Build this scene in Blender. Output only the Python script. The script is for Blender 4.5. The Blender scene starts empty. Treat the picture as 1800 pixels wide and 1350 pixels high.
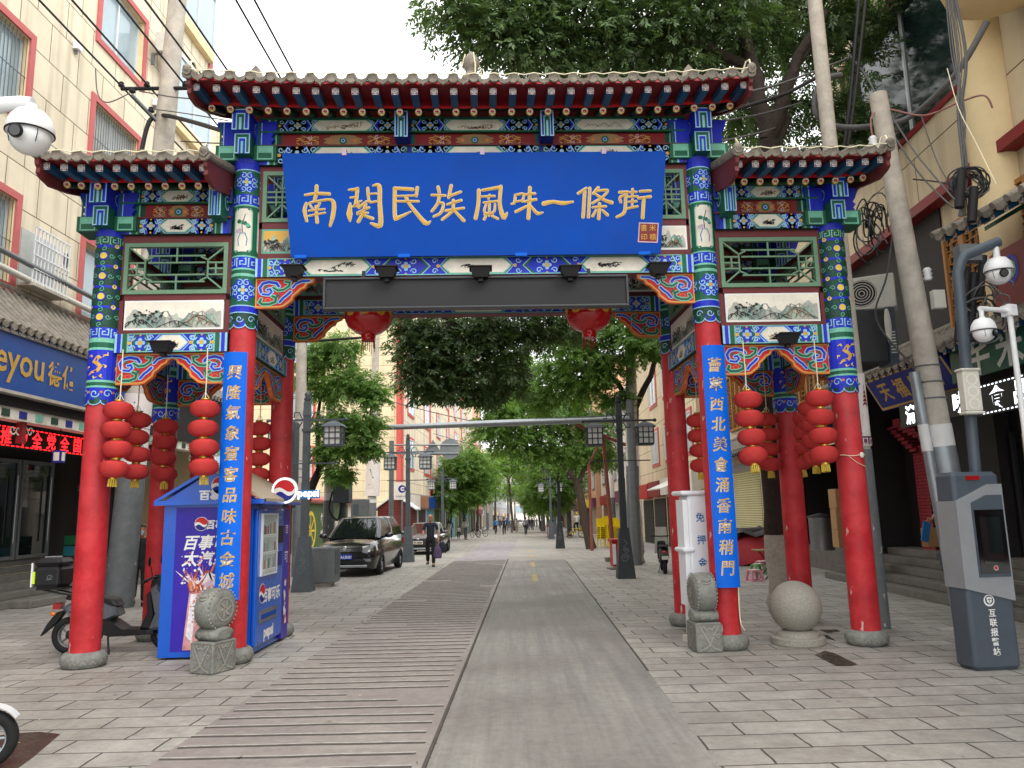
import bpy, math, random
import numpy as np
from mathutils import Vector as V, Matrix as Mx
random.seed(7); RNG = np.random.default_rng(11)
C = bpy.context.scene.collection
PI = math.pi
# ------------------------------------------------------------------ camera, world, sun, exposure
F, PITCH, ROLL, EYE = 1347.34, 0.1641, 0.0220, 1.8
_f = V((0, math.cos(PITCH), math.sin(PITCH))); _u = V((0, -math.sin(PITCH), math.cos(PITCH))); _r = V((1, 0, 0))
CR = _r*math.cos(ROLL) - _u*math.sin(ROLL); CU = _u*math.cos(ROLL) + _r*math.sin(ROLL)
cd = bpy.data.cameras.new('camera'); cam = bpy.data.objects.new('camera', cd); C.objects.link(cam)
cd.sensor_width = 36; cd.lens = 36*F/1800; cd.clip_start = .05; cd.clip_end = 3000
m = Mx.Identity(4)
for i in range(3):
    m[i][0] = CR[i]; m[i][1] = CU[i]; m[i][2] = -_f[i]
m[2][3] = EYE
cam.matrix_world = m
sc = bpy.context.scene; sc.camera = cam
sc.view_settings.view_transform = 'Standard'; sc.view_settings.look = 'None'; sc.view_settings.exposure = 0.82; sc.view_settings.gamma = 1
SUN_DIR = V((.35, -.55, .76)).normalized()
w = bpy.data.worlds.new('World'); sc.world = w; w.use_nodes = True
nt = w.node_tree; bg = nt.nodes['Background']
sky = nt.nodes.new('ShaderNodeTexSky'); sky.sky_type = 'NISHITA'; sky.sun_disc = False
sky.sun_elevation = math.asin(SUN_DIR.z); sky.sun_rotation = math.atan2(SUN_DIR.x, SUN_DIR.y)
# overcast: bright cloud sheet mixed over the clear sky
cl = nt.nodes.new('ShaderNodeTexNoise'); cl.inputs['Scale'].default_value = 1.6; cl.inputs['Detail'].default_value = 5
rp = nt.nodes.new('ShaderNodeMapRange'); rp.inputs[1].default_value = .3; rp.inputs[2].default_value = .7
rp.inputs[3].default_value = 9.0; rp.inputs[4].default_value = 11.5
cc = nt.nodes.new('ShaderNodeCombineColor')
mxs = nt.nodes.new('ShaderNodeMix'); mxs.data_type = 'RGBA'; mxs.inputs[0].default_value = .86
tc = nt.nodes.new('ShaderNodeTexCoord')
nt.links.new(tc.outputs['Generated'], cl.inputs['Vector']); nt.links.new(cl.outputs['Fac'], rp.inputs[0])
for k in range(3): nt.links.new(rp.outputs[0], cc.inputs[k])
nt.links.new(sky.outputs[0], mxs.inputs['A']); nt.links.new(cc.outputs[0], mxs.inputs['B'])
nt.links.new(mxs.outputs['Result'], bg.inputs['Color']); bg.inputs['Strength'].default_value = .145
sl = bpy.data.lights.new('sun', 'SUN'); sl.energy = .95; sl.angle = math.radians(24); sl.color = (1, .965, .91)
so = bpy.data.objects.new('sun', sl); C.objects.link(so); so.rotation_euler = SUN_DIR.to_track_quat('Z', 'Y').to_euler()
sc.cycles.max_bounces = 6; sc.cycles.diffuse_bounces = 3; sc.cycles.transparent_max_bounces = 8
sc.cycles.use_denoising = True

# ------------------------------------------------------------------ measuring helpers: photo pixel -> place in the street
def ray(px, py): return _f*F + CR*(px-900) + CU*(675-py)
SL = .011
def zg(y): return -SL*max(0, y-28)
def Gd(px, py):
    d = ray(px, py); t = -EYE/d.z if d.z < 0 else 1e9
    if t*d.y > 28: t = (SL*28-EYE)/(d.z+SL*d.y)
    return V((0, 0, EYE)) + d*t
def At(px, py, Y):
    d = ray(px, py); return V((0, 0, EYE)) + d*(Y/d.y)
GX, GY, GA = -.4501, 10.1563, .0356
_gu = V((math.cos(GA), math.sin(GA), 0)); _gn = V((-math.sin(GA), math.cos(GA), 0)); GO = V((GX, GY, 0))
def GP(px, py, v=0):
    O = GO + _gn*v; d = ray(px, py); t = ((O-V((0, 0, EYE))).dot(_gn))/d.dot(_gn); P = V((0, 0, EYE))+d*t
    return (P-O).dot(_gu), P.z
def gw(u, v, z=0): return GO + _gu*u + _gn*v + V((0, 0, z))

# ------------------------------------------------------------------ materials
def lin(c):
    c = c/255.; return c/12.92 if c <= .04045 else ((c+.055)/1.055)**2.4
def col(r, g, b): return (lin(r), lin(g), lin(b), 1)
MATS = {}
def mt(key, rgb, rough=.6, metal=0, var=.16, scale=5, bump=0, bscale=40, spec=.4, chips=None, emit=0, dirt=0, island=0, trans=0, coat=0):
    ma = bpy.data.materials.new(key); ma.use_nodes = True; n = ma.node_tree; L = n.links; b = n.nodes['Principled BSDF']
    b.inputs['Roughness'].default_value = rough; b.inputs['Metallic'].default_value = metal; b.inputs['Specular IOR Level'].default_value = spec
    if coat: b.inputs['Coat Weight'].default_value = coat; b.inputs['Coat Roughness'].default_value = .08
    base = col(*rgb)
    if emit:
        b.inputs['Emission Color'].default_value = base; b.inputs['Emission Strength'].default_value = emit
    b.inputs['Base Color'].default_value = base
    if var or chips or dirt:
        tc = n.nodes.new('ShaderNodeTexCoord'); no = n.nodes.new('ShaderNodeTexNoise'); no.inputs['Scale'].default_value = scale; no.inputs['Detail'].default_value = 6; no.inputs['Roughness'].default_value = .65
        L.new(tc.outputs['Object'], no.inputs['Vector'])
        mr = n.nodes.new('ShaderNodeMapRange'); mr.inputs[1].default_value = .3; mr.inputs[2].default_value = .7; mr.inputs[3].default_value = 1-var; mr.inputs[4].default_value = 1+var
        L.new(no.outputs['Fac'], mr.inputs[0])
        mu = n.nodes.new('ShaderNodeMix'); mu.data_type = 'RGBA'; mu.blend_type = 'MULTIPLY'; mu.inputs[0].default_value = 1; mu.inputs['A'].default_value = base
        L.new(mr.outputs[0], mu.inputs['B']); out = mu.outputs['Result']
        if island:
            g = n.nodes.new('ShaderNodeNewGeometry'); m2 = n.nodes.new('ShaderNodeMapRange'); m2.inputs[3].default_value = 1-island; m2.inputs[4].default_value = 1+island
            L.new(g.outputs['Random Per Island'], m2.inputs[0]); mu2 = n.nodes.new('ShaderNodeMix'); mu2.data_type = 'RGBA'; mu2.blend_type = 'MULTIPLY'; mu2.inputs[0].default_value = 1
            L.new(out, mu2.inputs['A']); L.new(m2.outputs[0], mu2.inputs['B']); out = mu2.outputs['Result']
        if dirt:
            d = n.nodes.new('ShaderNodeTexNoise'); d.inputs['Scale'].default_value = scale*.35; d.inputs['Detail'].default_value = 9; d.inputs['Roughness'].default_value = .75
            L.new(tc.outputs['Object'], d.inputs['Vector'])
            mr3 = n.nodes.new('ShaderNodeMapRange'); mr3.inputs[1].default_value = .5; mr3.inputs[2].default_value = .75; mr3.inputs[4].default_value = dirt; L.new(d.outputs['Fac'], mr3.inputs[0])
            mu3 = n.nodes.new('ShaderNodeMix'); mu3.data_type = 'RGBA'; mu3.inputs['B'].default_value = (.09, .08, .065, 1); L.new(mr3.outputs[0], mu3.inputs[0]); L.new(out, mu3.inputs['A']); out = mu3.outputs['Result']
        if chips:
            mp = n.nodes.new('ShaderNodeMapping'); mp.inputs['Scale'].default_value = (9, 9, 3); L.new(tc.outputs['Object'], mp.inputs[0])
            c2 = n.nodes.new('ShaderNodeTexNoise'); c2.inputs['Scale'].default_value = 1.3; c2.inputs['Detail'].default_value = 4; L.new(mp.outputs[0], c2.inputs['Vector'])
            gt = n.nodes.new('ShaderNodeMath'); gt.operation = 'GREATER_THAN'; gt.inputs[1].default_value = .69; L.new(c2.outputs['Fac'], gt.inputs[0])
            mu4 = n.nodes.new('ShaderNodeMix'); mu4.data_type = 'RGBA'; mu4.inputs['B'].default_value = col(*chips); L.new(gt.outputs[0], mu4.inputs[0]); L.new(out, mu4.inputs['A']); out = mu4.outputs['Result']
        L.new(out, b.inputs['Base Color'])
        r2 = n.nodes.new('ShaderNodeMapRange'); r2.inputs[3].default_value = max(.03, rough-.1); r2.inputs[4].default_value = min(1, rough+.12); L.new(no.outputs['Fac'], r2.inputs[0]); L.new(r2.outputs[0], b.inputs['Roughness'])
    if key == 'column_red': # pale pink patches: faded paint plus sky reflection put into the colour
        f = n.nodes.new('ShaderNodeTexNoise'); f.inputs['Scale'].default_value = 1.1; f.inputs['Detail'].default_value = 8; f.inputs['Roughness'].default_value = .7; L.new(tc.outputs['Object'], f.inputs['Vector']); q = n.nodes.new('ShaderNodeMapRange'); q.inputs[1].default_value = .42; q.inputs[2].default_value = .68; q.inputs[4].default_value = .55; L.new(f.outputs['Fac'], q.inputs[0]); z = n.nodes.new('ShaderNodeMix'); z.data_type = 'RGBA'; z.inputs['B'].default_value = col(196, 78, 80); L.new(q.outputs[0], z.inputs[0]); L.new(out, z.inputs['A']); L.new(z.outputs['Result'], b.inputs['Base Color'])
    if bump:
        tcb = n.nodes.new('ShaderNodeTexCoord'); nb = n.nodes.new('ShaderNodeTexNoise'); nb.inputs['Scale'].default_value = bscale; nb.inputs['Detail'].default_value = 5
        L.new(tcb.outputs['Object'], nb.inputs['Vector']); bp = n.nodes.new('ShaderNodeBump'); bp.inputs['Strength'].default_value = bump; bp.inputs['Distance'].default_value = .02
        L.new(nb.outputs['Fac'], bp.inputs['Height']); L.new(bp.outputs[0], b.inputs['Normal'])
    if trans: # thin leaf or cloth: light passes through
        t = n.nodes.new('ShaderNodeBsdfTranslucent'); t.inputs[0].default_value = (base[0]*1.5, base[1]*1.6, base[2]*.8, 1); mx = n.nodes.new('ShaderNodeMixShader'); mx.inputs[0].default_value = trans
        o = n.nodes['Material Output']; L.new(b.outputs[0], mx.inputs[1]); L.new(t.outputs[0], mx.inputs[2]); L.new(mx.outputs[0], o.inputs[0])
    MATS[key] = ma; return ma
def nodes_of(key): n = MATS[key].node_tree; return n, n.links, n.nodes['Principled BSDF']

P_ = dict(rough=.55, var=.16, scale=4, dirt=.34)
mt('blue', (20, 42, 190), **P_); mt('deepblue', (16, 30, 130), **P_); mt('green', (16, 92, 66), **P_); mt('dgreen', (18, 62, 48), **P_)
mt('lblue', (150, 196, 226), **P_); mt('lgreen', (118, 190, 165), **P_); mt('cream', (226, 220, 205), **P_); mt('white', (232, 232, 228), rough=.5, var=.05)
mt('red', (196, 28, 36), **P_); mt('dred', (128, 22, 28), **P_); mt('maroon', (104, 38, 40), **P_); mt('gold', (206, 158, 48), rough=.38, var=.12, spec=.6)
mt('orange', (212, 120, 62), **P_); mt('ink', (46, 46, 46), rough=.7, var=.2); mt('inkgrey', (128, 130, 126), rough=.7, var=.3); mt('inkwash', (176, 180, 170), rough=.7, var=.25, scale=9); mt('inkwash_green', (150, 176, 164), rough=.7, var=.25, scale=9); mt('litter', (150, 138, 110), rough=.9, var=.4); mt('paleteal', (92, 170, 150), **P_); mt('lilac', (196, 170, 190), **P_)
mt('sage', (104, 140, 112), rough=.5, var=.1, dirt=.15); mt('rafterblue', (30, 84, 122), rough=.55, var=.15); mt('yellow', (226, 196, 70), **P_)
mt('column_red', (186, 34, 42), rough=.55, var=.3, scale=2.2, chips=(200, 170, 162), dirt=.6, bump=.25, bscale=12)
mt('stone', (128, 126, 118), rough=.85, var=.32, scale=9, bump=.7, bscale=45, dirt=.45)
mt('granite', (150, 146, 136), rough=.62, var=.3, scale=60, bump=.25, bscale=90, dirt=.2)
mt('carved', (126, 128, 122), rough=.75, var=.3, scale=8, bump=.5, bscale=30, dirt=.5)
mt('tile_grey', (132, 125, 114), rough=.9, var=.35, scale=7, bump=.8, bscale=30, dirt=.4)
mt('signblue', (0, 68, 164), rough=.5, var=.1, scale=1.2, spec=.12, dirt=.1); mt('boardblue', (0, 98, 214), rough=.5, var=.08, spec=.2, dirt=.1)
mt('black', (22, 22, 24), rough=.5, var=.2); mt('rubber', (26, 26, 27), rough=.8, var=.25, bump=.2); mt('dark', (30, 29, 30), rough=.7, var=.25)
mt('steel', (150, 154, 156), rough=.35, metal=.85, var=.12); mt('greymetal', (112, 116, 118), rough=.5, metal=.3, var=.15, dirt=.25); mt('kioskgrey', (70, 80, 90), rough=.45, var=.1, dirt=.1); mt('kiosksilver', (150, 154, 158), rough=.4, metal=.3, var=.08)
mt('lampgrey', (84, 92, 98), rough=.55, metal=.2, var=.15, dirt=.25); mt('lampdark', (48, 54, 58), rough=.55, var=.15, dirt=.2)
mt('concrete', (182, 174, 162), rough=.9, var=.22, scale=4, bump=.4, bscale=25, dirt=.35); mt('polegrey', (104, 108, 110), rough=.6, var=.2, chips=(190, 190, 186), dirt=.2)
mt('camwhite', (226, 228, 228), rough=.32, var=.05, dirt=.05); mt('lens', (8, 8, 10), rough=.08, var=0, spec=.8)
mt('string', (226, 218, 186), rough=.7, var=.08); mt('wire', (34, 34, 36), rough=.6, var=.1); mt('wiregrey', (92, 92, 92), rough=.6, var=.1); mt('wirered', (150, 104, 98), rough=.6, var=.1)
mt('lanternred', (206, 62, 60), rough=.75, var=.12, scale=14, dirt=.12, trans=.18); mt('palacered', (176, 12, 16), rough=.25, var=.1, coat=.6); mt('brass', (200, 164, 70), rough=.35, metal=.7, var=.15)
mt('tassel', (206, 180, 70), rough=.8, var=.2)
mt('leddark', (46, 46, 48), rough=.8, var=.08, scale=60); mt('ledframe', (62, 64, 66), rough=.4, metal=.4, var=.08)
mt('pepsiblue', (10, 84, 190), rough=.3, var=.06, coat=.3); mt('posterblue', (48, 28, 158), rough=.35, var=.14, scale=2); mt('beige', (176, 164, 140), rough=.7, var=.1)
mt('cola', (160, 70, 50), rough=.3, var=.5, scale=18); mt('glassish', (208, 150, 150), rough=.25, var=.35, scale=9); mt('ice', (226, 222, 226), rough=.2, var=.2, scale=20)
mt('inside', (176, 180, 176), rough=.5, var=.1); mt('plastwhite', (228, 232, 236), rough=.35, var=.05); mt('textblue', (40, 110, 170), rough=.5, var=0); mt('teal', (20, 130, 140), rough=.5, var=0)
mt('skin', (176, 122, 96), rough=.55, var=.08); mt('hairblack', (24, 22, 21), rough=.6, var=.2); mt('navy', (36, 42, 56), rough=.8, var=.15); mt('cloth_black', (26, 26, 28), rough=.85, var=.15)
mt('cloth_white', (220, 220, 220), rough=.85, var=.08); mt('cloth_blue', (40, 130, 200), rough=.85, var=.1); mt('cloth_grey', (110, 108, 112), rough=.85, var=.15); mt('cloth_tan', (190, 170, 148), rough=.85, var=.1); mt('jeans', (40, 50, 78), rough=.85, var=.15); mt('cloth_purple', (92, 74, 104), rough=.8, var=.3, scale=20)
mt('maskblue', (130, 180, 210), rough=.8, var=.05)
mt('carbrown', (62, 58, 60), rough=.2, var=.06, coat=.9, spec=.6); mt('carblack', (26, 25, 28), rough=.22, var=.06, coat=.8, spec=.6); mt('glass_dark', (22, 26, 28), rough=.04, var=0, spec=.9); mt('chrome', (190, 192, 194), rough=.15, metal=1, var=0); mt('headlight', (214, 220, 224), rough=.1, var=.1, coat=1)
mt('plateblue', (20, 60, 170), rough=.4, var=0); mt('taillight', (150, 20, 22), rough=.2, var=0, coat=.6); mt('amber', (220, 120, 30), rough=.25, var=0, coat=.5)
mt('silver', (150, 156, 162), rough=.3, metal=.5, var=.05, coat=.3); mt('scootgrey', (92, 98, 106), rough=.28, metal=.3, var=.05, coat=.4); mt('limegreen', (200, 230, 50), rough=.4, var=0)
mt('binred', (176, 30, 26), rough=.45, var=.12, dirt=.1); mt('binorange', (226, 84, 40), rough=.5, var=.1); mt('plasticyellow', (240, 210, 20), rough=.4, var=.08); mt('plasticpink', (226, 150, 170), rough=.45, var=.08); mt('plasticgreen', (120, 170, 120), rough=.45, var=.08); mt('plasticblue', (40, 90, 180), rough=.45, var=.1)
mt('tarpred', (176, 52, 58), rough=.6, var=.2, scale=3); mt('tarpgrey', (72, 68, 68), rough=.75, var=.25); mt('wood', (150, 116, 78), rough=.6, var=.2); mt('carton', (172, 134, 92), rough=.8, var=.12); mt('crategreen', (24, 104, 64), rough=.5, var=.1); mt('crateteal', (36, 116, 124), rough=.5, var=.1)
mt('wallcream', (226, 204, 160), rough=.85, var=.08, scale=1.2, dirt=.12); mt('trimred', (190, 98, 96), rough=.7, var=.1, dirt=.1); mt('trimred2', (200, 88, 80), rough=.7, var=.1)
mt('glass', (150, 172, 180), rough=.08, var=.08, scale=1.5, spec=.8); mt('darkglass', (30, 46, 44), rough=.06, var=.3, spec=.35); mt('alu', (214, 218, 220), rough=.4, metal=.3, var=.05)
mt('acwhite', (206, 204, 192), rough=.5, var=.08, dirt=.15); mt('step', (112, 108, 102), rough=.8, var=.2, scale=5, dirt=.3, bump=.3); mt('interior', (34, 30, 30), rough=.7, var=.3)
mt('shopblue', (10, 66, 140), rough=.4, var=.1); mt('shopgreen', (14, 74, 58), rough=.4, var=.1); mt('goldtext', (198, 158, 70), rough=.35, metal=.3, var=.1); mt('silvertext', (186, 190, 186), rough=.35, metal=.3, var=.05)
mt('ledred', (255, 30, 36), emit=2.2, var=0); mt('ledwhite', (236, 242, 250), emit=1.6, var=0); mt('glowwhite', (230, 236, 250), emit=.8, var=0)
mt('latticewood', (160, 110, 56), rough=.6, var=.15); mt('latticeback', (58, 52, 44), rough=.8, var=.2); mt('shutter', (208, 200, 150), rough=.6, var=.08); mt('shutter2', (176, 172, 146), rough=.6, var=.08)
mt('redbrick', (150, 50, 56), rough=.7, var=.15); mt('greybrick', (74, 76, 78), rough=.8, var=.2); mt('muralgreen', (74, 100, 58), rough=.7, var=.2); mt('muralbase', (222, 214, 210), rough=.6, var=.08); mt('muralpurple', (110, 50, 84), rough=.6, var=.1); mt('muralteal', (70, 130, 150), rough=.6, var=.2); mt('muralbrown', (150, 104, 74), rough=.6, var=.3)
mt('rooftile_red', (206, 120, 110), rough=.8, var=.15); mt('palewall', (214, 206, 196), rough=.85, var=.08, scale=.8); mt('pinkwall', (206, 160, 128), rough=.85, var=.1); mt('greywall', (150, 146, 140), rough=.85, var=.15); mt('awninggrey', (96, 94, 88), rough=.8, var=.15); mt('shedred', (104, 46, 42), rough=.75, var=.15)
mt('bark', (78, 66, 56), rough=.95, var=.35, scale=8, bump=1, bscale=22); mt('barkdark', (52, 43, 38), rough=.95, var=.35, scale=8, bump=1, bscale=22); mt('limewash', (170, 164, 154), rough=.95, var=.2, scale=16, bump=.8, bscale=30, dirt=.4)
mt('leaf_dark', (84, 108, 66), rough=.45, var=.3, scale=.8, island=.5, trans=.38, spec=.6); mt('leaf_mid', (100, 132, 64), rough=.5, var=.3, scale=.7, island=.5, trans=.42); mt('leaf_light', (122, 156, 76), rough=.5, var=.3, scale=.6, island=.5, trans=.42)
mt('flowerred', (170, 16, 24), rough=.8, var=.3); mt('bag_paper', (150, 116, 76), rough=.8, var=.1); mt('galv', (150, 156, 160), rough=.4, metal=.5, var=.1, dirt=.2); mt('rust', (132, 74, 60), rough=.7, var=.2); mt('white_band', (216, 216, 214), rough=.6, var=.06)
mt('puddle', (70, 64, 57), rough=.25, var=.2, spec=.6); mt('lampglass', (214, 216, 212), rough=.4, var=.04); mt('roadyellow', (176, 156, 112), rough=.8, var=.3, scale=12, dirt=.6)

# ------------------------------------------------------------------ mesh helpers
class MB:
    def __init__(s): s.v = []; s.f = []; s.m = []; s.s = []; s.M = None
    def add(s, vs, fs, mat, smooth=False):
        o = len(s.v)
        if s.M is not None: vs = [s.M @ V(p) for p in vs]
        s.v += [tuple(p) for p in vs]; s.f += [tuple(i+o for i in f) for f in fs]; s.m += [mat]*len(fs); s.s += [smooth]*len(fs); return s
    def box(s, x0, x1, y0, y1, z0, z1, mat):
        p = [(x, y, z) for z in (z0, z1) for y in (y0, y1) for x in (x0, x1)]
        return s.add(p, [(0, 2, 3, 1), (4, 5, 7, 6), (0, 1, 5, 4), (2, 6, 7, 3), (0, 4, 6, 2), (1, 3, 7, 5)], mat)
    def bevbox(s, x0, x1, y0, y1, z0, z1, mat, r=.02, top=1.0):
        # rounded box: stacked rounded rectangles; top<1 shrinks the upper outline
        rings = []; cx, cy = (x0+x1)/2, (y0+y1)/2
        for z, ins, k in ((z0, r*.7, 1), (z0+r, 0, 1), (z1-r, 0, top), (z1, r*.7, top)):
            hx, hy = (x1-x0)/2*k-ins, (y1-y0)/2*k-ins; ring = []
            for qx, qy, a0 in ((1, 1, 0), (-1, 1, 90), (-1, -1, 180), (1, -1, 270)):
                for t in (0, 30, 60, 90):
                    a = math.radians(a0+t); ring.append((cx+qx*(hx-r)+r*math.cos(a), cy+qy*(hy-r)+r*math.sin(a), z))
            rings.append(ring)
        return s.loft(rings, mat, smooth=False)
    def loft(s, rings, mat, closed=True, caps=True, smooth=True):
        n = len(rings[0]); vs = [p for r in rings for p in r]; fs = []
        for i in range(len(rings)-1):
            for j in range(n if closed else n-1):
                a = i*n+j; b = i*n+(j+1) % n; fs.append((a, b, b+n, a+n))
        s.add(vs, fs, mat, smooth)
        if caps and closed: s.add(rings[0], [tuple(range(n))[::-1]], mat); s.add(rings[-1], [tuple(range(n))], mat)
        return s
    def tube(s, pts, r, mat, n=8, caps=True):
        pts = [V(p) for p in pts]; k = len(pts); rs = r if isinstance(r, (list, tuple)) else [r]*k
        rings = []; up = None
        for i, p in enumerate(pts):
            d = (pts[min(i+1, k-1)]-pts[max(i-1, 0)])
            if d.length < 1e-9: d = V((0, 0, 1))
            d.normalize()
            if up is None: up = d.orthogonal().normalized()
            else: up = (up - d*up.dot(d)); up = up.normalized() if up.length > 1e-6 else d.orthogonal().normalized()
            w_ = d.cross(up)
            rings.append([p+up*(rs[i]*math.cos(2*PI*j/n))+w_*(rs[i]*math.sin(2*PI*j/n)) for j in range(n)])
        return s.loft(rings, mat, caps=caps)
    def lathe(s, prof, c, mat, n=24, caps=True, smooth=True, axis='z'):
        rings = []
        for r, z in prof:
            ring = []
            for j in range(n):
                a = 2*PI*j/n; x, y = r*math.cos(a), r*math.sin(a)
                ring.append((c[0]+x, c[1]+y, c[2]+z) if axis == 'z' else ((c[0]+x, c[1]-z, c[2]+y) if axis == 'y' else (c[0]+z, c[1]+x, c[2]+y)))
            rings.append(ring)
        return s.loft(rings, mat, caps=caps, smooth=smooth)
    def prism(s, poly, fn, d0, d1, mat, side=None):
        n = len(poly); a = [fn(p[0], p[1], d0) for p in poly]; b = [fn(p[0], p[1], d1) for p in poly]
        s.add(a+b, [tuple(range(n)), tuple(range(n, 2*n))[::-1]], mat)
        return s.add(a+b, [(i, i+n, (i+1) % n+n, (i+1) % n) for i in range(n)], side or mat)
    def ellipsoid(s, c, r, mat, n=14, k=9):
        rings = []
        for i in range(1, k):
            t = PI*i/k; rings.append([(c[0]+r[0]*math.sin(t)*math.cos(2*PI*j/n), c[1]+r[1]*math.sin(t)*math.sin(2*PI*j/n), c[2]-r[2]*math.cos(t)) for j in range(n)])
        return s.loft(rings, mat)
    def build(s, name, parent=None, loc=None, bevel=0, subsurf=0):
        if not s.f: return None
        me = bpy.data.meshes.new(name); me.from_pydata([tuple(map(float, p)) for p in s.v], [], s.f)
        ks = list(dict.fromkeys(s.m)); ix = {k: i for i, k in enumerate(ks)}
        for k in ks: me.materials.append(MATS[k])
        me.polygons.foreach_set('material_index', [ix[k] for k in s.m]); me.polygons.foreach_set('use_smooth', s.s); me.update()
        o = bpy.data.objects.new(name, me); C.objects.link(o)
        if parent: o.parent = parent
        if loc is not None: o.location = loc
        if bevel:
            b = o.modifiers.new('b', 'BEVEL'); b.width = bevel; b.segments = 2; b.limit_method = 'ANGLE'; b.angle_limit = .6
        if subsurf:
            b = o.modifiers.new('s', 'SUBSURF'); b.levels = b.render_levels = subsurf
        return o
def tag(o, label, cat, group=None, kind=None):
    if label: o['label'] = label
    if cat: o['category'] = cat
    if group: o['group'] = group
    if kind: o['kind'] = kind
    return o
def thing(name, label, cat, loc=(0, 0, 0), rz=0, group=None):
    o = bpy.data.objects.new(name, None); o.empty_display_size = .2; C.objects.link(o); o.location = loc; o.rotation_euler = (0, 0, rz); return tag(o, label, cat, group)
def struct(o, label=None, cat=None): return tag(o, label, cat, kind='structure')
KIDS = {}
def dup(root, loc=None, rz=None, label=None, scale=None):
    def cp(o, par):
        c = o.copy(); C.objects.link(c)
        if par: c.parent = par
        for ch in [x for x in C.objects if x.parent == o and x != c]: cp(ch, c)
        return c
    r = cp(root, None)
    if loc is not None: r.location = loc
    if rz is not None: r.rotation_euler = (0, 0, rz)
    if scale is not None: r.scale = (scale,)*3
    if label: r['label'] = label
    return r

# flat painting on a surface: thin layers 2.5 mm apart
LH = .0025
class Pan:
    def __init__(s, mb, O, U=(1, 0, 0), W=(0, 0, 1), N=(0, -1, 0), cyl=None, lh=LH):
        s.mb, s.O, s.U, s.W, s.N, s.cyl, s.lh = mb, V(O), V(U), V(W), V(N), cyl, lh
    def p(s, u, w_, layer):
        h = layer*s.lh
        if s.cyl:
            a = u/s.cyl; d = s.U*math.sin(a)+s.N*math.cos(a); return s.O + d*(s.cyl+h) + s.W*w_
        return s.O + s.U*u + s.W*w_ + s.N*h
    def poly(s, pts, mat, layer=1):
        s.mb.add([s.p(a, b, layer) for a, b in pts], [tuple(range(len(pts)))], mat); return s
    def rect(s, u0, u1, w0, w1, mat, layer=1):
        if s.cyl:
            k = max(2, int((u1-u0)/s.cyl/.35)+1)
            for i in range(k):
                a, b = u0+(u1-u0)*i/k, u0+(u1-u0)*(i+1)/k; s.poly([(a, w0), (b, w0), (b, w1), (a, w1)], mat, layer)
            return s
        return s.poly([(u0, w0), (u1, w0), (u1, w1), (u0, w1)], mat, layer)
    def disc(s, u, w_, r, mat, layer=1, n=14, sy=1): return s.poly([(u+r*math.cos(2*PI*i/n), w_+r*sy*math.sin(2*PI*i/n)) for i in range(n)], mat, layer)
    def line(s, pts, wd, mat, layer=2, closed=False, cap=False):
        P = [V((p[0], p[1])) for p in pts]; n = len(P); ws = wd if isinstance(wd, (list, tuple)) else [wd]*n
        L_, R_ = [], []
        for i in range(n):
            a = P[(i-1) % n] if closed or i > 0 else P[i]; b = P[(i+1) % n] if closed or i < n-1 else P[i]
            d1 = P[i]-a; d2 = b-P[i]
            d1 = d1.normalized() if d1.length > 1e-9 else V((0, 0)); d2 = d2.normalized() if d2.length > 1e-9 else V((0, 0))
            d = d1+d2; d = d.normalized() if d.length > 1e-6 else d1
            nn = V((-d.y, d.x)); k = 1/max(.5, abs(nn.dot(V((-d2.y, d2.x)))) if d2.length else 1)
            L_.append(P[i]+nn*ws[i]*.5*k); R_.append(P[i]-nn*ws[i]*.5*k)
        vs = [s.p(q.x, q.y, layer) for q in L_]+[s.p(q.x, q.y, layer) for q in R_]
        fs = [(i, i+n, (i+1) % n+n, (i+1) % n) for i in range(n if closed else n-1)]
        s.mb.add(vs, fs, mat)
        if cap:
            for e in (0, n-1): s.disc(P[e].x, P[e].y, ws[e]*.5, mat, layer+.1, 10)
        return s
    def spiral(s, u, w_, r, mat, wd, layer=3, turns=1.2, a0=0, d=1):
        k = 14; s.line([(u+r*(1-.75*i/k)*math.cos(a0+d*2*PI*turns*i/k), w_+r*(1-.75*i/k)*math.sin(a0+d*2*PI*turns*i/k)) for i in range(k+1)], wd, mat, layer)
def text_mesh(body, size, bold=0., shear=0.):
    c = bpy.data.curves.new('lettering', 'FONT'); c.body = body; c.size = size; c.align_x = 'CENTER'; c.align_y = 'CENTER'; c.resolution_u = 2; c.offset = bold; c.shear = shear
    o = bpy.data.objects.new('lettering', c); C.objects.link(o); dg = bpy.context.evaluated_depsgraph_get()
    me = bpy.data.meshes.new_from_object(o.evaluated_get(dg)); bpy.data.objects.remove(o); bpy.data.curves.remove(c)
    vs = [(v.co.x, v.co.y) for v in me.vertices]; fs = [tuple(p.vertices) for p in me.polygons]; bpy.data.meshes.remove(me); return vs, fs
TXC = {}
def text(pan, body, u, w_, size, mat, layer=2, bold=0., sx=1., shear=0., fit=None):
    k = (body, size, bold, shear)
    if k not in TXC: TXC[k] = text_mesh(*k)
    vs, fs = TXC[k]
    if not vs: return
    xs = [a for a, b in vs]; ys = [b for a, b in vs]; cx, cy = (min(xs)+max(xs))/2, (min(ys)+max(ys))/2
    if fit: sx = fit/(max(xs)-min(xs))
    pan.mb.add([pan.p(u+(a-cx)*sx, w_+(b-cy), layer) for a, b in vs], fs, mat)
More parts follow.
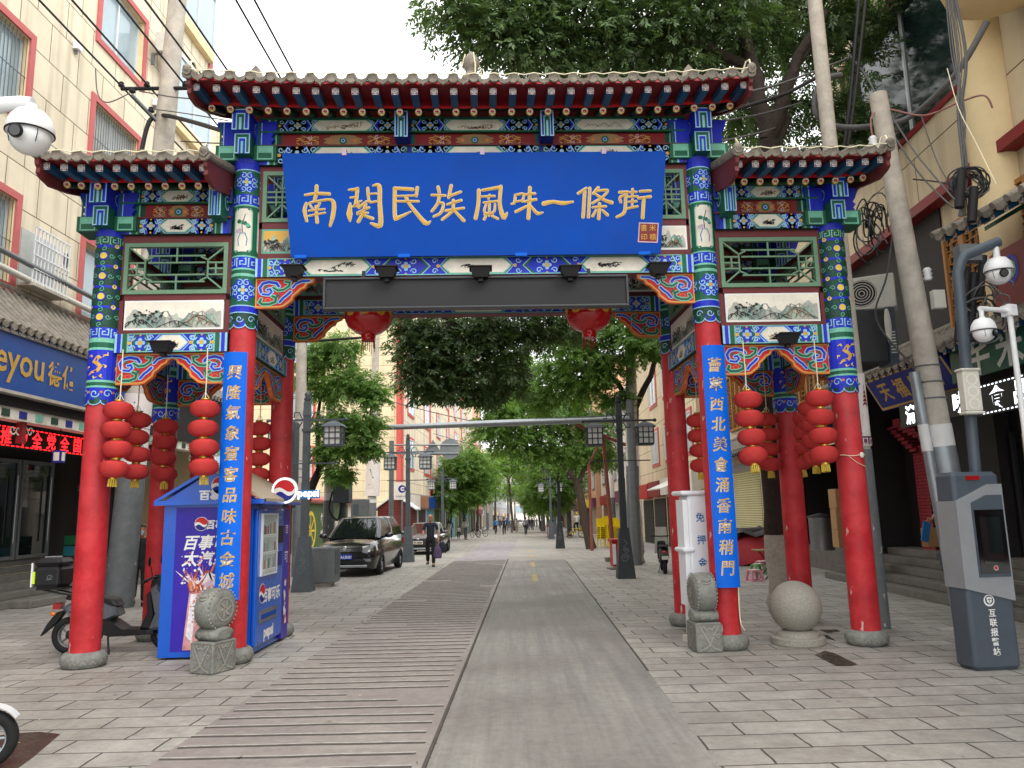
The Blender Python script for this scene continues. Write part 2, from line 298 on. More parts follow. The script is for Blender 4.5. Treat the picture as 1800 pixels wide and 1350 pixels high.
# ================================================================== ARCHWAY
gate = thing('memorial_archway', 'red pillared street archway with painted beams and grey tiled eaves', 'archway', (GX, GY, 0), GA)
IN, OUT, DV = 3.15, 4.97, 2.06
def move(o, x=0, y=0, z=0, rz=None, sx=None):
    o.location = (x, y, z)
    if rz is not None: o.rotation_euler = (0, 0, rz)
    if sx is not None: o.scale = (sx, 1, 1)
    return o
def cpart(o, parent, x=0, y=0, z=0, rz=None, sx=None):
    c = o.copy(); C.objects.link(c); c.parent = parent; return move(c, x, y, z, rz, sx)
# ---- painting motifs
def curl(p, u, w_, r, a0=0, d=1, lay=3, c='lblue', wd=.014): p.spiral(u, w_, r, c, wd, lay, 1.1, a0, d)
def medal(p, u, w_, r, ground='blue', lay=2, line='lblue'):
    for k in range(8):
        a = PI/8+k*PI/4; p.disc(u+r*.66*math.cos(a), w_+r*.66*math.sin(a), r*.34, ground, lay, 10)
    p.disc(u, w_, r*.72, ground, lay+.3, 14)
    for k in range(8):
        a = PI/8+k*PI/4; curl(p, u+r*.68*math.cos(a), w_+r*.68*math.sin(a), r*.28, a, 1 if k % 2 else -1, lay+1, line, r*.075)
    for k in range(4): p.disc(u+r*.26*math.cos(k*PI/2), w_+r*.26*math.sin(k*PI/2), r*.15, line, lay+1.2, 8)
    p.disc(u, w_, r*.16, 'gold', lay+2, 8)
def meander(p, u0, u1, w0, w1, bg, c):
    p.rect(u0, u1, w0, w1, bg, 1); h = w1-w0; n = max(1, round((u1-u0)/(h*1.0))); s = (u1-u0)/n
    for i in range(n):
        a = u0+i*s; f = lambda x, y: (a+x*s, w0+y*h)
        p.line([f(.08, .12), f(.08, .86), f(.86, .86), f(.86, .3), f(.36, .3), f(.36, .6), f(.62, .6)], h*.1, c, 2.2)
        p.line([f(.08, .12), f(1.08, .12)], h*.09, c, 2)
def inkart(p, u0, u1, w0, w1, lay, seed, c='ink'):
    r = random.Random(seed); W, H = u1-u0, w1-w0; k = r.choice(['bamboo', 'plum', 'hill', 'bird'])
    if k == 'hill':
        for q in range(3):
            x0 = u0+W*(.05+.25*q); pts = [(x0+W*.34*i/8, w0+H*(.1+.65*math.sin(PI*i/8)*r.uniform(.5, 1))) for i in range(9)]
            p.line(pts, H*.06, 'inkgrey', lay)
            for i in range(1, 8): p.line([pts[i], (pts[i][0]+W*.03, w0+H*.12)], H*.035, 'inkgrey', lay+.3)
    else:
        for q in range(2 if k == 'bird' else 3):
            x, y = u0+W*r.uniform(.08, .5), w0+H*r.uniform(.2, .6); pts = [(x, y)]
            for i in range(5): x += W*r.uniform(.05, .1); y += H*r.uniform(-.16, .18); y = min(max(y, w0+H*.12), w1-H*.12); pts.append((x, y))
            p.line(pts, H*.05, c, lay)
            for a in pts:
                for i in range(4 if k != 'plum' else 5):
                    an = r.uniform(-2.6, .5); L_ = H*r.uniform(.15, .32)
                    bx = min(max(a[0]+L_*1.5*math.cos(an), u0+W*.02), u1-W*.02); by = min(max(a[1]+L_*math.sin(an), w0+H*.05), w1-H*.05)
                    if k == 'plum': p.disc(bx, by, H*.06, r.choice([c, 'inkgrey', 'gold']), lay+.4, 7)
                    else: p.line([a, ((a[0]+bx)/2, (a[1]+by)/2), (bx, by)], [H*.02, H*.1, H*.01], c, lay+.3)
def octa(u0, u1, w0, w1, c): return [(u0, w0+(w1-w0)*.5), (u0+c*.35, w0+(w1-w0)*.3), (u0+c, w0+.0), (u1-c, w0), (u1-c*.35, w0+(w1-w0)*.3), (u1, (w0+w1)/2), (u1-c*.35, w0+(w1-w0)*.7), (u1-c, w1), (u0+c, w1), (u0+c*.35, w0+(w1-w0)*.7)]
def cart(p, u0, u1, h, seed, outer='green', inner='lgreen'):
    for i, (m_, k) in enumerate((('lblue', 0), (outer, .012), (inner, h*.1), ('cream', h*.17))):
        p.poly(octa(u0+k, u1-k, k*.6+.004, h-k*.6-.004, h*.42), m_, 2+i*.7)
    inkart(p, u0+h*.55, u1-h*.55, h*.2, h*.8, 5.2, seed)
def flower(p, u0, u1, h, bg='blue', alt='green', line='lblue'):
    p.rect(u0, u1, 0, h, bg, 1); c = (u0+u1)/2; W = u1-u0
    for s in (-1, 1):
        e = c+s*W*.5
        for k, m_ in ((0, alt), (.03, line)):
            pts = [(e-s*(W*.30-k*.6), 0), (e-s*(W*.16-k*.6), h*.5), (e-s*(W*.30-k*.6), h)]
            p.line(pts, .045 if k == 0 else .013, m_, 2+k*20)
        for q in (.22, .78):
            curl(p, e-s*W*.07, h*q, h*.16, 0, s, 3, line, .013); curl(p, c+s*h*.42, h*q, h*.17, PI if s > 0 else 0, -s if q < .5 else s, 3.2, line, .013)
        p.disc(e-s*W*.02, h*.5, h*.1, 'gold', 3, 8)
    for k in range(4): p.disc(c+h*.15*math.cos(k*PI/2), h*.5+h*.15*math.sin(k*PI/2), h*.11, line, 3.4, 8)
    p.disc(c, h*.5, h*.12, 'gold', 4.2, 9); p.disc(c, h*.08, h*.07, 'gold', 3, 6); p.disc(c, h*.92, h*.07, 'gold', 3, 6)
def stripes(p, u, d, h, cols, wds, lay=1.5):
    for m_, k in zip(cols, wds): a, b = u, u+d*k; p.rect(min(a, b), max(a, b), 0, h, m_, lay); u = b
    return u
STR = (('deepblue', 'blue', 'lblue', 'green', 'lgreen'), (.05, .045, .03, .05, .03))
def beam_low(p, L, h, lay, seed):
    # lay: list of (kind, fraction)
    a = stripes(p, -L/2, 1, h, ('lblue', 'blue', 'lblue', 'green', 'lgreen'), (.03, .05, .02, .06, .025)); b = stripes(p, L/2, -1, h, ('lblue', 'blue', 'lblue', 'green', 'lgreen'), (.03, .05, .02, .06, .025))
    tot = sum(k for _, k in lay); u = a
    for i, (kd, k) in enumerate(lay):
        e = u+(b-a)*k/tot
        if kd == 'f': flower(p, u, e, h, 'blue' if i % 2 == 0 else 'deepblue')
        elif kd == 'c': p.rect(u, e, 0, h, 'blue', 1); cart(p, u, e, h, seed+i)
        elif kd == 'C': p.rect(u, e, 0, h, 'blue', 1); cart(p, u, e, h, seed+i, 'blue', 'lblue')
        u = e
    p.line([(a, h*.03), (b, h*.03)], .012, 'lgreen', 6); p.line([(a, h*.97), (b, h*.97)], .012, 'lgreen', 6)
def redband(p, u0, u1, h):
    p.rect(u0, u1, 0, h, 'dred', 1); c = (u0+u1)/2; W = u1-u0
    p.poly([(c+W*.17*math.cos(2*PI*i/20)*(1 if i % 2 else .8), h*.5+h*.46*math.sin(2*PI*i/20)) for i in range(20)], 'wood', 2); p.disc(c, h*.5, h*.27, 'green', 3, 12); p.disc(c, h*.5, h*.15, 'lblue', 4, 8); p.disc(c, h*.5, h*.09, 'blue', 4.6, 8)
    for s in (-1, 1):
        p.disc(c+s*W*.10, h*.5, h*.13, 'orange', 3, 8)
        for q in (.26, .5, .74):
            p.line([(c+s*W*(.2+.03*i), h*q+h*.1*math.sin(i*1.9+q*9)) for i in range(7)], .012, 'gold', 2.4)
        for k in range(3):
            for q in (.28, .72): curl(p, c+s*W*(.22+.055*k), h*q, h*.17, k, s, 2.8, 'lilac' if k % 2 else 'wood', .012)
def tiers(mb, L, z, hs, cart_n, seed, y=-.12):
    # three stacked members: lower painted beam, red board, upper painted beam
    z0 = z
    for i, h in enumerate(hs):
        yy = y+(.05 if i == 1 else 0); mb.box(-L/2, L/2, yy, .12, z0+.003, z0+h-.003, 'dgreen')
        p = Pan(mb, (0, yy, z0)); c1 = ('deepblue', 'lblue', 'green', 'lgreen')
        a = stripes(p, -L/2, 1, h, ('deepblue', 'blue', 'lblue', 'green', 'lgreen'), (.06, .05, .03, .06, .02)); b = stripes(p, L/2, -1, h, ('deepblue', 'blue', 'lblue', 'green', 'lgreen'), (.06, .05, .03, .06, .02))
        for q in range(cart_n):
            u0, u1 = a+(b-a)*q/cart_n, a+(b-a)*(q+1)/cart_n
            if cart_n > 1 and q: stripes(p, u0-.07, 1, h, ('green', 'deepblue', 'green'), (.045, .06, .045), 2)
            if i == 1: redband(p, u0+.07, u1-.07, h)
            else:
                W = u1-u0; p.rect(u0, u1, 0, h, 'dgreen', 1)
                flower(p, u0+.04, u0+W*.3, h, 'dgreen' if i else 'deepblue', 'blue'); flower(p, u1-W*.3, u1-.04, h, 'dgreen' if i else 'deepblue', 'blue'); cart(p, u0+W*.26, u1-W*.26, h, seed+q+i*7, 'dgreen', 'lgreen')
        mb.box(-L/2, L/2, y-.03, y, z0+h-.012, z0+h+.008, 'green' if i else 'maroon'); z0 += h
# ---- columns
def sleeve_inner():
    mb = MB(); R = .18; mb.lathe([(R, 4.3), (R, 6.6)], (0, 0, 0), 'dgreen', 28, caps=False); p = Pan(mb, (0, 0, 0), cyl=R); X = PI*R
    U0, U1 = -X*.95, X*.95
    p.rect(U0, U1, 4.48, 4.57, 'blue', 1); p.line([(U0+(U1-U0)*i/20, 4.48) for i in range(21)], .014, 'lblue', 2); p.line([(U0+(U1-U0)*i/20, 4.575) for i in range(21)], .014, 'lblue', 2)
    for k in range(-3, 4):
        p.disc(k*.15, 4.32, .075, 'green' if k % 2 else 'blue', 1.3, 14, .7); p.line([(k*.15+.075*math.cos(a), 4.32+.053*math.sin(a)) for a in [PI+PI*i/8 for i in range(9)]], .012, 'lblue', 2); curl(p, k*.15, 4.39, .05, 0, 1 if k % 2 else -1, 2, 'lblue', .011)
    p.rect(U0, U1, 4.585, 4.98, 'green', 1)
    for k in (-2, -1, 0, 1, 2): medal(p, k*.34+.03, 4.785, .165); 
    for z0, z1, m_ in ((4.98, 5.02, 'lgreen'), (5.02, 5.07, 'green'), (5.07, 5.095, 'lgreen'), (5.25, 5.27, 'lgreen'), (6.5, 6.6, 'blue'), (6.485, 6.5, 'lblue'), (5.97, 5.99, 'lgreen')): p.rect(U0, U1, z0, z1, m_, 1)
    meander(p, U0, U1, 5.095, 5.25, 'blue', 'lblue'); meander(p, U0, U1, 5.99, 6.14, 'blue', 'lblue')
    p.rect(U0, U1, 5.27, 5.97, 'green', 1)
    for k in (-1, 0, 1):
        u = k*.32; o = [(u-.12, 5.36), (u-.09, 5.32), (u+.09, 5.32), (u+.12, 5.36), (u+.12, 5.88), (u+.09, 5.93), (u-.09, 5.93), (u-.12, 5.88)]
        # narrow strips follow the round shaft
        for q in range(4):
            a, b = u-.12+.06*q, u-.06+.06*q; p.rect(a, b, 5.34 if q in (0, 3) else 5.32, 5.91 if q in (0, 3) else 5.93, 'cream', 1.8)
        p.line([(x, y) for x, y in o], .014, 'lgreen', 2.6, closed=True)
        p.line([(u-.05, 5.4), (u-.06, 5.5), (u-.03, 5.58), (u+.03, 5.58), (u+.06, 5.5), (u+.05, 5.4)], .012, 'textblue', 2.6)
        for i in range(7): p.disc(u+.07*math.cos(i*1.7), 5.68+.07*math.sin(i*2.3), .03, ('green', 'paleteal', 'lilac')[i % 3], 2.4+i*.1, 8)
        p.line([(u, 5.58), (u-.01, 5.7), (u+.03, 5.85)], .01, 'ink', 3)
    p.rect(U0, U1, 6.14, 6.485, 'green', 1)
    for k in (-2, -1, 0, 1, 2): medal(p, k*.33+.03, 6.31, .155)
    return mb.build('painted_sleeve')
def sleeve_outer():
    mb = MB(); R = .187; mb.lathe([(R, 3.29), (R, 5.61)], (0, 0, 0), 'dgreen', 28, caps=False); p = Pan(mb, (0, 0, 0), cyl=R); X = PI*R; U0, U1 = -X*.95, X*.95
    p.rect(U0, U1, 3.34, 3.5, 'blue', 1)
    for k in range(-3, 4):
        p.disc(k*.155, 3.33, .08, 'blue' if k % 2 else 'green', 1.3, 14, .75); p.line([(k*.155+.08*math.cos(a), 3.33+.06*math.sin(a)) for a in [PI+PI*i/8 for i in range(9)]], .012, 'lblue', 2); curl(p, k*.155, 3.42, .058, 0, 1 if k % 2 else -1, 2, 'lblue', .013); p.disc(k*.155+.08, 3.44, .018, 'orange', 2, 7)
    for z0, z1, m_ in ((3.5, 3.525, 'lgreen'), (3.525, 3.57, 'green'), (3.57, 3.6, 'lgreen'), (3.6, 4.0, 'blue'), (4.0, 4.03, 'lgreen'), (4.03, 4.1, 'green'), (4.1, 4.16, 'lgreen'), (5.56, 5.61, 'blue')): p.rect(U0, U1, z0, z1, m_, 1)
    for k in (-1, 0, 1): # gold scroll beasts
        u = k*.36; r = random.Random(5); b_ = [(u+.1, 3.93), (u+.02, 3.9), (u-.02, 3.84), (u+.05, 3.78), (u+.02, 3.72), (u-.06, 3.7), (u-.1, 3.66)]
        p.line(b_, [.02, .05, .055, .045, .04, .03, .012], 'gold', 2.2)
        for (x, y, a) in ((.1, 3.93, 0), (-.06, 3.9, 2), (.1, 3.76, 1), (-.09, 3.77, 3), (.07, 3.67, 4), (-.03, 3.65, 5)): p.line([(u+x, y), (u+x+.03*math.cos(a), y+.03*math.sin(a)), (u+x+.05*math.cos(a+1), y+.05*math.sin(a+1))], [.02, .016, .006], 'yellow', 2.6)
    meander(p, U0, U1, 4.16, 4.3, 'blue', 'lblue'); meander(p, U0, U1, 5.43, 5.56, 'dgreen', 'lgreen')
    for i in range(4):
        z = 4.44+.28*i
        for k in (-1, 0, 1):
            u = k*.31
            for q in range(8): curl(p, u+.1*math.cos(q*PI/4), z+.1*math.sin(q*PI/4), .036, q*PI/4, 1 if q % 2 else -1, 2, 'green' if q % 2 else 'paleteal', .01)
            p.disc(u, z, .062, 'blue', 2, 12); p.disc(u, z, .045, 'yellow', 3, 12)
        p.rect(U0, U1, z+.12, z+.155, 'blue', 1.6)
        for k in (-1, 0, 1, 2): p.disc(k*.31-.155, z+.14, .03, 'yellow', 2.4, 9); p.line([(k*.31-.155, z+.05), (k*.31-.155, z+.23)], [.005, .02], 'blue', 2)
    return mb.build('painted_sleeve')
def column(r0, r1, zt):
    mb = MB(); mb.lathe([(r0, .15), (r0*1.0, 1.2), ((r0+r1)/2, 2.6), (r1, zt)], (0, 0, 0), 'column_red', 32); return mb.build('column')
def colbase():
    mb = MB(); mb.lathe([(.2, 0), (.235, .015), (.262, .055), (.268, .1), (.255, .145), (.225, .18), (.2, .19)], (0, 0, 0), 'carved', 36)
    p = Pan(mb, (0, 0, 0), cyl=.262)
    for k in range(-6, 7):
        p.line([(k*.11+.045*math.cos(a), .07+.045*math.sin(a)) for a in [PI*i/8 for i in range(9)]], .01, 'stone', 3); p.line([(k*.11-.03, .06), (k*.11, .1), (k*.11+.03, .06)], .008, 'granite', 3)
    return mb.build('column_base')
pin, pout, cb = sleeve_inner(), sleeve_outer(), colbase()
cin, cout = column(.176, .166, 6.55), column(.182, .17, 5.55)
first = True
for v in (0, DV):
    for u in (-OUT, -IN, IN, OUT):
        inn = abs(u) == IN; src = cin if inn else cout; slv = pin if inn else pout
        c_ = src if (u in (-OUT, -IN) and v == 0) else None
        if c_ is None: c_ = src.copy(); C.objects.link(c_)
        c_.parent = gate; move(c_, u, v)
        for base in (slv, cb):
            k = base if base.parent is None else base.copy()
            if k is not base: C.objects.link(k)
            k.parent = c_; move(k)
# ---- generic side bay (centred on 0), used for both bays, front and back, and across the depth
L = 1.47
def spandrel(flip):
    mb = MB(); s = -1 if flip else 1
    prof = [(0, 0), (.78, 0), (.76, -.045), (.68, -.075), (.655, -.125), (.60, -.15), (.555, -.2), (.5, -.245), (.485, -.3), (.44, -.335), (.38, -.385), (.31, -.40), (0, -.40)]
    poly = [(s*a, b) for a, b in prof]; mb.prism(poly, lambda a, b, d: (a, d, b), -.03, .03, 'red', 'orange')
    for sd in (-1, 1):
        p = Pan(mb, (0, sd*.03, 0), N=(0, sd, 0)); q = lambda pts: [(s*a, b) for a, b in pts]
        p.line(q(prof), .03, 'orange', 1, closed=True); p.line(q([(a*.96+.012, b*.95-.012) for a, b in prof]), .012, 'gold', 2, closed=True)
        def cloud(pts, w_, m_, edge='lblue', lay=2):
            p.line(q(pts), w_+.026, edge, lay, cap=True); p.line(q(pts), w_, m_, lay+.8, cap=True)
        cloud([(.08, -.2), (.06, -.13), (.1, -.07), (.18, -.05), (.28, -.07), (.31, -.11)], .035, 'blue')
        cloud([(.10, -.22), (.18, -.23), (.22, -.19), (.2, -.15), (.16, -.16)], .026, 'blue', 'lblue', 4)
        cloud([(.24, -.13), (.3, -.17), (.38, -.16), (.45, -.11), (.46, -.06), (.40, -.05)], .026, 'green', 'lgreen', 4)
        cloud([(.72, -.04), (.62, -.045), (.54, -.08), (.5, -.13)], .026, 'blue', 'lblue', 3)
        cloud([(.33, -.33), (.38, -.27), (.42, -.24), (.47, -.19)], .03, 'blue', 'lblue', 3)
        cloud([(.08, -.29), (.06, -.33), (.1, -.36), (.19, -.36), (.27, -.33), (.28, -.27), (.23, -.25)], .03, 'green', 'lgreen', 3)
        p.disc(s*.17, -.305, .045, 'orange', 3, 10, .6); p.disc(s*.17, -.305, .034, 'red', 3.8, 10, .6)
        p.disc(s*.14, -.12, .02, 'green', 6, 8); p.disc(s*.3, -.24, .022, 'green', 5, 8)
    return mb.build('spandrel_bracket')
def bar(mb, a, b, w_, d, m_, y=0):
    a, b = V(a), V(b); t = (b-a); ln = t.length; t.normalize(); n_ = V((-t.y, t.x)); P4 = [a+n_*w_/2, b+n_*w_/2, b-n_*w_/2, a-n_*w_/2]
    mb.prism([(q.x, q.y) for q in P4], lambda x, z, dd: (x, y+dd, z), -d/2, d/2, m_)
def lattice(x0, x1, z0, z1, name='lattice_window', vert=False):
    mb = MB(); W, H = x1-x0, z1-z0; f = .055
    for a, b, c, d in ((x0, x1, z0, z0+f), (x0, x1, z1-f, z1), (x0, x0+f, z0+f, z1-f), (x1-f, x1, z0+f, z1-f)): mb.box(a, b, -.075, -.01, c, d, 'sage')
    X0, X1, Z0, Z1 = x0+f, x1-f, z0+f, z1-f; w_, h_ = X1-X0, Z1-Z0; B = lambda a, b, c, d, y=0: bar(mb, (X0+a*w_, Z0+b*h_), (X0+c*w_, Z0+d*h_), .022, .024, 'sage', -.043+y)
    if not vert:
        for s in (0, 1):
            g = lambda a: a if s == 0 else 1-a
            B(g(0), 0, g(.17), .3, .002); B(g(0), 1, g(.17), .7, .002); B(g(.17), .3, g(.17), .7); B(g(.085), .36, g(.085), .64); B(g(0), .36, g(.17), .36, .003); B(g(0), .64, g(.17), .64, .003); B(g(0), .5, g(.17), .5, .003)
            B(g(.17), .3, g(.25), .22, .002); B(g(.17), .7, g(.25), .78, .002)
        for z in (.2, .36, .64, .8): B(.2, z, .8, z, .001)
        B(.5, 0, .5, .36, .004); B(.5, .64, .5, 1, .004)
    else:
        for s in (0, 1):
            g = lambda a: a if s == 0 else 1-a
            B(g(0), 0, g(.5), .33, .002); B(g(0), 1, g(.5), .67, .002); B(0, g(.38), 1, g(.38), .001); B(g(.3), .3, g(.3), .7, .003); B(.5, g(0), .5, g(.33), .004)
        B(0, .5, 1, .5, .004); B(.5, .33, .5, .67, .005)
    return mb.build(name)
def landscape(x0, x1, z0, z1, seed, paper='cream', edge='paleteal'):
    mb = MB(); mb.box(x0, x1, -.055, -.02, z0, z1, edge if paper != 'cream' else 'white'); p = Pan(mb, (0, -.055, 0)); g = .025
    p.rect(x0+g, x1-g, z0+g, z1-g, paper, 1); r = random.Random(seed); W, H = x1-x0-2*g, z1-z0-2*g; u0, w0 = x0+g, z0+g
    for q in range(5): # pale washes of far hills
        c = u0+W*(.1+.2*q); k = W*r.uniform(.14, .26); top = H*r.uniform(.45, .85); p.poly([(min(max(c-k+2*k*i/10, u0), u0+W), w0+(.01*H if i in (0, 10) else max(.04*H, top*math.sin(PI*i/10)*r.uniform(.8, 1.08)))) for i in range(11)], ('inkwash', 'inkwash_green')[q % 2], 1.4+q*.1)
    for layer, (m_, hh, n) in enumerate((('inkgrey', .8, 3), ('paleteal', .6, 3), ('inkgrey', .55, 3), ('wood', .45, 2), ('ink', .4, 3))):
        for q in range(n):
            c = u0+W*r.uniform(.1, .9); k = W*r.uniform(.12, .22); top = H*hh*r.uniform(.6, 1.1); pts = []
            for i in range(9): pts.append((min(max(c-k+2*k*i/8, u0), u0+W), w0+max(.02*H, min(H*.94, top*math.sin(PI*i/8)*r.uniform(.75, 1.1)))))
            p.line(pts, H*.025, 'ink' if layer > 2 else 'inkgrey', 2+layer*.5)
            for a in pts[1:-1]: # brushed folds down the slopes
                if a[1] > w0+H*.15: p.line([a, (min(max(a[0]+r.uniform(-.4, .4)*k, u0), u0+W), w0+(a[1]-w0)*r.uniform(.15, .5))], [H*.05, H*.012], m_, 2.2+layer*.5)
    for q in range(4): # ink trees
        c, b_ = u0+W*r.uniform(.08, .5), w0+H*r.uniform(.15, .5)
        for i in range(9): p.disc(min(max(c+r.gauss(0, .05)*W, u0+.02), u0+W-.02), min(b_+abs(r.gauss(0, .12))*H, w0+H*.93), H*r.uniform(.03, .07), 'ink', 5+i*.05, 7, .7)
    return mb.build('landscape_panel')
parts_bay = []
mb = MB(); mb.box(-L/2, L/2, -.1, .1, 3.97, 4.225, 'dgreen'); p = Pan(mb, (0, -.1, 3.97)); beam_low(p, L, .255, [('f', .27), ('C', .46), ('f', .27)], 3)
parts_bay.append((mb.build('low_beam'), 0))
for s in (-1, 1):
    o = spandrel(s > 0); parts_bay.append((o, s*(-L/2) if False else (-L/2 if s < 0 else L/2))); o['z'] = 3.965
mb = MB() # rails and stiles of the board wall
for a, b, c, d in ((-L/2, L/2, 4.226, 4.285), (-L/2, L/2, 4.69, 4.775), (-L/2, L/2, 5.49, 5.6), (-L/2, -L/2+.06, 4.285, 5.49), (L/2-.06, L/2, 4.285, 5.49)): mb.box(a, b, -.05, .05, c+.001, d-.001, 'maroon')
mb.box(-L/2+.06, L/2-.06, -.02, .02, 4.285, 4.69, 'maroon'); parts_bay.append((mb.build('frame_board'), 0))
parts_bay.append((lattice(-.69, .69, 4.775, 5.49), 0)); parts_bay.append((landscape(-.655, .655, 4.285, 4.688, 21), 0))
mb = MB(); tiers(mb, L, 5.6, (.225, .21, .2), 1, 40); parts_bay.append((mb.build('eave_beam'), 0))
cx = 4.06
for u, v, rz, sx in ((-cx, 0, 0, 1), (cx, 0, 0, 1), (-cx, DV, 0, 1), (cx, DV, 0, 1), (-IN, DV/2, PI/2, 1.16), (IN, DV/2, -PI/2, 1.16), (-OUT, DV/2, PI/2, 1.16), (OUT, DV/2, -PI/2, 1.16)):
    for o, off in parts_bay:
        if o.name.startswith('eave_beam') and rz: continue
        k = o if o.parent is None else o.copy()
        if k is not o: C.objects.link(k)
        k.parent = gate; c, s = math.cos(rz), math.sin(rz); move(k, u+off*sx*c, v+off*sx*s, o['z'] if 'z' in o else 0, rz, sx)
# different landscapes on the bay fronts
# ---- centre bay
LC = 5.96
mb = MB(); mb.box(-LC/2, LC/2, -.13, .12, 4.975, 5.23, 'maroon'); p = Pan(mb, (0, -.13, 4.975)); beam_low(p, LC, .255, [('f', .42), ('c', .95), ('f', .9), ('c', 1.0), ('f', .9), ('c', .95), ('f', .42)], 60)
ob = mb.build('low_beam', gate); cpart(ob, gate, y=DV)
for s in (-1, 1):
    o = spandrel(s > 0); o.parent = gate; move(o, s*2.985, -.04, 4.972); cpart(o, gate, s*2.985, DV-.04, 4.972)
mb = MB()
for a, b, c, d in ((-2.98, 2.98, 5.231, 5.33), (-2.98, -2.4, 5.68, 5.775), (2.4, 2.98, 5.68, 5.775), (-2.98, 2.98, 6.51, 6.585), (-2.98, -2.93, 5.33, 6.51), (2.93, 2.98, 5.33, 6.51), (-2.4, 2.4, 5.33, 6.51)): mb.box(a, b, -.055, .055, c+.001, d-.001, 'maroon')
mb.box(-2.93, -2.4, -.02, .02, 5.33, 5.68, 'maroon'); mb.box(2.4, 2.93, -.02, .02, 5.33, 5.68, 'maroon')
ob = mb.build('frame_board', gate); cpart(ob, gate, y=DV)
for s in (-1, 1):
    a, b = (-2.93, -2.405) if s < 0 else (2.405, 2.93)
    o = lattice(a, b, 5.775, 6.51, vert=True); o.parent = gate; cpart(o, gate, y=DV)
    o = landscape(a, b, 5.33, 5.678, 30+s, 'gold' if s < 0 else 'cream', 'paleteal'); o.parent = gate; cpart(o, gate, y=DV)
mb = MB(); tiers(mb, LC, 6.585, (.275, .2, .2), 3, 80); ob = mb.build('eave_beam', gate); cpart(ob, gate, y=DV)
# ---- bracket blocks on the column heads
def block(mb, x0, x1, y0, y1, z0, z1, m_, inner, face=True):
    mb.box(x0, x1, y0, y1, z0, z1, m_)
    if face:
        p = Pan(mb, ((x0+x1)/2, y0, z0)); W, H = x1-x0, z1-z0
        p.line([(-W/2+.008, .008), (W/2-.008, .008), (W/2-.008, H-.008), (-W/2+.008, H-.008)], .016, 'lblue', 1, closed=True)
        p.rect(-W*.27, W*.27, H*.0, H*.8, 'lblue', 1.4); p.rect(-W*.2, W*.2, 0, H*.74, inner, 2.2); p.rect(-W*.07, W*.07, 0, H*.6, 'lblue' if inner != 'blue' else 'lgreen', 3)
def head(z, out, dz=0):
    mb = MB(); mb.lathe([(.17, z-.02), (.2, z+.05), (.2, z+.07)], (0, 0, 0), 'blue', 24)
    block(mb, -.105, .105, -.34, .2, z+.07, z+.36, 'green', 'blue'); block(mb, -.115, .115, -.44, .2, z+.362, z+.66, 'blue', 'green')
    for s in (-1, 1): # scroll sides
        p = Pan(mb, (s*.115, -.12, z+.5), U=(0, 1, 0), N=(s, 0, 0)); p.spiral(0, 0, .11, 'lblue', .018, 1.4, 1.3); p.disc(0, 0, .03, 'green', 2)
        e = s*out
        mb.box(min(s*.107, e*.46), max(s*.107, e*.46), -.17, .17, z+.05, z+.27, 'green'); q = Pan(mb, (e*.29, -.17, z+.05)); q.line([(-.1, .02), (.1, .02), (.1, .2), (-.1, .2)], .018, 'lgreen', 1, closed=True); q.rect(-.09, .09, .11, .19, 'lgreen', .6)
        prof = [(.118, 0), (.36, 0), (.33, .05), (.37, .1), (.33, .14), (.37, .2), (.41, .3), (.41, .36), (.118, .36)]
        mb.prism([(s*a, b) for a, b in prof], lambda a, b, d: (a, d, z+.275+b), -.14, .14, 'blue'); q = Pan(mb, (s*.26, -.14, z+.275)); q.line([(-.1, .0), (-.1, .34)], .03, 'green', 1); q.line([(-.06, 0), (-.06, .34)], .014, 'lblue', 1.4)
    return mb.build('head_bracket', gate)
h1 = head(6.58, .9); move(h1, -IN)
for u, v in ((IN, 0), (-IN, DV), (IN, DV)): cpart(h1, gate, u, v)
h2 = head(5.58, .9); move(h2, -OUT); h2.scale = (.95, 1, .95); h2.location.z = .28
for u, v in ((OUT, 0), (-OUT, DV), (OUT, DV)): k = cpart(h2, gate, u, v, .28)
# half scrolls where the side roofs meet the inner columns, and mid brackets on the centre beam
mb = MB(); block(mb, -.09, .09, -.38, -.13, 6.86, 7.24, 'deepblue', 'green'); k1 = mb.build('mid_bracket', gate); move(k1, -1.0); cpart(k1, gate, 1.0)
mb = MB(); block(mb, -.08, .08, -.4, .1, 5.75, 6.2, 'green', 'blue'); p = Pan(mb, (.08, -.15, 6.0), U=(0, 1, 0), N=(1, 0, 0)); p.spiral(0, 0, .13, 'lblue', .02, 1.4, 1.4); p = Pan(mb, (-.08, -.15, 6.0), U=(0, 1, 0), N=(-1, 0, 0)); p.spiral(0, 0, .13, 'lblue', .02, 1.4, 1.4)
k1 = mb.build('mid_bracket', gate); move(k1, -3.46); cpart(k1, gate, 3.46)
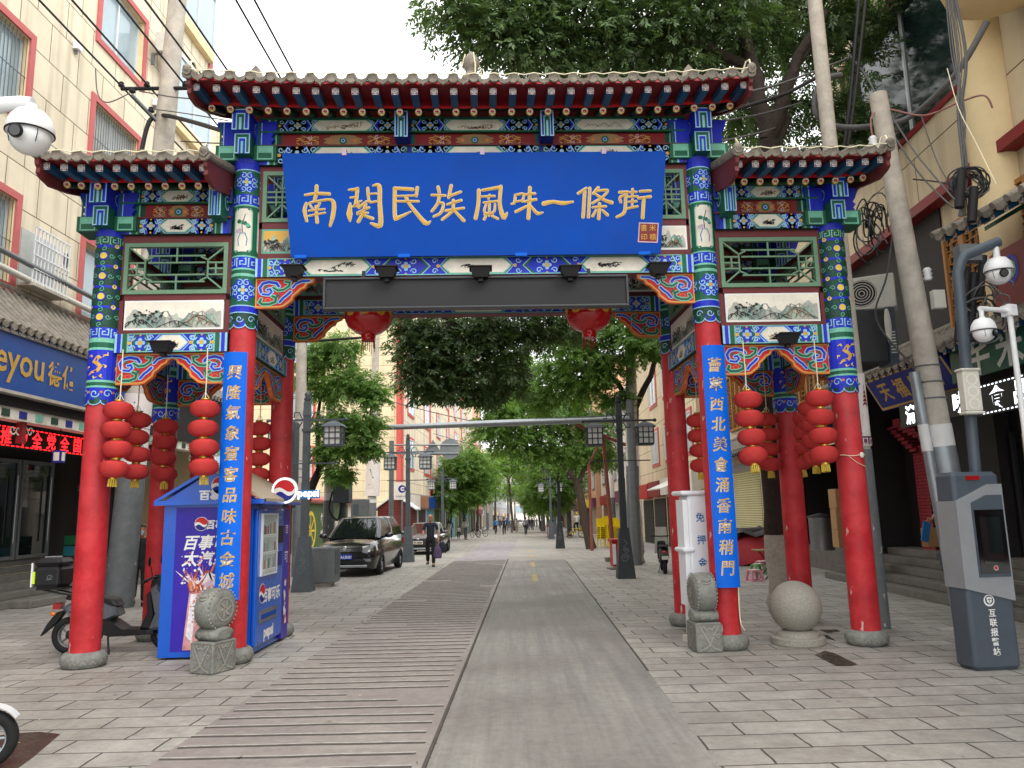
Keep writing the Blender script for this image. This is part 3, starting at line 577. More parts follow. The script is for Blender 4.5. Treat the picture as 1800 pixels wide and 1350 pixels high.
# ---- roofs
mb = MB(); mb.box(-.046, .046, 0, .44, -.046, .046, 'rafterblue'); p = Pan(mb, (0, 0, 0)); p.rect(-.044, .044, -.044, .044, 'cream', 1); p.rect(-.036, .036, -.036, .036, 'deepblue', 1.8)
for k in range(8): a = k*PI/4; p.line([(.007*math.cos(a), .007*math.sin(a)), (.036*math.cos(a), .036*math.sin(a))], [.005, .017], 'cream', 2.6)
for s in (-1, 1):
    for t in (-1, 1): p.line([(s*.04, t*.024), (s*.04, t*.04), (s*.024, t*.04)], .006, 'orange', 2.6)
fly = mb.build('flying_rafter'); fly.rotation_euler = (.1, 0, 0)
mb = MB(); mb.lathe([(.05, 0), (.05, -.52)], (0, 0, 0), 'dgreen', 12, axis='y'); p = Pan(mb, (0, 0, 0))
p.disc(0, 0, .047, 'gold', 1, 14); p.disc(-.018, .014, .024, 'cream', 1.6, 9); p.disc(.018, .014, .024, 'cream', 1.6, 9); p.poly([(-.036, .004), (.036, .004), (0, -.04)], 'cream', 1.6); p.disc(-.012, .008, .014, 'red', 2.4, 8); p.disc(.012, .008, .014, 'red', 2.4, 8); p.line([(-.01, -.016), (.012, -.012), (.004, .002)], .008, 'ink', 3)
rnd = mb.build('round_rafter'); rnd.rotation_euler = (.42, 0, 0)
used = {fly: 0, rnd: 0}
def roof(uL, uR, dz, zR, nf, liftL, liftR, beasts):
    W = uR-uL; vF, vR = -1.05, 1.03; rs = random.Random(int(dz*100)+int(uL*10))
    def lift(u):
        t = (u-uL)/W*2-1; return (liftR if t > 0 else liftL)*abs(t)**3.2
    def pt(u, t, up=0, back=False):
        v = vF+(vR-vF)*t; z = 7.30+dz+(zR-7.30-dz)*(.78*t+.22*t*t)+lift(u)*(1-t)+up; return (u, v if not back else 2*vR-v, z)
    mb = MB(); nu, ntt = 24, 6
    for back in (False, True):
        for up, flip in ((.0, 0), (-.045, 1)):
            vs = [pt(uL+W*i/nu, max(.035, j/ntt), up, back) for j in range(ntt+1) for i in range(nu+1)]
            mb.add(vs, [(j*(nu+1)+i, j*(nu+1)+i+1, (j+1)*(nu+1)+i+1, (j+1)*(nu+1)+i) for j in range(ntt) for i in range(nu)], 'tile_grey' if not flip else 'dred')
        n = max(4, round(W/.255)); st = W/n
        for i in range(n+1):
            u = uL+st*i; jj = rs.uniform(-.012, .012); mb.tube([pt(u, t, .02, back) for t in (-.012, .2, .4, .6, .8, 1)], .058, 'tile_grey', 8)
            if not back:
                a = pt(u, 0, .012); mb.lathe([(.03, .0), (.07, .004), (.076, .022), (.066, .035)], (u+jj, a[1]+.012, a[2]+jj), 'tile_grey', 10, axis='y')
            if i < n and not back: # drip tile between two cover rolls
                a = pt(u+st/2, 0, 0); dr = [(-.082, .035), (-.05, .0), (0, -.015), (.05, .0), (.082, .035), (.078, -.01), (.055, -.05), (.02, -.062), (0, -.082+jj), (-.02, -.062), (-.055, -.05), (-.078, -.01)]
                mb.prism(dr, lambda x, z, d: (a[0]+x+jj, a[1]-.02+d-z*.25, a[2]+z), -.014, .014, 'tile_grey')
    r_ = mb.build('roof', gate)
    mb = MB(); zf = 7.245+dz; nn = 30 # fascia, soffits and rafter board follow the upturn
    for (va, za, vb, zb, m_) in ((-1.0, 7.262, -.99, 7.30, 'red'), (-.99, 7.262, -.5, 7.325, 'dred'), (-.52, 7.195, -.515, 7.235, 'red'), (-.5, 7.21, .0, 7.44, 'dgreen'), (-.515, 7.235, -.5, 7.325, 'dred'), (-.52, 7.195, -.5, 7.2, 'dred')):
        vs = []
        for i in range(nn+1): u = uL+.02+(W-.04)*i/nn; l_ = lift(u); vs += [(u, va, za+dz+l_), (u, vb, zb+dz+l_)]
        mb.add(vs, [(2*i, 2*i+2, 2*i+3, 2*i+1) for i in range(nn)], m_)
    mb.build('soffit_board', r_)
    for i in range(nf):
        u = uL+.06+(W-.12)*i/(nf-1)
        for src, vv, zz in ((fly, -.92, 7.208), (rnd, -.5, 7.15)):
            if src is rnd: u2 = u*.985 if uL*uR < 0 else u+(-.03 if i == nf-1 else .03 if i == 0 else 0)
            else: u2 = u
            k = src if src.parent is None else src.copy()
            if k is not src: C.objects.link(k)
            k.parent = r_; k.location = (u2+rs.uniform(-.006, .006), vv, zz+dz+lift(u2)); k.rotation_euler = src.rotation_euler
    for u, ex in ((uL, -1), (uR, 1)): # barge boards and coping at the ends
        mb = MB(); top = [pt(u, t, -.02) for t in (0, .15, .35, .6, .85, 1)]; bot = [(a[0], a[1]+.02*i, a[2]-.30-.04*math.sin(i)) for i, a in enumerate(top)]
        head_ = [(top[0][0], top[0][1]+.02, top[0][2]-.1), (top[0][0], top[0][1]+.06, top[0][2]-.13), (top[0][0], top[0][1]+.05, top[0][2]-.2), (top[0][0], top[0][1]+.12, top[0][2]-.24)]
        poly = [(a[1], a[2]) for a in top]+[(a[1], a[2]) for a in bot[::-1][:-1]]+[(a[1], a[2]) for a in head_[::-1]]
        mb.prism(poly, lambda a, b, d: (u+d, a, b), -.025, .025, 'maroon')
        mb.tube([pt(u, t, .045) for t in (-.03, .2, .4, .6, .8, 1)], .055, 'tile_grey', 8); mb.ellipsoid((u, vF-.03, pt(u, 0)[2]+.06), (.06, .06, .06), 'tile_grey', 10, 6)
        mb.build('barge_board', r_)
    mb = MB(); zr = zR+.02; mb.box(uL, uR, vR-.08, vR+.08, zr-.06, zr+.16, 'tile_grey'); mb.tube([(uL, vR, zr+.17), (uR, vR, zr+.17)], .07, 'tile_grey', 8)
    for u, s in ((uL, -1), (uR, 1)):
        if beasts: mb.loft([[(u-s*.1, vR-.07, zr+.1), (u-s*.1, vR+.07, zr+.1), (u-s*.5, vR+.07, zr+.1), (u-s*.5, vR-.07, zr+.1)], [(u-s*.06, vR-.06, zr+.35), (u-s*.06, vR+.06, zr+.35), (u-s*.36, vR+.06, zr+.3), (u-s*.36, vR-.06, zr+.3)], [(u-s*.2, vR-.02, zr+.58), (u-s*.2, vR+.02, zr+.58), (u-s*.27, vR+.02, zr+.5), (u-s*.27, vR-.02, zr+.5)]], 'tile_grey')
    mb.build('ridge', r_); return r_, pt
rc, ptc = roof(-3.63, 3.63, 0, 8.2, 29, .075, .085, True)
rl, ptl = roof(-5.44, -3.37, -1.035, 6.86, 10, .04, 0, False)
rr, ptr = roof(3.37, 5.36, -1.03, 6.86, 10, 0, .06, False)
mb = MB(); mb.lathe([(.13, 0), (.16, .05), (.12, .1), (.15, .16), (.17, .24), (.12, .32), (.075, .37), (.1, .42), (.14, .52), (.12, .6), (.06, .66), (.03, .72)], (0, 0, 0), 'tile_grey', 16)
for k in range(4): a = k*PI/2+.4; mb.tube([(.15*math.cos(a), .15*math.sin(a), .2), (.17*math.cos(a), .17*math.sin(a), .4), (.1*math.cos(a), .1*math.sin(a), .66)], .012, 'string', 5)
fo = mb.build('finial', rc); fo.location = (-.05, 1.03, 8.3)
# eave light cable along each tiled edge
for nm, uL, uR, pt, lb in (('central', -3.6, 3.62, ptc, 'thin pale cable looped along the tiled eave of the central roof'), ('left', -5.4, -3.4, ptl, 'thin pale cable looped along the tiled eave above the kiosk side of the archway'), ('right', 3.4, 5.34, ptr, 'thin pale cable looped along the tiled eave beside the leaning pole')):
    mb = MB(); n = int((uR-uL)/.128); pts = []
    for i in range(n+1): u = uL+(uR-uL)*i/n; a = pt(u, 0, 0); pts.append((a[0], a[1]-.045, a[2]+(.06 if i % 2 == 0 else .035)))
    mb.tube(pts, .008, 'string', 5)
    for s, e in ((-1, pts[0]), (1, pts[-1])): mb.tube([e, (e[0]+s*.02, e[1]+.1, e[2]+.16), (e[0]+s*.0, e[1]+.16, e[2]+.17), (e[0]-s*.05, e[1]+.2, e[2]+.02)], .012, 'string', 5)
    o = mb.build('light_cable'); o.location = (GX, GY, 0); o.rotation_euler = (0, 0, GA); tag(o, lb, 'cable')

# ---- name board
STROKES3 = '''90,180,22;200,165,30;320,170,34|200,95,36;195,170,36;175,240,26|100,260,26;85,330,40;105,430,26|130,255,14;200,240,22;330,225,26;365,270,44;355,380,46;330,475,26|130,265,20;160,310,20|230,255,24;205,310,22|125,330,14;275,315,18|125,380,16;280,350,18|195,290,26;200,380,30;205,440,36
510,130,16;590,125,40|592,120,36;575,260,34;555,290,20|525,205,16;570,200,20|522,260,16;515,360,66;520,430,16|550,290,22;630,235,12|690,115,28;705,240,26;770,240,18|740,90,14;800,95,44;805,250,44;815,440,50;790,475,50;720,450,16|710,170,16;770,165,18|612,240,18;590,290,18|680,240,22;605,300,26|590,350,18;700,300,26|590,365,16;690,350,22|670,270,30;640,360,34;600,435,34|640,370,20;735,405,34
945,115,34;1120,125,36|950,115,38;950,380,40;985,395,40;1100,340,12|1165,110,36;1155,190,28|970,190,18;1160,185,20|970,240,22;1175,240,24|1055,195,36;1100,280,30;1240,445,50;1290,430,10
1365,105,34;1375,155,30|1305,180,24;1430,185,26|1375,190,32;1360,260,28;1305,335,26|1370,255,20;1415,265,26;1390,350,30;1325,385,24|1490,90,34;1465,205,26|1475,190,26;1580,150,26|1455,270,22;1585,230,28|1510,230,30;1500,330,30;1405,415,28|1440,330,28;1610,305,24|1520,330,26;1610,425,36'''
STROKES4 = '''115,130,36;110,260,34;85,390,38|150,130,24;295,105,36|320,95,34;310,260,36;345,380,50;378,340,14|125,190,18;260,185,22|215,175,24;205,210,18|160,245,16;280,232,22|185,255,20;165,320,22;190,345,20;255,330,22;265,260,20|215,235,22;210,365,24|180,370,24;165,400,24|165,355,14;245,350,16|240,370,22;290,395,26
455,175,26;445,245,26;420,258,18|455,175,20;530,165,24;520,235,22|450,238,18;525,225,18|550,170,22;635,160,26|545,235,24;645,215,28|590,105,34;585,250,34;575,390,38|560,280,24;460,330,30|600,280,22;660,345,36;710,335,10
720,255,48;800,238,36;900,250,40;988,238,20
1115,110,22;1040,160,28|1100,140,32;1085,380,34|1148,110,28;1135,380,30|1225,105,28;1180,160,26|1200,140,20;1310,130,24;1270,190,24;1175,250,26|1200,165,22;1280,220,30;1350,245,40|1175,290,22;1295,280,24|1238,255,30;1230,395,34|1205,315,20;1175,370,28|1265,315,20;1310,360,32
1425,150,30;1500,145,24|1435,240,26;1430,195,24;1490,170,22|1480,180,30;1470,330,32;1400,380,26|1510,150,18;1580,145,20|1545,120,24;1540,195,22|1505,192,20;1590,187,22|1510,238,18;1580,233,20|1545,215,22;1540,290,20|1500,300,22;1590,280,22|1615,140,24;1710,135,26|1600,205,24;1710,190,30|1650,200,34;1638,385,36'''
SB, ST = V((0, -.27, 5.2)), V((0, -.46, 6.586))
sup = (ST-SB).normalized(); sn = V((0, -sup.z, sup.y)); SH = (ST-SB).length
def SP(px, py):
    # photo pixel -> place on the tilted board, in board coordinates
    O = gw(0, SB.y, SB.z); n_ = _gn*sn.y+V((0, 0, sn.z)); d = ray(px, py); E0 = V((0, 0, EYE)); t = (O-E0).dot(n_)/d.dot(n_); q = E0+d*t-O
    return q.dot(_gu), q.dot(_gn*sup.y+V((0, 0, sup.z)))
nb = thing('name_board', 'large blue trapezoid name board with nine gold characters and a red seal', 'sign', gw(0, SB.y, SB.z), GA)
def bm(a, b, d=0): return (a, sup.y*b+sn.y*d, sup.z*b+sn.z*d)
mb = MB(); mb.prism([(-2.47, 0), (2.5, 0), (2.6, SH), (-2.58, SH)], lambda a, b, d: bm(a, b, d), -.05, 0, 'signblue', 'deepblue'); mb.build('board', nb)
def brush(pan, ch, conv, k, m1='goldtext', m2='cream'):
    for st in ch.split('|'):
        q = [tuple(map(float, t.split(','))) for t in st.split(';')]; pts = [conv(a, b) for a, b, _ in q]; ws = [c*k for _, _, c in q]
        P3, W3 = [], [] # smooth the stroke
        n = len(pts)
        for i in range(n-1):
            p0, p1, p2, p3 = pts[max(i-1, 0)], pts[i], pts[i+1], pts[min(i+2, n-1)]
            for j in range(5):
                t = j/5; f = lambda a, b, c, d: .5*(2*b+(c-a)*t+(2*a-5*b+4*c-d)*t*t+(3*b-a-3*c+d)*t**3)
                P3.append((f(p0[0], p1[0], p2[0], p3[0]), f(p0[1], p1[1], p2[1], p3[1]))); W3.append(ws[i]+(ws[i+1]-ws[i])*t)
        P3.append(pts[-1]); W3.append(ws[-1])
        pan.line(P3, [a*.86+.011 for a in W3], m2, 1.2, cap=True); pan.line(P3, [a*.86 for a in W3], m1, 4, cap=True); pan.line(P3, [a*.4 for a in W3], 'gold', 6.5, cap=True)
for ch in STROKES3.split('\n'):
    mb = MB(); brush(Pan(mb, (0, 0, 0), W=sup, N=sn), ch, lambda a, b: SP(520+a/5.4545, 310+b/5.4545), .0071/5.4545); mb.build('character', nb)
for ch in STROKES4.split('\n'):
    mb = MB(); brush(Pan(mb, (0, 0, 0), W=sup, N=sn), ch, lambda a, b: SP(820+a/5.294, 310+b/5.294), .0071/5.294); mb.build('character', nb)
mb = MB(); p = Pan(mb, (0, 0, 0), W=sup, N=sn); q = [SP(1122, 425), SP(1155, 426), SP(1157, 393), SP(1124, 392)]; p.poly(q, 'dred', 1.5); p.line(q, .016, 'lilac', 2.2, closed=True)
cx_, cy_ = sum(a for a, _ in q)/4, sum(b for _, b in q)/4
for t, a, b in (('米', .06, .065), ('積', .06, -.06), ('書', -.06, .065), ('印', -.06, -.06)): text(p, t, cx_+a, cy_+b, .095, 'goldtext', 3, 0)
mb.build('seal', nb)
for i, px in enumerate((528, 710, 916, 1133)):
    mb = MB(); a, b = SP(px, 449); mb.add([], [], 'lblue'); mb.prism([(a-.08, -.012), (a+.08, -.012), (a+.08, .03), (a-.08, .03)], lambda x, y, d: bm(x, y, d), -.04, .012, 'boardblue'); mb.build('clip', nb)
for a in (-1.75, .1, 1.75):
    mb = MB(); mb.prism([(a-.03, SH-.03), (a+.03, SH-.03), (a+.03, SH+.05), (a-.03, SH+.05)], lambda x, y, d: bm(x, y, d), -.08, .01, 'lilac'); mb.build('clip', nb)
# ---- dark display under the beam
ld = thing('scrolling_display', 'long dark grey unlit scrolling display under the painted beam', 'display', gw(0, -.36, 4.665), GA)
mb = MB(); mb.box(-1.99, 1.99, 0.012, .12, -.19, .19, 'leddark'); mb.build('screen', ld)
mb = MB(); fr = [(-2.02, -.215), (2.02, -.215), (2.02, .215), (-2.02, .215)]
for a, b, c, d in ((-2.02, 2.02, -.215, -.185), (-2.02, 2.02, .185, .215), (-2.02, -1.985, -.185, .185), (1.985, 2.02, -.185, .185)): mb.box(a, b, -.02, .13, c, d, 'ledframe')
mb.build('frame', ld, bevel=.008)
mb = MB()
for x in (-1.5, 0, 1.5): mb.box(x-.02, x+.02, .04, .1, .215, .32, 'black')
mb.build('hanger', ld)
# ---- floodlights
def flood(px, py, v, lab):
    u, z = GP(px, py, v); t = thing('floodlight', lab, 'floodlight', gw(u, v, z), GA, 'floodlights on the painted beams')
    mb = MB(); mb.loft([[(-.09, -.06, -.06), (.09, -.06, -.06), (.09, .08, -.06), (-.09, .08, -.06)], [(-.125, -.11, .06), (.125, -.11, .06), (.125, .1, .06), (-.125, .1, .06)]], 'black', smooth=False); mb.box(-.15, .15, -.14, .12, .062, .074, 'dark'); mb.build('lamp_body', t)
    mb = MB(); mb.box(-.02, .02, .09, .24, -.03, .0, 'black'); mb.box(-.03, .03, -.0, .1, -.1, -.062, 'black'); mb.build('bracket', t)
for a in ((516, 479, -.42, 'black floodlight below the first end of the name board, above a painted spandrel'), (680, 481, -.42, 'black floodlight on the beam between the plum branch and the first flower'), (845, 481, -.42, 'black floodlight at the middle of the beam under the name board'), (1002, 480, -.42, 'black floodlight on the beam next to the flower medallion before the seal'), (1158, 475, -.42, 'black floodlight on the beam below the red seal'), (285, 612, -.38, 'black floodlight on the side bay beam above the vending kiosk'), (1386, 597, -.38, 'black floodlight on the side bay beam above the stone ball')): flood(*a)
# ---- couplet boards
def couplet(px_top, s, txt, lab):
    u = 3.155*s-.01*s if s > 0 else -3.17; t = thing('couplet_board', lab, 'couplet', gw(u+(0 if s > 0 else 0), -.2, 0), GA, 'couplet boards on the inner columns')
    mb = MB(); R = .32; n = 8; ang = [-.5+i/n for i in range(n+1)]
    pr = [(R*math.sin(a), -R*math.cos(a)+R*.86) for a in ang]; pr = pr+[(x*.94, y+.018) for x, y in pr[::-1]]
    mb.loft([[(x, y, .78) for x, y in pr], [(x, y, 3.93) for x, y in pr]], 'boardblue', smooth=False); mb.build('board', t)
    N_ = len(txt)
    for i, c in enumerate(txt):
        mb = MB(); p = Pan(mb, (0, -R*.14, 0), cyl=None); z = 3.66-(3.66-1.02)*i/(N_-1)
        p.cyl = R; p.O = V((0, R*.86, 0)); text(p, c, 0, z, .2, 'cream', 1.2, .0035, .95, .12); text(p, c, .003, z+.002, .2, 'goldtext', 2.6, 0, .95, .12); mb.build('character', t)
couplet(0, -1, '興隆氣象賓客品味古金城', 'blue couplet board behind the stone drum by the drinks kiosk, ending in the character 城')
couplet(0, 1, '薈萃西北美食涌香南稍門', 'blue couplet board beside the white rental cabinet, ending in the character 門')
# ---- red lantern strings
def lantern_proto():
    n = 40; rings = []
    for i in range(13):
        t = PI*(i+.6)/13.2; rr = .185*(math.sin(t)**.8); rings.append([(rr*math.cos(2*PI*j/n), rr*math.sin(2*PI*j/n), -.105*math.cos(t)+(.004 if i % 2 else 0)) for j in range(n)])
    # fine horizontal wire ribs
    R2 = []
    for i in range(25):
        t = PI*(i+.8)/25.6; rr = .192*(math.sin(t)**.75)*(1 if i % 2 else .9); R2.append([(rr*math.cos(2*PI*j/n), rr*math.sin(2*PI*j/n), -.112*math.cos(t)) for j in range(n)])
    mb = MB(); mb.loft(R2, 'lanternred'); return mb.build('lantern')
LP = lantern_proto()
mb = MB(); mb.lathe([(.05, .1), (.05, .135), (.058, .135), (.058, .12)], (0, 0, 0), 'brass', 14); CAP = mb.build('cap'); mb = MB(); mb.lathe([(.05, -.135), (.05, -.1)], (0, 0, 0), 'brass', 14); RIM = mb.build('bottom_rim')
mb = MB()
for k in range(12): a = k*PI/6; mb.tube([(.045*math.cos(a), .045*math.sin(a), -.13), (.05*math.cos(a), .05*math.sin(a), -.225)], .009, 'tassel', 4)
TAS = mb.build('tassel')
lrs = random.Random(3)
def lantern_string(u, v, z1, zt, n, lab, grp, sc_=1., lean=0):
    t = thing('lantern_string', lab, 'lantern string', gw(u, v, zt), GA, grp)
    mb = MB(); mb.tube([(0, 0, .0), (.004, 0, (z1-zt)*.5), (0, 0, z1-zt+.12*sc_)], .008, 'string', 5); mb.tube([(-.05, 0, z1-zt+.13*sc_), (0, 0, z1-zt+.22), (.05, 0, z1-zt+.13*sc_)], .005, 'string', 4); mb.build('cord', t)
    for i in range(n):
        k = LP if LP.parent is None else LP.copy()
        if k is not LP: C.objects.link(k)
        k.parent = t; dx = lrs.uniform(-.015, .015)+lean*i*.012; k.location = (dx, lrs.uniform(-.01, .01), z1-zt-.247*sc_*i); k.scale = (sc_,)*3
        k.rotation_euler = (lrs.uniform(-.05, .05), lrs.uniform(-.06, .06)+(.22*lean if i == n-1 else 0), lrs.uniform(0, 3))
        for src in ((CAP, RIM, TAS) if i == n-1 else (CAP, RIM)):
            q = src if src.parent is None else src.copy()
            if q is not src: C.objects.link(q)
            q.parent = k; q.location = (0, 0, 0)
G1 = 'red lantern strings hung round the archway'
for u, v, lab, ln in ((-4.585, -.3, 'bright red lantern string at the front beside the column near the scooter', -.3), (-3.505, -.3, 'bright red lantern string at the front hanging over the kiosk gable', .1), (3.525, -.3, 'bright red lantern string with its lowest lantern kicked aside', 1.0), (4.485, -.3, 'bright red lantern string at the front next to the corded outer column', .5)):
    lantern_string(u, v, 3.175, 3.97, 4, lab, G1, 1., ln)
for u, v, lab in ((-4.72, 1.45, 'shaded red lantern string hanging before the grey wrapped pole'), (-4.35, 2.0, 'shaded red lantern string half hidden above the kiosk roof'), (-3.47, 1.98, 'shaded red lantern string beside the back column near the round kiosk sign'), (3.49, 1.98, 'shaded red lantern string above the white rental cabinet'), (4.62, 1.98, 'shaded red lantern string before the tree trunk with the whitewashed foot'), (5.12, 2.0, 'shaded red lantern string beside the back column near the stacked cartons'), (-4.78, .65, 'red lantern string mostly hidden behind the bright one near the scooter'), (4.78, .65, 'red lantern string mostly hidden behind the bright one by the outer column')):
    lantern_string(u, v, 3.165, 3.95, 4, lab, G1, .97, lrs.uniform(-.3, .5))
# ---- two palace lanterns in the passage
for u, lab in ((-1.63, 'round red palace lantern behind the display on the side of the van'), (1.66, 'round red palace lantern behind the display on the street tree side')):
    t = thing('palace_lantern', lab, 'lantern', gw(u, 1.0, 4.66), GA, 'palace lanterns in the passage')
    mb = MB(); prof = [(.1, -.24), (.2, -.2), (.3, -.12), (.345, -.02), (.35, .06), (.33, .14), (.25, .22), (.1, .25)]; mb.lathe(prof, (0, 0, 0), 'palacered', 24); p = Pan(mb, (0, 0, 0), cyl=.352)
    for k in range(-4, 5): p.disc(k*.235, .06, .075, 'gold', 1, 12, .9); curl(p, k*.235, .06, .05, 0, 1, 2, 'orange', .01)
    mb.build('lantern_body', t)
    mb = MB(); mb.lathe([(.11, -.24), (.1, -.32), (.105, -.33)], (0, 0, 0), 'palacered', 16)
    for k in range(10): a = k*PI/5; mb.tube([(.09*math.cos(a), .09*math.sin(a), -.33), (.1*math.cos(a), .1*math.sin(a), -.45-.03*(k % 3))], .007, 'dred', 4)
    mb.build('tassel', t); mb = MB(); mb.lathe([(.1, .25), (.09, .31)], (0, 0, 0), 'brass', 14); mb.tube([(0, 0, .3), (0, 0, 1.0)], .01, 'black', 5); mb.build('hanger', t)
# ================================================================== GROUND
def ground_mat():
    ma = bpy.data.materials.new('paving'); ma.use_nodes = True; n = ma.node_tree; L_ = n.links; b = n.nodes['Principled BSDF']; b.inputs['Roughness'].default_value = .72
    g = n.nodes.new('ShaderNodeNewGeometry'); br = n.nodes.new('ShaderNodeTexBrick'); mp = n.nodes.new('ShaderNodeMapping'); mp.inputs['Rotation'].default_value = (0, 0, -.02)
    L_.new(g.outputs['Position'], mp.inputs[0])
    wob = n.nodes.new('ShaderNodeTexNoise'); wob.inputs['Scale'].default_value = 2.2; L_.new(mp.outputs[0], wob.inputs['Vector'])
    wm = n.nodes.new('ShaderNodeVectorMath'); wm.operation = 'MULTIPLY_ADD'; wm.inputs[1].default_value = (.05, .05, 0); L_.new(wob.outputs['Color'], wm.inputs[0]); L_.new(mp.outputs[0], wm.inputs[2])
    L_.new(wm.outputs[0], br.inputs['Vector']); br.inputs['Scale'].default_value = 1; br.inputs['Brick Width'].default_value = .78; br.inputs['Row Height'].default_value = .36; br.inputs['Mortar Size'].default_value = .0125; br.inputs['Mortar Smooth'].default_value = .5; br.inputs['Bias'].default_value = 0
    br.inputs['Color1'].default_value = col(168, 164, 156); br.inputs['Color2'].default_value = col(154, 150, 142); br.inputs['Mortar'].default_value = col(72, 68, 63)
    n1 = n.nodes.new('ShaderNodeTexNoise'); n1.inputs['Scale'].default_value = .55; n1.inputs['Detail'].default_value = 10; n1.inputs['Roughness'].default_value = .7; L_.new(g.outputs['Position'], n1.inputs['Vector'])
    m1 = n.nodes.new('ShaderNodeMapRange'); m1.inputs[1].default_value = .3; m1.inputs[2].default_value = .72; m1.inputs[3].default_value = .74; m1.inputs[4].default_value = 1.2; L_.new(n1.outputs['Fac'], m1.inputs[0])
    n2 = n.nodes.new('ShaderNodeTexNoise'); n2.inputs['Scale'].default_value = 14; n2.inputs['Detail'].default_value = 8; n2.inputs['Roughness'].default_value = .75; L_.new(g.outputs['Position'], n2.inputs['Vector'])
    m2 = n.nodes.new('ShaderNodeMapRange'); m2.inputs[1].default_value = .25; m2.inputs[2].default_value = .75; m2.inputs[3].default_value = .84; m2.inputs[4].default_value = 1.14; L_.new(n2.outputs['Fac'], m2.inputs[0])
    mm = n.nodes.new('ShaderNodeMath'); mm.operation = 'MULTIPLY'; L_.new(m1.outputs[0], mm.inputs[0]); L_.new(m2.outputs[0], mm.inputs[1])
    mx = n.nodes.new('ShaderNodeMix'); mx.data_type = 'RGBA'; mx.blend_type = 'MULTIPLY'; mx.inputs[0].default_value = 1; L_.new(br.outputs['Color'], mx.inputs['A']); L_.new(mm.outputs[0], mx.inputs['B'])
    n3 = n.nodes.new('ShaderNodeTexNoise'); n3.inputs['Scale'].default_value = .9; n3.inputs['Detail'].default_value = 12; n3.inputs['Roughness'].default_value = .8; L_.new(g.outputs['Position'], n3.inputs['Vector'])
    m3 = n.nodes.new('ShaderNodeMapRange'); m3.inputs[1].default_value = .52; m3.inputs[2].default_value = .72; m3.inputs[4].default_value = .6; L_.new(n3.outputs['Fac'], m3.inputs[0])
    mx2 = n.nodes.new('ShaderNodeMix'); mx2.data_type = 'RGBA'; mx2.inputs['B'].default_value = col(112, 98, 82); L_.new(m3.outputs[0], mx2.inputs[0]); L_.new(mx.outputs['Result'], mx2.inputs['A']); vo = n.nodes.new('ShaderNodeTexVoronoi'); vo.inputs['Scale'].default_value = 1.7; L_.new(g.outputs['Position'], vo.inputs['Vector']); m4 = n.nodes.new('ShaderNodeMapRange'); m4.inputs[1].default_value = .035; m4.inputs[2].default_value = .06; m4.inputs[3].default_value = .6; m4.inputs[4].default_value = 0; L_.new(vo.outputs['Distance'], m4.inputs[0]); mx3 = n.nodes.new('ShaderNodeMix'); mx3.data_type = 'RGBA'; mx3.inputs['B'].default_value = col(70, 66, 60); L_.new(m4.outputs[0], mx3.inputs[0]); L_.new(mx2.outputs['Result'], mx3.inputs['A'])
    wn = n.nodes.new('ShaderNodeTexNoise'); wn.inputs['Scale'].default_value = 3.2; wn.inputs['Detail'].default_value = 12; wn.inputs['Roughness'].default_value = .85; L_.new(g.outputs['Position'], wn.inputs['Vector']); m5 = n.nodes.new('ShaderNodeMapRange'); m5.inputs[1].default_value = .4; m5.inputs[2].default_value = .62; m5.inputs[3].default_value = .78; m5.inputs[4].default_value = 1.1; L_.new(wn.outputs['Fac'], m5.inputs[0]); mx4 = n.nodes.new('ShaderNodeMix'); mx4.data_type = 'RGBA'; mx4.blend_type = 'MULTIPLY'; mx4.inputs[0].default_value = 1; L_.new(mx3.outputs['Result'], mx4.inputs['A']); L_.new(m5.outputs[0], mx4.inputs['B']); L_.new(mx4.outputs['Result'], b.inputs['Base Color'])
    bp = n.nodes.new('ShaderNodeBump'); bp.inputs['Strength'].default_value = .5; bp.inputs['Distance'].default_value = .012; bp.invert = True; ad = n.nodes.new('ShaderNodeMath'); ad.operation = 'MULTIPLY_ADD'; ad.inputs[1].default_value = -.25; L_.new(n2.outputs['Fac'], ad.inputs[0]); L_.new(br.outputs['Fac'], ad.inputs[2]); L_.new(ad.outputs[0], bp.inputs['Height']); L_.new(bp.outputs[0], b.inputs['Normal'])
    MATS['paving'] = ma
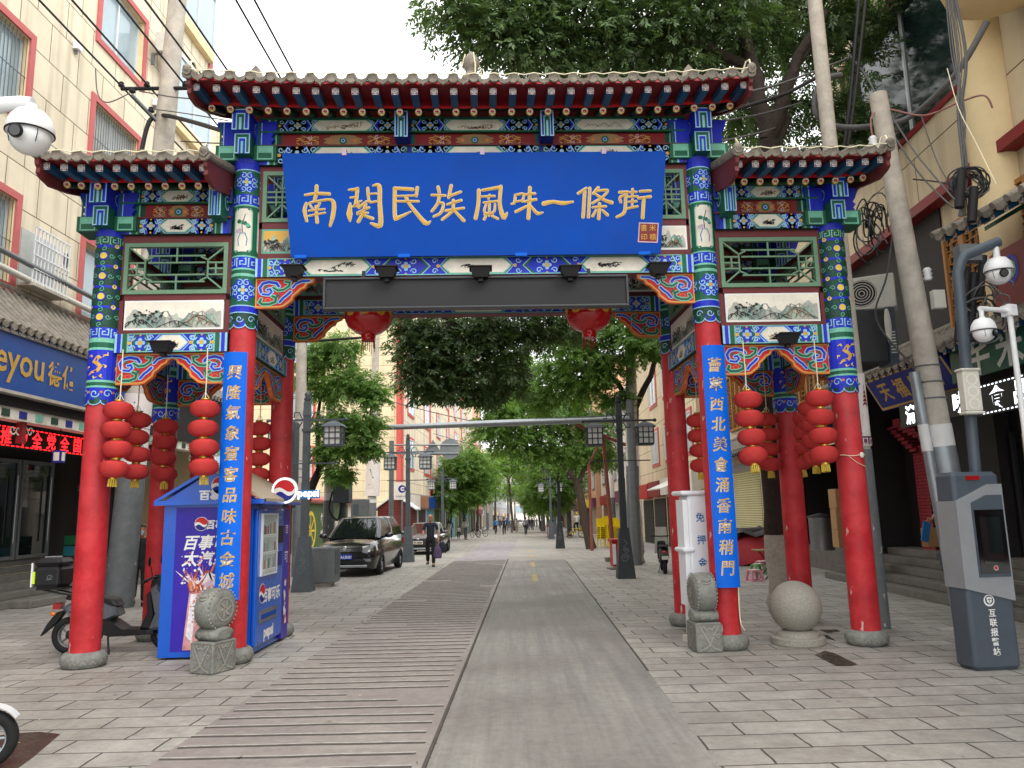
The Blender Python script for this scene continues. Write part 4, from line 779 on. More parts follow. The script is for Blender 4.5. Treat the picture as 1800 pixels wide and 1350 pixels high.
def plate_mat(key, c1, c2, c3, streak):
    ma = bpy.data.materials.new(key); ma.use_nodes = True; n = ma.node_tree; L_ = n.links; b = n.nodes['Principled BSDF']; b.inputs['Roughness'].default_value = .62; b.inputs['Specular IOR Level'].default_value = .3
    g = n.nodes.new('ShaderNodeNewGeometry'); mp = n.nodes.new('ShaderNodeMapping'); mp.inputs['Scale'].default_value = (7, .3, 1) if streak else (1.2, 1.2, 1); L_.new(g.outputs['Position'], mp.inputs[0])
    n1 = n.nodes.new('ShaderNodeTexNoise'); n1.inputs['Scale'].default_value = 1; n1.inputs['Detail'].default_value = 10; n1.inputs['Roughness'].default_value = .72; L_.new(mp.outputs[0], n1.inputs['Vector'])
    n2 = n.nodes.new('ShaderNodeTexNoise'); n2.inputs['Scale'].default_value = .5; n2.inputs['Detail'].default_value = 6; L_.new(g.outputs['Position'], n2.inputs['Vector'])
    n3 = n.nodes.new('ShaderNodeTexNoise'); n3.inputs['Scale'].default_value = 9; n3.inputs['Detail'].default_value = 10; n3.inputs['Roughness'].default_value = .8; L_.new(g.outputs['Position'], n3.inputs['Vector'])
    r1 = n.nodes.new('ShaderNodeMapRange'); r1.inputs[1].default_value = .38; r1.inputs[2].default_value = .68; L_.new(n1.outputs['Fac'], r1.inputs[0])
    a = n.nodes.new('ShaderNodeMix'); a.data_type = 'RGBA'; a.inputs['A'].default_value = col(*c1); a.inputs['B'].default_value = col(*c2); L_.new(r1.outputs[0], a.inputs[0])
    r2 = n.nodes.new('ShaderNodeMapRange'); r2.inputs[1].default_value = .42; r2.inputs[2].default_value = .62; r2.inputs[4].default_value = .7; L_.new(n2.outputs['Fac'], r2.inputs[0])
    c = n.nodes.new('ShaderNodeMix'); c.data_type = 'RGBA'; c.inputs['B'].default_value = col(*c3); L_.new(r2.outputs[0], c.inputs[0]); L_.new(a.outputs['Result'], c.inputs['A'])
    r3 = n.nodes.new('ShaderNodeMapRange'); r3.inputs[1].default_value = .3; r3.inputs[2].default_value = .7; r3.inputs[3].default_value = .8; r3.inputs[4].default_value = 1.25; L_.new(n3.outputs['Fac'], r3.inputs[0])
    d = n.nodes.new('ShaderNodeMix'); d.data_type = 'RGBA'; d.blend_type = 'MULTIPLY'; d.inputs[0].default_value = 1; L_.new(c.outputs['Result'], d.inputs['A']); L_.new(r3.outputs[0], d.inputs['B']); L_.new(d.outputs['Result'], b.inputs['Base Color'])
    bp = n.nodes.new('ShaderNodeBump'); bp.inputs['Strength'].default_value = .35; bp.inputs['Distance'].default_value = .008; L_.new(n3.outputs['Fac'], bp.inputs['Height']); L_.new(bp.outputs[0], b.inputs['Normal'])
    MATS[key] = ma
ground_mat(); plate_mat('ribplate', (138, 131, 126), (156, 149, 142), (130, 120, 117), False); plate_mat('smoothplate', (124, 122, 117), (152, 148, 141), (114, 108, 104), True); plate_mat('lane', (146, 142, 134), (158, 152, 144), (138, 134, 128), True)
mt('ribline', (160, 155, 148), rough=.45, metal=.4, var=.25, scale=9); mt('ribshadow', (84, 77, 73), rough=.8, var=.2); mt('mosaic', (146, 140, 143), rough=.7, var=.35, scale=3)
SX = .018
def sheet(mb, xa, xb, ys, dz, mat):
    vs = []
    for y in ys: vs += [(xa(y) if callable(xa) else xa, y, zg(y)+dz), (xb(y) if callable(xb) else xb, y, zg(y)+dz)]
    return mb.add(vs, [(2*i, 2*i+1, 2*i+3, 2*i+2) for i in range(len(ys)-1)], mat)
mb = MB(); sheet(mb, -400, 400, [-40, 28, 60, 100, 160, 260, 420], 0, 'paving'); struct(mb.build('pavement'))
xl = lambda y: -2.86+SX*y+.0*y; xm = lambda y: -.775+.0165*y; xr = lambda y: 1.29+.0178*y
mb = MB(); sheet(mb, xl, xm, [-6, 28, 29.5], .004, 'ribplate')
rr_ = random.Random(2); y = 3.0
while y < 29.3:
    a, b = xl(y)+rr_.uniform(.0, .06), xm(y)-rr_.uniform(.06, .12)
    if rr_.random() < .1: a += rr_.uniform(.2, 1.0)
    if rr_.random() < .06: b -= rr_.uniform(.3, 1.0)
    ph = rr_.uniform(0, 6); pts = [(a+(b-a)*i/10, y+.008*math.sin(ph+i*.5)+.004*math.sin(i*1.6+ph), .011) for i in range(11)]
    mb.tube(pts, .011, 'ribline', 6) if False else mb.tube(pts, .007, 'ribline', 6); 
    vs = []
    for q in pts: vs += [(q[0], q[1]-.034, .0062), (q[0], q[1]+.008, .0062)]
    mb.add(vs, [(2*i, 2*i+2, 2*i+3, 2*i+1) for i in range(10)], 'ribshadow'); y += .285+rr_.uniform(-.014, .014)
for i in range(26): mb.box(xm(3+i)-.02, xm(4+i)-.004, 3+i, 4+i, .004, .016, 'ribshadow') if False else None
mb.tube([(xm(yy)-.01, yy, .008) for yy in (-6, 10, 29.5)], .016, 'ribshadow', 6)
struct(mb.build('ribbed_road'))
mb = MB(); sheet(mb, xl, lambda y: xm(y), [29.5, 40, 52], .004, 'mosaic'); struct(mb.build('mosaic_road'))
mb = MB(); sheet(mb, lambda y: xm(y)+.012, xr, [-6, 28, 29], .004, 'smoothplate'); struct(mb.build('smooth_road'))
mb = MB(); sheet(mb, lambda y: xm(y)+.012, xr, [29, 60, 120, 260], .004, 'lane'); struct(mb.build('road'))
mb = MB(); mb.tube([(xr(yy), yy, zg(yy)+.006) for yy in (9, 16, 23, 28)], .012, 'ribshadow', 5)
mb.tube([(xr(yy)+.35, yy, zg(yy)+.004) for yy in (5, 9, 15, 24)], .007, 'ribshadow', 5) if False else None
struct(mb.build('road_edge'))
mb = MB()
for i in range(10):
    if i > 3: break
    y = 20.2+i*5.2; x = .35+.012*y-.10; mb.add([(x-.07, y, zg(y)+.008), (x+.07, y, zg(y)+.008), (x+.07+.02, y+2.2, zg(y+2.2)+.008), (x-.07+.02, y+2.2, zg(y+2.2)+.008)], [(0, 1, 2, 3)], 'roadyellow')
struct(mb.build('road_marking'))
def blot(name, px, pts):
    mb = MB(); g = [Gd(*q) for q in pts]; mb.add([(a.x, a.y, .004) for a in g], [tuple(range(len(g)))], 'puddle'); struct(mb.build(name))
blot('wet_patch', 0, [(1432, 1152), (1450, 1144), (1470, 1150), (1490, 1160), (1508, 1168), (1498, 1171), (1470, 1171), (1452, 1162)])
blot('wet_patch', 0, [(-40, 1300), (20, 1290), (70, 1287), (106, 1291), (88, 1306), (60, 1330), (30, 1352), (-40, 1375)])
blot('wet_patch', 0, [(1440, 1108), (1470, 1107), (1478, 1110), (1455, 1113)]); blot('wet_patch', 0, [(1438, 1116), (1455, 1117), (1470, 1127), (1450, 1122)])
mb = MB(); lr = random.Random(12)
for i in range(240): # crumbs, leaves and paper bits
    x, y = lr.uniform(-5.5, 5.5), 5+lr.random()**1.6*22; a = lr.uniform(0, 6.3); s = lr.uniform(.006, .02)*(1 if i % 9 else 1.8); c_, s_ = math.cos(a)*s, math.sin(a)*s; mb.add([(x-c_, y-s_, .012), (x+s_*.5, y-c_*.5, .014), (x+c_, y+s_, .017), (x-s_*.5, y+c_*.5, .012)], [(0, 1, 2, 3)], lr.choice(['litter', 'litter', 'cream', 'ribshadow', 'leaf_mid']))
tag(mb.build('litter'), 'scattered leaf bits and paper crumbs on the paving', 'litter', kind='stuff')
# ================================================================== STREET FURNITURE AT THE ARCHWAY
def stone_drum(px, py, rz, lab, seed):
    g = Gd(px, py); t = thing('stone_drum', lab, 'stone drum', (g.x, g.y, 0), rz, 'carved drum stones before the inner columns')
    mb = MB(); mb.bevbox(-.17, .17, -.2, .2, 0, .36, 'carved', .02)
    for N_, O, U_ in (((0, -1, 0), (0, -.2, 0), (1, 0, 0)), ((1, 0, 0), (.17, 0, 0), (0, 1, 0)), ((-1, 0, 0), (-.17, 0, 0), (0, -1, 0))):
        p = Pan(mb, O, U=U_, N=N_); p.line([(-.12, .33), (0, .1), (.12, .33)], .02, 'granite', 3); p.line([(-.13, .03), (-.05, .06), (0, .1), (.05, .06), (.13, .03)], .018, 'granite', 3.5); p.line([(-.08, .33), (-.04, .28), (0, .3), (.04, .28), (.08, .33)], .016, 'granite', 3); p.line([(-.15, .02), (.15, .02), (.15, .345), (-.15, .345)], .012, 'stone', 2, closed=True)
        for s in (-1, 1): p.spiral(s*.11, .2, .03, 'granite', .012, 3, 1.2, 0, s)
    mb.build('plinth', t)
    mb = MB(); rings = []
    for i in range(9):
        a = PI*i/8; rings.append([(-.15*1.0+.3*j/7, -.16*math.cos(a)*1.0, .36+.055+.06*math.sin(a)*1.0*(1 if 1 else 0)) for j in range(8)])
    mb.tube([(-.16, 0, .43), (-.15, 0, .43), (.15, 0, .43), (.16, 0, .43)], [.05, .085, .085, .05], 'carved', 18); mb.M = Mx.Scale(2.0, 4, (0, 1, 0)) @ Mx.Identity(4); mb.v = [(a, b*1.9, c) for a, b, c in mb.v]; mb.M = None
    p = Pan(mb, (0, -.165, .43)); p.spiral(-.06, 0, .035, 'granite', .01, 2, 1.4); p.spiral(.06, 0, .035, 'granite', .01, 2, 1.4, PI, -1); mb.build('cushion', t)
    mb = MB(); prof = [(.0, -.145), (.15, -.145), (.2, -.135), (.235, -.1), (.245, 0), (.235, .1), (.2, .135), (.15, .145), (0, .145)]
    mb.lathe(prof, (0, 0, .72), 'carved', 36, axis='x', caps=False)
    for s in (-1, 1): # studs round both rims and a carved flower on each face
        for k in range(30): a = k*2*PI/30; mb.ellipsoid((s*.118, .236*math.cos(a), .72+.236*math.sin(a)), (.012, .012, .012), 'granite', 6, 4)
        p = Pan(mb, (s*.145, 0, .72), U=(0, 1, 0), N=(s, 0, 0), lh=.004); p.line([(.13*math.cos(a*PI/10), .13*math.sin(a*PI/10)) for a in range(20)], .02, 'granite', 2, closed=True)
        for k in range(6): a = k*PI/3; p.line([(0, 0), (.05*math.cos(a), .05*math.sin(a)), (.11*math.cos(a+.3), .11*math.sin(a+.3))], [.015, .04, .008], 'granite', 2.5)
    # lion mask at the upper front edge
    mb.ellipsoid((0, -.165, .87), (.07, .05, .045), 'carved', 10, 6)
    for s in (-1, 1): mb.ellipsoid((s*.03, -.21, .885), (.016, .014, .014), 'granite', 7, 5); mb.tube([(s*.065, -.17, .9), (s*.095, -.18, .86), (s*.07, -.2, .82)], .012, 'granite', 5)
    mb.tube([(-.05, -.2, .85), (0, -.225, .835), (.05, -.2, .85)], .012, 'granite', 5); mb.build('drum', t)
stone_drum(374, 1180, GA-.42, 'carved grey drum stone standing before the drinks kiosk poster', 1)
stone_drum(1240, 1143, GA+.05, 'carved grey drum stone standing before the white rental cabinet', 2)
g = Gd(1403, 1131); t = thing('stone_ball', 'polished speckled granite ball on a round stepped base', 'bollard', (g.x, g.y, 0))
mb = MB(); mb.lathe([(.335, 0), (.345, .01), (.345, .085), (.335, .095), (.28, .1), (.27, .15), (.2, .175)], (0, 0, 0), 'granite', 40, smooth=False); mb.build('base', t)
mb = MB(); mb.ellipsoid((0, 0, .47), (.332, .332, .332), 'granite', 36, 24); mb.build('ball', t)
# ---- drinks kiosk
KX0, KX1, KY0, KY1 = -4.63, -3.42, 10.3, 11.85
kt = thing('drinks_kiosk', 'blue gabled drinks vending kiosk with a cola poster on its end wall', 'vending kiosk', (0, 0, 0))
mb = MB(); mb.box(KX0, KX1-.06, KY0+.05, KY1, .03, 2.0, 'pepsiblue'); mb.box(KX0+.05, KX1-.1, KY0+.1, KY1-.05, 0, .03, 'dark'); mb.build('cabinet', kt)
mb = MB(); cxk = (KX0+KX1)/2; apex = 2.47; ov = .12 # roof
for s in (-1, 1):
    e = KX0-ov if s < 0 else KX1+ov
    mb.loft([[(cxk, KY0-.08, apex), (e, KY0-.08, 2.04), (e, KY0-.08, 2.0), (cxk, KY0-.08, apex-.05)], [(cxk, KY1+.1, apex), (e, KY1+.1, 2.04), (e, KY1+.1, 2.0), (cxk, KY1+.1, apex-.05)]], 'beige' if s > 0 else 'pepsiblue', smooth=False)
mb.box(KX0-ov, KX1+ov, KY0-.1, KY0-.02, 1.97, 2.03, 'pepsiblue'); mb.box(KX1+ov-.06, KX1+ov, KY0-.02, KY1+.1, 1.96, 2.0, 'pepsiblue'); rf = mb.build('roof', kt)
def roundel(p, u, w_, r, lay):
    p.disc(u, w_, r*1.08, 'white', lay, 26); k = 14
    up = [(u-r*.96*math.cos(PI*i/k), w_+r*.12+r*.9*math.sin(PI*i/k)*.92) for i in range(k+1)]
    top = [(u+r*math.cos(a), w_+r*math.sin(a)) for a in [math.radians(12+168*i/16) for i in range(17)]]+[(u-r*.95+1.9*r*i/8, w_+r*(.18*math.sin(PI*2*i/8)+.16-.02*i)) for i in range(9)][0:8]
    bot = [(u+r*math.cos(a), w_+r*math.sin(a)) for a in [math.radians(192+160*i/16) for i in range(17)]]+[(u+r*.9-1.75*r*i/8, w_-r*(.30+.22*math.sin(PI*2*i/8))) for i in range(9)]
    p.poly(top, 'red', lay+1); p.poly(bot, 'deepblue', lay+1)
mb = MB(); p = Pan(mb, (cxk, KY0-.03, 0)); q = [(KX0-cxk, 2.03), (KX1-cxk, 2.03), (0, apex-.06)]; mb.prism(q, lambda a, b, d: (cxk+a, KY0-.03+d, b), 0, .05, 'pepsiblue'); roundel(p, .12, 2.22, .115, 1); text(p, '百事可乐', .14, 2.09, .15, 'white', 2, .006); mb.build('gable', kt)
mb = MB(); mb.box(KX0-.02, KX1-.07, KY0, KY0+.05, .03, 1.97, 'pepsiblue'); p = Pan(mb, (KX0, KY0, 0)); W = KX1-KX0-.1; p.rect(.14, W, .1, 1.94, 'posterblue', 1)
roundel(p, .48, 1.72, .085, 2); text(p, '百事可乐', .79, 1.71, .125, 'white', 2, .004); text(p, '百事可乐', .66, 1.48, .2, 'white', 2, .005, 1, .25); text(p, '太汽系', .55, 1.27, .2, 'white', 2, .005, 1, .25)
gl = [(.3, .12), (.36, .84), (.86, .84), (.83, .12)]; p.poly(gl, 'glassish', 2); p.poly([(.34, .3), (.38, .82), (.46, .82), (.42, .2)], 'ice', 3); p.poly([(.55, .12), (.6, .5), (.83, .5), (.8, .12)], 'cola', 3); roundel(p, .72, .5, .15, 4); text(p, '百事', .72, .24, .1, 'white', 4, .003)
rk = random.Random(9)
p.poly([(.36, .84), (.33, .95), (.4, 1.0), (.5, .98), (.66, 1.0), (.78, .93), (.86, .84)], 'cola', 2.4)
for i in range(46): # droplets flung up from the rim
    a = rk.gauss(1.75, .5); l_ = abs(rk.gauss(.16, .09)); x0, z0 = rk.uniform(.36, .66), rk.uniform(.84, .99); c_, s_ = math.cos(a), math.sin(a); p.line([(x0, z0), (x0+l_*.6*c_, z0+l_*.6*s_), (min(max(x0+l_*c_, .16), .95), z0+l_*s_)], [.03*rk.random(), .022*rk.random()+.006, .004], rk.choice(['cola', 'ice', 'glassish', 'orange']), 2.6+i*.02)
p.poly([(.52, .94), (.6, 1.1), (.76, 1.04), (.7, .92)], 'ice', 3.4); p.poly([(.52, .94), (.6, .98), (.7, .92), (.62, .89)], 'lilac', 4)
for i in range(70):
    x, z = rk.uniform(.24, .9), rk.uniform(.86, 1.36); s = max(.004, .02-(abs(x-.5)+max(0, z-1))*.025)*rk.uniform(.5, 1.4); p.disc(x, z, s, rk.choice(['ice', 'cola', 'orange', 'ice', 'glassish']), 3+i*.03, 7)
for i in range(34): p.disc(rk.uniform(.36, .83), rk.uniform(.14, .8), rk.uniform(.008, .022), rk.choice(['orange', 'ice', 'glassish']), 3.6+i*.02, 7)
mb.build('poster_wall', kt)
# machine front facing the street
mf = MB(); mf.bevbox(KX1-.06, KX1, KY0+.06, KY0+1.22, .12, 1.9, 'pepsiblue', .02); mf.box(KX1-.05, KX1-.005, KY0+1.225, KY1-.02, .05, 1.9, 'posterblue')
p = Pan(mf, (KX1, KY0+.06, 0), U=(0, 1, 0), N=(1, 0, 0)); roundel(p, .25, .78, .12, 1); text(p, '百事可乐', .66, .74, .19, 'white', 1.5, .006); text(p, 'pepsi', .56, .235, .2, 'white', 1.5, .01); text(p, 'pepsi', .98, 1.78, .08, 'lblue', 1.5)
for i in range(5): p.rect(.9, .93+.02*(i % 2), 1.3-.06*i, 1.32-.06*i, 'lblue', 1.5)
p2 = Pan(mf, (KX1-.005, KY0+1.225, 0), U=(0, 1, 0), N=(1, 0, 0)); text(p2, '百', .15, 1.6, .14, 'white', 1.5); text(p2, '可', .15, 1.2, .18, 'white', 1.5)
for i in range(14): p2.disc(.1+.1*rk.random(), .2+.7*rk.random(), .02+.03*rk.random(), rk.choice(['cola', 'ice']), 1.5+.05*i, 7)
mf.build('machine_front', kt)
mf = MB(); y0, y1, z0, z1 = KY0+.2, KY0+.82, 1.03, 1.82; x = KX1+.004; mf.box(x-.003, x+.004, y0, y1, z0, z1, 'inside')
p = Pan(mf, (x+.004, y0, 0), U=(0, 1, 0), N=(1, 0, 0))
for zz in (1.06, 1.29, 1.52):
    p.rect(.02, .6, zz, zz+.035, 'white', 1)
    for i in range(12):
        cc_ = rk.choice(['red', 'deepblue', 'gold', 'green', 'cream', 'dark', 'paleteal', 'orange']); a = .045+i*.047
        if rk.random() < .85: p.rect(a, a+.034, zz+.04, zz+.04+rk.uniform(.1, .17), cc_, 1.4)
        p.rect(a+.005, a+.02, zz+.008, zz+.024, 'dark', 2)
w_ = mf.build('display_window', kt)
mf = MB(); mf.box(KX1+.012, KX1+.017, y0-.012, y1+.012, z0-.012, z1+.012, 'white')
ma = bpy.data.materials.new('clear_pane'); ma.use_nodes = True; b = ma.node_tree.nodes['Principled BSDF']; b.inputs['Transmission Weight'].default_value = .92; b.inputs['Roughness'].default_value = .03; b.inputs['IOR'].default_value = 1.08; b.inputs['Base Color'].default_value = (.9, .95, .97, 1); MATS['clear_pane'] = ma
mf = MB(); mf.add([(KX1+.03, y0, z0), (KX1+.03, y1, z0), (KX1+.03, y1, z1), (KX1+.03, y0, z1)], [(0, 1, 2, 3)], 'clear_pane'); mf.build('pane', kt)
mf = MB()
for a, b_, c, d in ((y0-.02, y1+.02, z0-.02, z0), (y0-.02, y1+.02, z1, z1+.02), (y0-.02, y0, z0, z1), (y1, y1+.02, z0, z1)): mf.box(KX1+.001, KX1+.034, a, b_, c, d, 'alu')
mf.build('window_frame', kt)
mf = MB(); mf.box(KX1+.001, KX1+.012, KY0+.22, KY0+.95, .4, .56, 'greymetal'); mf.box(KX1+.012, KX1+.018, KY0+.27, KY0+.9, .45, .505, 'signblue'); mf.build('dispenser_flap', kt)
mf = MB(); mf.box(KX1+.001, KX1+.02, KY0+.93, KY0+1.14, 1.42, 1.66, 'black'); mf.box(KX1+.001, KX1+.015, KY0+.95, KY0+1.12, 1.1, 1.3, 'deepblue'); mf.build('payment_panel', kt)
# round illuminated sign at the kiosk eave
t = thing('round_sign', 'small lit round drinks sign with blue lettering at the kiosk eave', 'sign', (KX1+.12, KY1-.7, 2.06))
mb = MB(); mb.lathe([(.19, 0), (.19, .05)], (0, .0, .1), 'white', 26, axis='y'); p = Pan(mb, (0, -.05, .1)); p.disc(0, 0, .18, 'glowwhite', 1, 26); roundel(p, 0, 0, .15, 2); mb.build('roundel', t)
mb = MB(); mb.box(.17, .5, -.03, .0, -.02, .1, 'textblue'); p = Pan(mb, (.34, -.03, .04)); text(p, 'pepsi', 0, 0, .15, 'glowwhite', 2, .006); mb.build('lettering', t); mb = MB(); mb.box(-.03, .03, -.02, .05, -.14, -.05, 'black'); mb.build('bracket', t)
# ---- white rental cabinet behind the right inner column
g = gw(3.06, .52)
t = thing('rental_cabinet', 'white battery rental cabinet with blue characters beside the inner column', 'rental cabinet', (g.x, g.y, 0), GA+.12)
mb = MB(); mb.bevbox(-.26, .34, -.17, .17, .08, 1.96, 'plastwhite', .03)
for i in range(24): mb.box(.12, .2, -.176, -.17, 1.86-.055*i-.022, 1.86-.055*i, 'acwhite')
p = Pan(mb, (0, -.17, 0))
for c, z in (('免', 1.66), ('押', 1.36), ('金', 1.06)): text(p, c, -.1, z, .13, 'textblue', 1.5, .002)
text(p, '充', .16, .78, .34, 'teal', 1.5, .016); text(p, '电', .16, .42, .34, 'teal', 1.5, .016); mb.build('cabinet', t)
mb = MB(); mb.bevbox(-.36, .36, -.2, .19, 1.96, 2.02, 'plastwhite', .02); mb.box(-.33, -.262, -.15, .1, .5, 1.9, 'plastwhite'); mb.bevbox(-.37, -.2, -.2, .15, 1.2, 1.26, 'plastwhite', .02); mb.box(-.3, .36, -.2, .2, 0, .08, 'acwhite'); mb.build('shell', t)
# ---- alarm pillar, its pole, speaker and camera
g = Gd(1757, 1180); AX_, AY_ = g.x, g.y
t = thing('alarm_pillar', 'dark grey and silver street alarm pillar with a black screen and red lamp', 'alarm pillar', (AX_+.01, AY_+.18, 0), .1)
def pz(py): return EYE+(895-py)/1347*8.5
def sect(w0, w1, z0, z1, mat, y0=-.16, y1=.16): mb = MB(); return mb
mb = MB(); mb.bevbox(-.285, .255, -.16, .16, 0, 1.02, 'kioskgrey', .045); mb.bevbox(-.3, .26, -.15, .16, 1.02, 2.12, 'kioskgrey', .045)
p = Pan(mb, (-.02, -.16, 0)); p.disc(-.02, .73, .062, 'white', 1, 20); p.disc(-.02, .735, .048, 'kioskgrey', 2, 16); p.poly([(-.05, .76), (-.02, .77), (.01, .76), (.008, .72), (-.02, .695), (-.048, .72)], 'white', 3); p.line([(-.04, .735), (-.02, .75), (0, .735)], .008, 'kioskgrey', 4); p.line([(-.02, .75), (-.02, .71)], .007, 'kioskgrey', 4)
for i, c in enumerate('互联报警站'): text(p, c, .0, .60-.1*i, .088, 'white', 1.5, .0015)
mb.build('body', t)
mb = MB(); mb.prism([(-.302, .86), (.262, .72), (.262, 1.98), (.1, 1.98), (-.302, 1.80)], lambda a, b, d: (a, d, b), -.175, .165, 'kiosksilver'); mb.build('silver_band', t)
mb = MB(); mb.prism([(-.13, .98), (.235, .98), (.235, 1.86), (.05, 1.86), (-.13, 1.78)], lambda a, b, d: (a, d, b), -.19, -.176, 'kioskgrey'); mb.box(-.115, .225, -.198, -.191, 1.02, 1.70, 'lens'); mb.box(-.06, .17, -.202, -.1985, 1.12, 1.62, 'glass_dark'); p = Pan(mb, (.06, -.198, 1.075)); p.disc(0, 0, .03, 'chrome', 1.2, 16); p.disc(0, 0, .018, 'red', 2.2, 12); mb.build('screen', t)
mb = MB(); mb.box(-.14, .02, -.165, -.15, 2.03, 2.075, 'taillight'); mb.build('warning_lamp', t)
top = At(1716, 845, AY_+.18)
pole = thing('camera_pole', 'bent grey steel pole rising behind the alarm pillar to a camera arm', 'pole', (0, 0, 0))
Yp = AY_+.32; P0 = At(1722, 1100, Yp); P0.z = 0; P1 = At(1681, 500, Yp); P1.x = At(1690, 560, Yp).x-.01; a1 = At(1683, 480, Yp); a2 = At(1696, 452, Yp); a3 = At(1755, 425, Yp)
xb = At(1714, 830, Yp).x
mb = MB(); mb.tube([(xb, Yp, 0), (xb, Yp, 2.0), (a1.x-.0, Yp, a1.z-.15), (a1.x+.005, Yp, a1.z), ((a1.x+a2.x)/2, Yp, (a1.z+a2.z)/2+.03), (a2.x, Yp, a2.z+.02), (a3.x, Yp, a3.z)], .062, 'kioskgrey', 14); mb.build('pole', pole)
sp1 = At(1697, 655, Yp-.12); sp2 = At(1716, 730, Yp-.12)
t = thing('column_speaker', 'long cream outdoor speaker strapped to the grey camera pole', 'speaker', (At(1705, 692, Yp-.14).x, Yp-.14, At(1705, 692, Yp).z), .05)
mb = MB(); mb.bevbox(-.1, .1, -.06, .06, -.23, .24, 'acwhite', .015); mb.bevbox(-.115, .115, -.07, .07, -.26, -.23, 'acwhite', .01); mb.bevbox(-.115, .115, -.07, .07, .24, .27, 'acwhite', .01); p = Pan(mb, (0, -.06, 0))
for z in (-.14, 0, .14): p.disc(0, z, .07, 'cream', 1, 18); p.disc(0, z, .05, 'acwhite', 1.8, 14)
mb.build('cabinet', t)
def dome_cam(loc, r, rz, lab, arm):
    t = thing('dome_camera', lab, 'camera', loc, rz)
    mb = MB(); mb.lathe([(.25*r, 1.15*r), (.3*r, 1.05*r), (.65*r, .95*r), (.9*r, .6*r), (1.02*r, .2*r), (1.05*r, -.05*r), (1.0*r, -.12*r), (.9*r, -.12*r)], (0, 0, 0), 'camwhite', 28, caps=False); mb.lathe([(1.052*r, -.06*r), (1.055*r, -.1*r), (1.0*r, -.13*r)], (0, 0, 0), 'dark', 28, caps=False); mb.build('housing', t)
    mb = MB(); mb.ellipsoid((0, 0, -.25*r), (.9*r, .9*r, .86*r), 'camwhite', 26, 18); p = Pan(mb, (-.05*r, -.84*r, -.42*r), W=(0, -.25, .97), N=(0, -.97, -.25)); p.disc(0, 0, .34*r, 'black', 12, 20); p.disc(0, 0, .24*r, 'lens', 16, 18)
    for s in (-1, 1): mb.tube([(s*.62*r, -.62*r, .1*r), (s*.66*r, -.62*r, -.3*r), (s*.58*r, -.6*r, -.75*r)], .02*r, 'black', 5)
    mb.build('camera_ball', t); mb = MB(); arm(mb, r); mb.build('mount', t); return t
# close white dome camera at the upper corner, on a pole standing outside the view
c = At(53, 232, 3.75); r0 = 40/1347*3.75*1.0
def arm1(mb, r):
    mb.tube([(0, 0, 1.1*r), (0, 0, 1.35*r)], .28*r, 'camwhite', 14); mb.tube([(0, 0, 1.45*r), (-.5*r, 0, 1.5*r), (-1.3*r, 0, 1.35*r), (-2.2*r, 0, 1.15*r)], [.3*r, .3*r, .36*r, .45*r], 'camwhite', 12); mb.box(-2.4*r, -2.15*r, -.6*r, .6*r, .3*r, 1.9*r, 'camwhite'); mb.tube([(-3.1*r, 0, -c.z), (-3.1*r, 0, 2.2*r)], .09, 'greymetal', 14)
dome_cam(c, r0, .1, 'large white dome camera on a short arm, close by at the upper corner', arm1)
ca = At(1757, 475, Yp-.02)
dome_cam((ca.x, Yp, ca.z), 23/1347*9, -.2, 'white dome camera hanging from the bent grey pole', lambda mb, r: mb.tube([(0, 0, 1.1*r), (0, 0, 1.9*r)], .25*r, 'camwhite', 10))
cb_ = At(1729, 580, 8.4)
def arm2(mb, r):
    mb.tube([(0, 0, 1.1*r), (0, 0, 1.75*r)], .2*r, 'camwhite', 10); mb.tube([(-.15*r, 0, 1.95*r), (3.4*r, 0, 2.0*r)], .23*r, 'camwhite', 12); mb.tube([(3.5*r, 0, -cb_.z), (3.5*r, 0, 2.6*r)], .24*r, 'camwhite', 14); mb.box(3.1*r, 3.9*r, -.5*r, .5*r, 1.5*r, 2.5*r, 'camwhite')
dome_cam(cb_, 20/1347*8.5, .35, 'white dome camera on a straight white arm below the bent grey pole', arm2)
# ---- scooter behind the left outer column
def wheel(mb, c, R, w_, tyre='rubber', rim='greymetal', spokes=5):
    mb.lathe([(R*.66, -w_*.5), (R*.9, -w_*.5), (R, -w_*.2), (R, w_*.2), (R*.9, w_*.5), (R*.66, w_*.5), (R*.64, 0)], c, tyre, 30, axis='y', caps=False)
    mb.lathe([(R*.67, -w_*.3), (R*.6, -w_*.32), (R*.58, 0), (R*.6, w_*.32), (R*.67, w_*.3)], c, rim, 26, axis='y', caps=False); mb.lathe([(R*.2, -w_*.4), (R*.2, w_*.4)], c, rim, 14, axis='y')
    for k in range(spokes): a = 2*PI*k/spokes; mb.tube([(c[0]+R*.15*math.cos(a), c[1], c[2]+R*.15*math.sin(a)), (c[0]+R*.62*math.cos(a), c[1], c[2]+R*.62*math.sin(a))], R*.06, rim, 6)
sg = Gd(185, 1140)
st_ = thing('motor_scooter', 'grey and black motor scooter with a top box, parked behind the red column', 'scooter', (-5.48, 10.98, 0), .06)
mb = MB(); wheel(mb, (-.66, 0, .25), .25, .12); mb.build('wheel', st_); mb = MB(); wheel(mb, (.66, 0, .25), .25, .11); mb.build('wheel', st_)
def plate(mb, poly, hw, mat, taper=.8):
    # side panel shape, narrower at its outline, fat along the middle
    n = len(poly); cx0 = sum(a for a, _ in poly)/n; cz0 = sum(b for _, b in poly)/n
    rings = []
    for y, k in ((-hw, .82), (-hw*.75, .97), (0, 1), (hw*.75, .97), (hw, .82)): rings.append([(cx0+(a-cx0)*k, y, cz0+(b-cz0)*k) for a, b in poly])
    mb.loft(rings, mat, smooth=False)
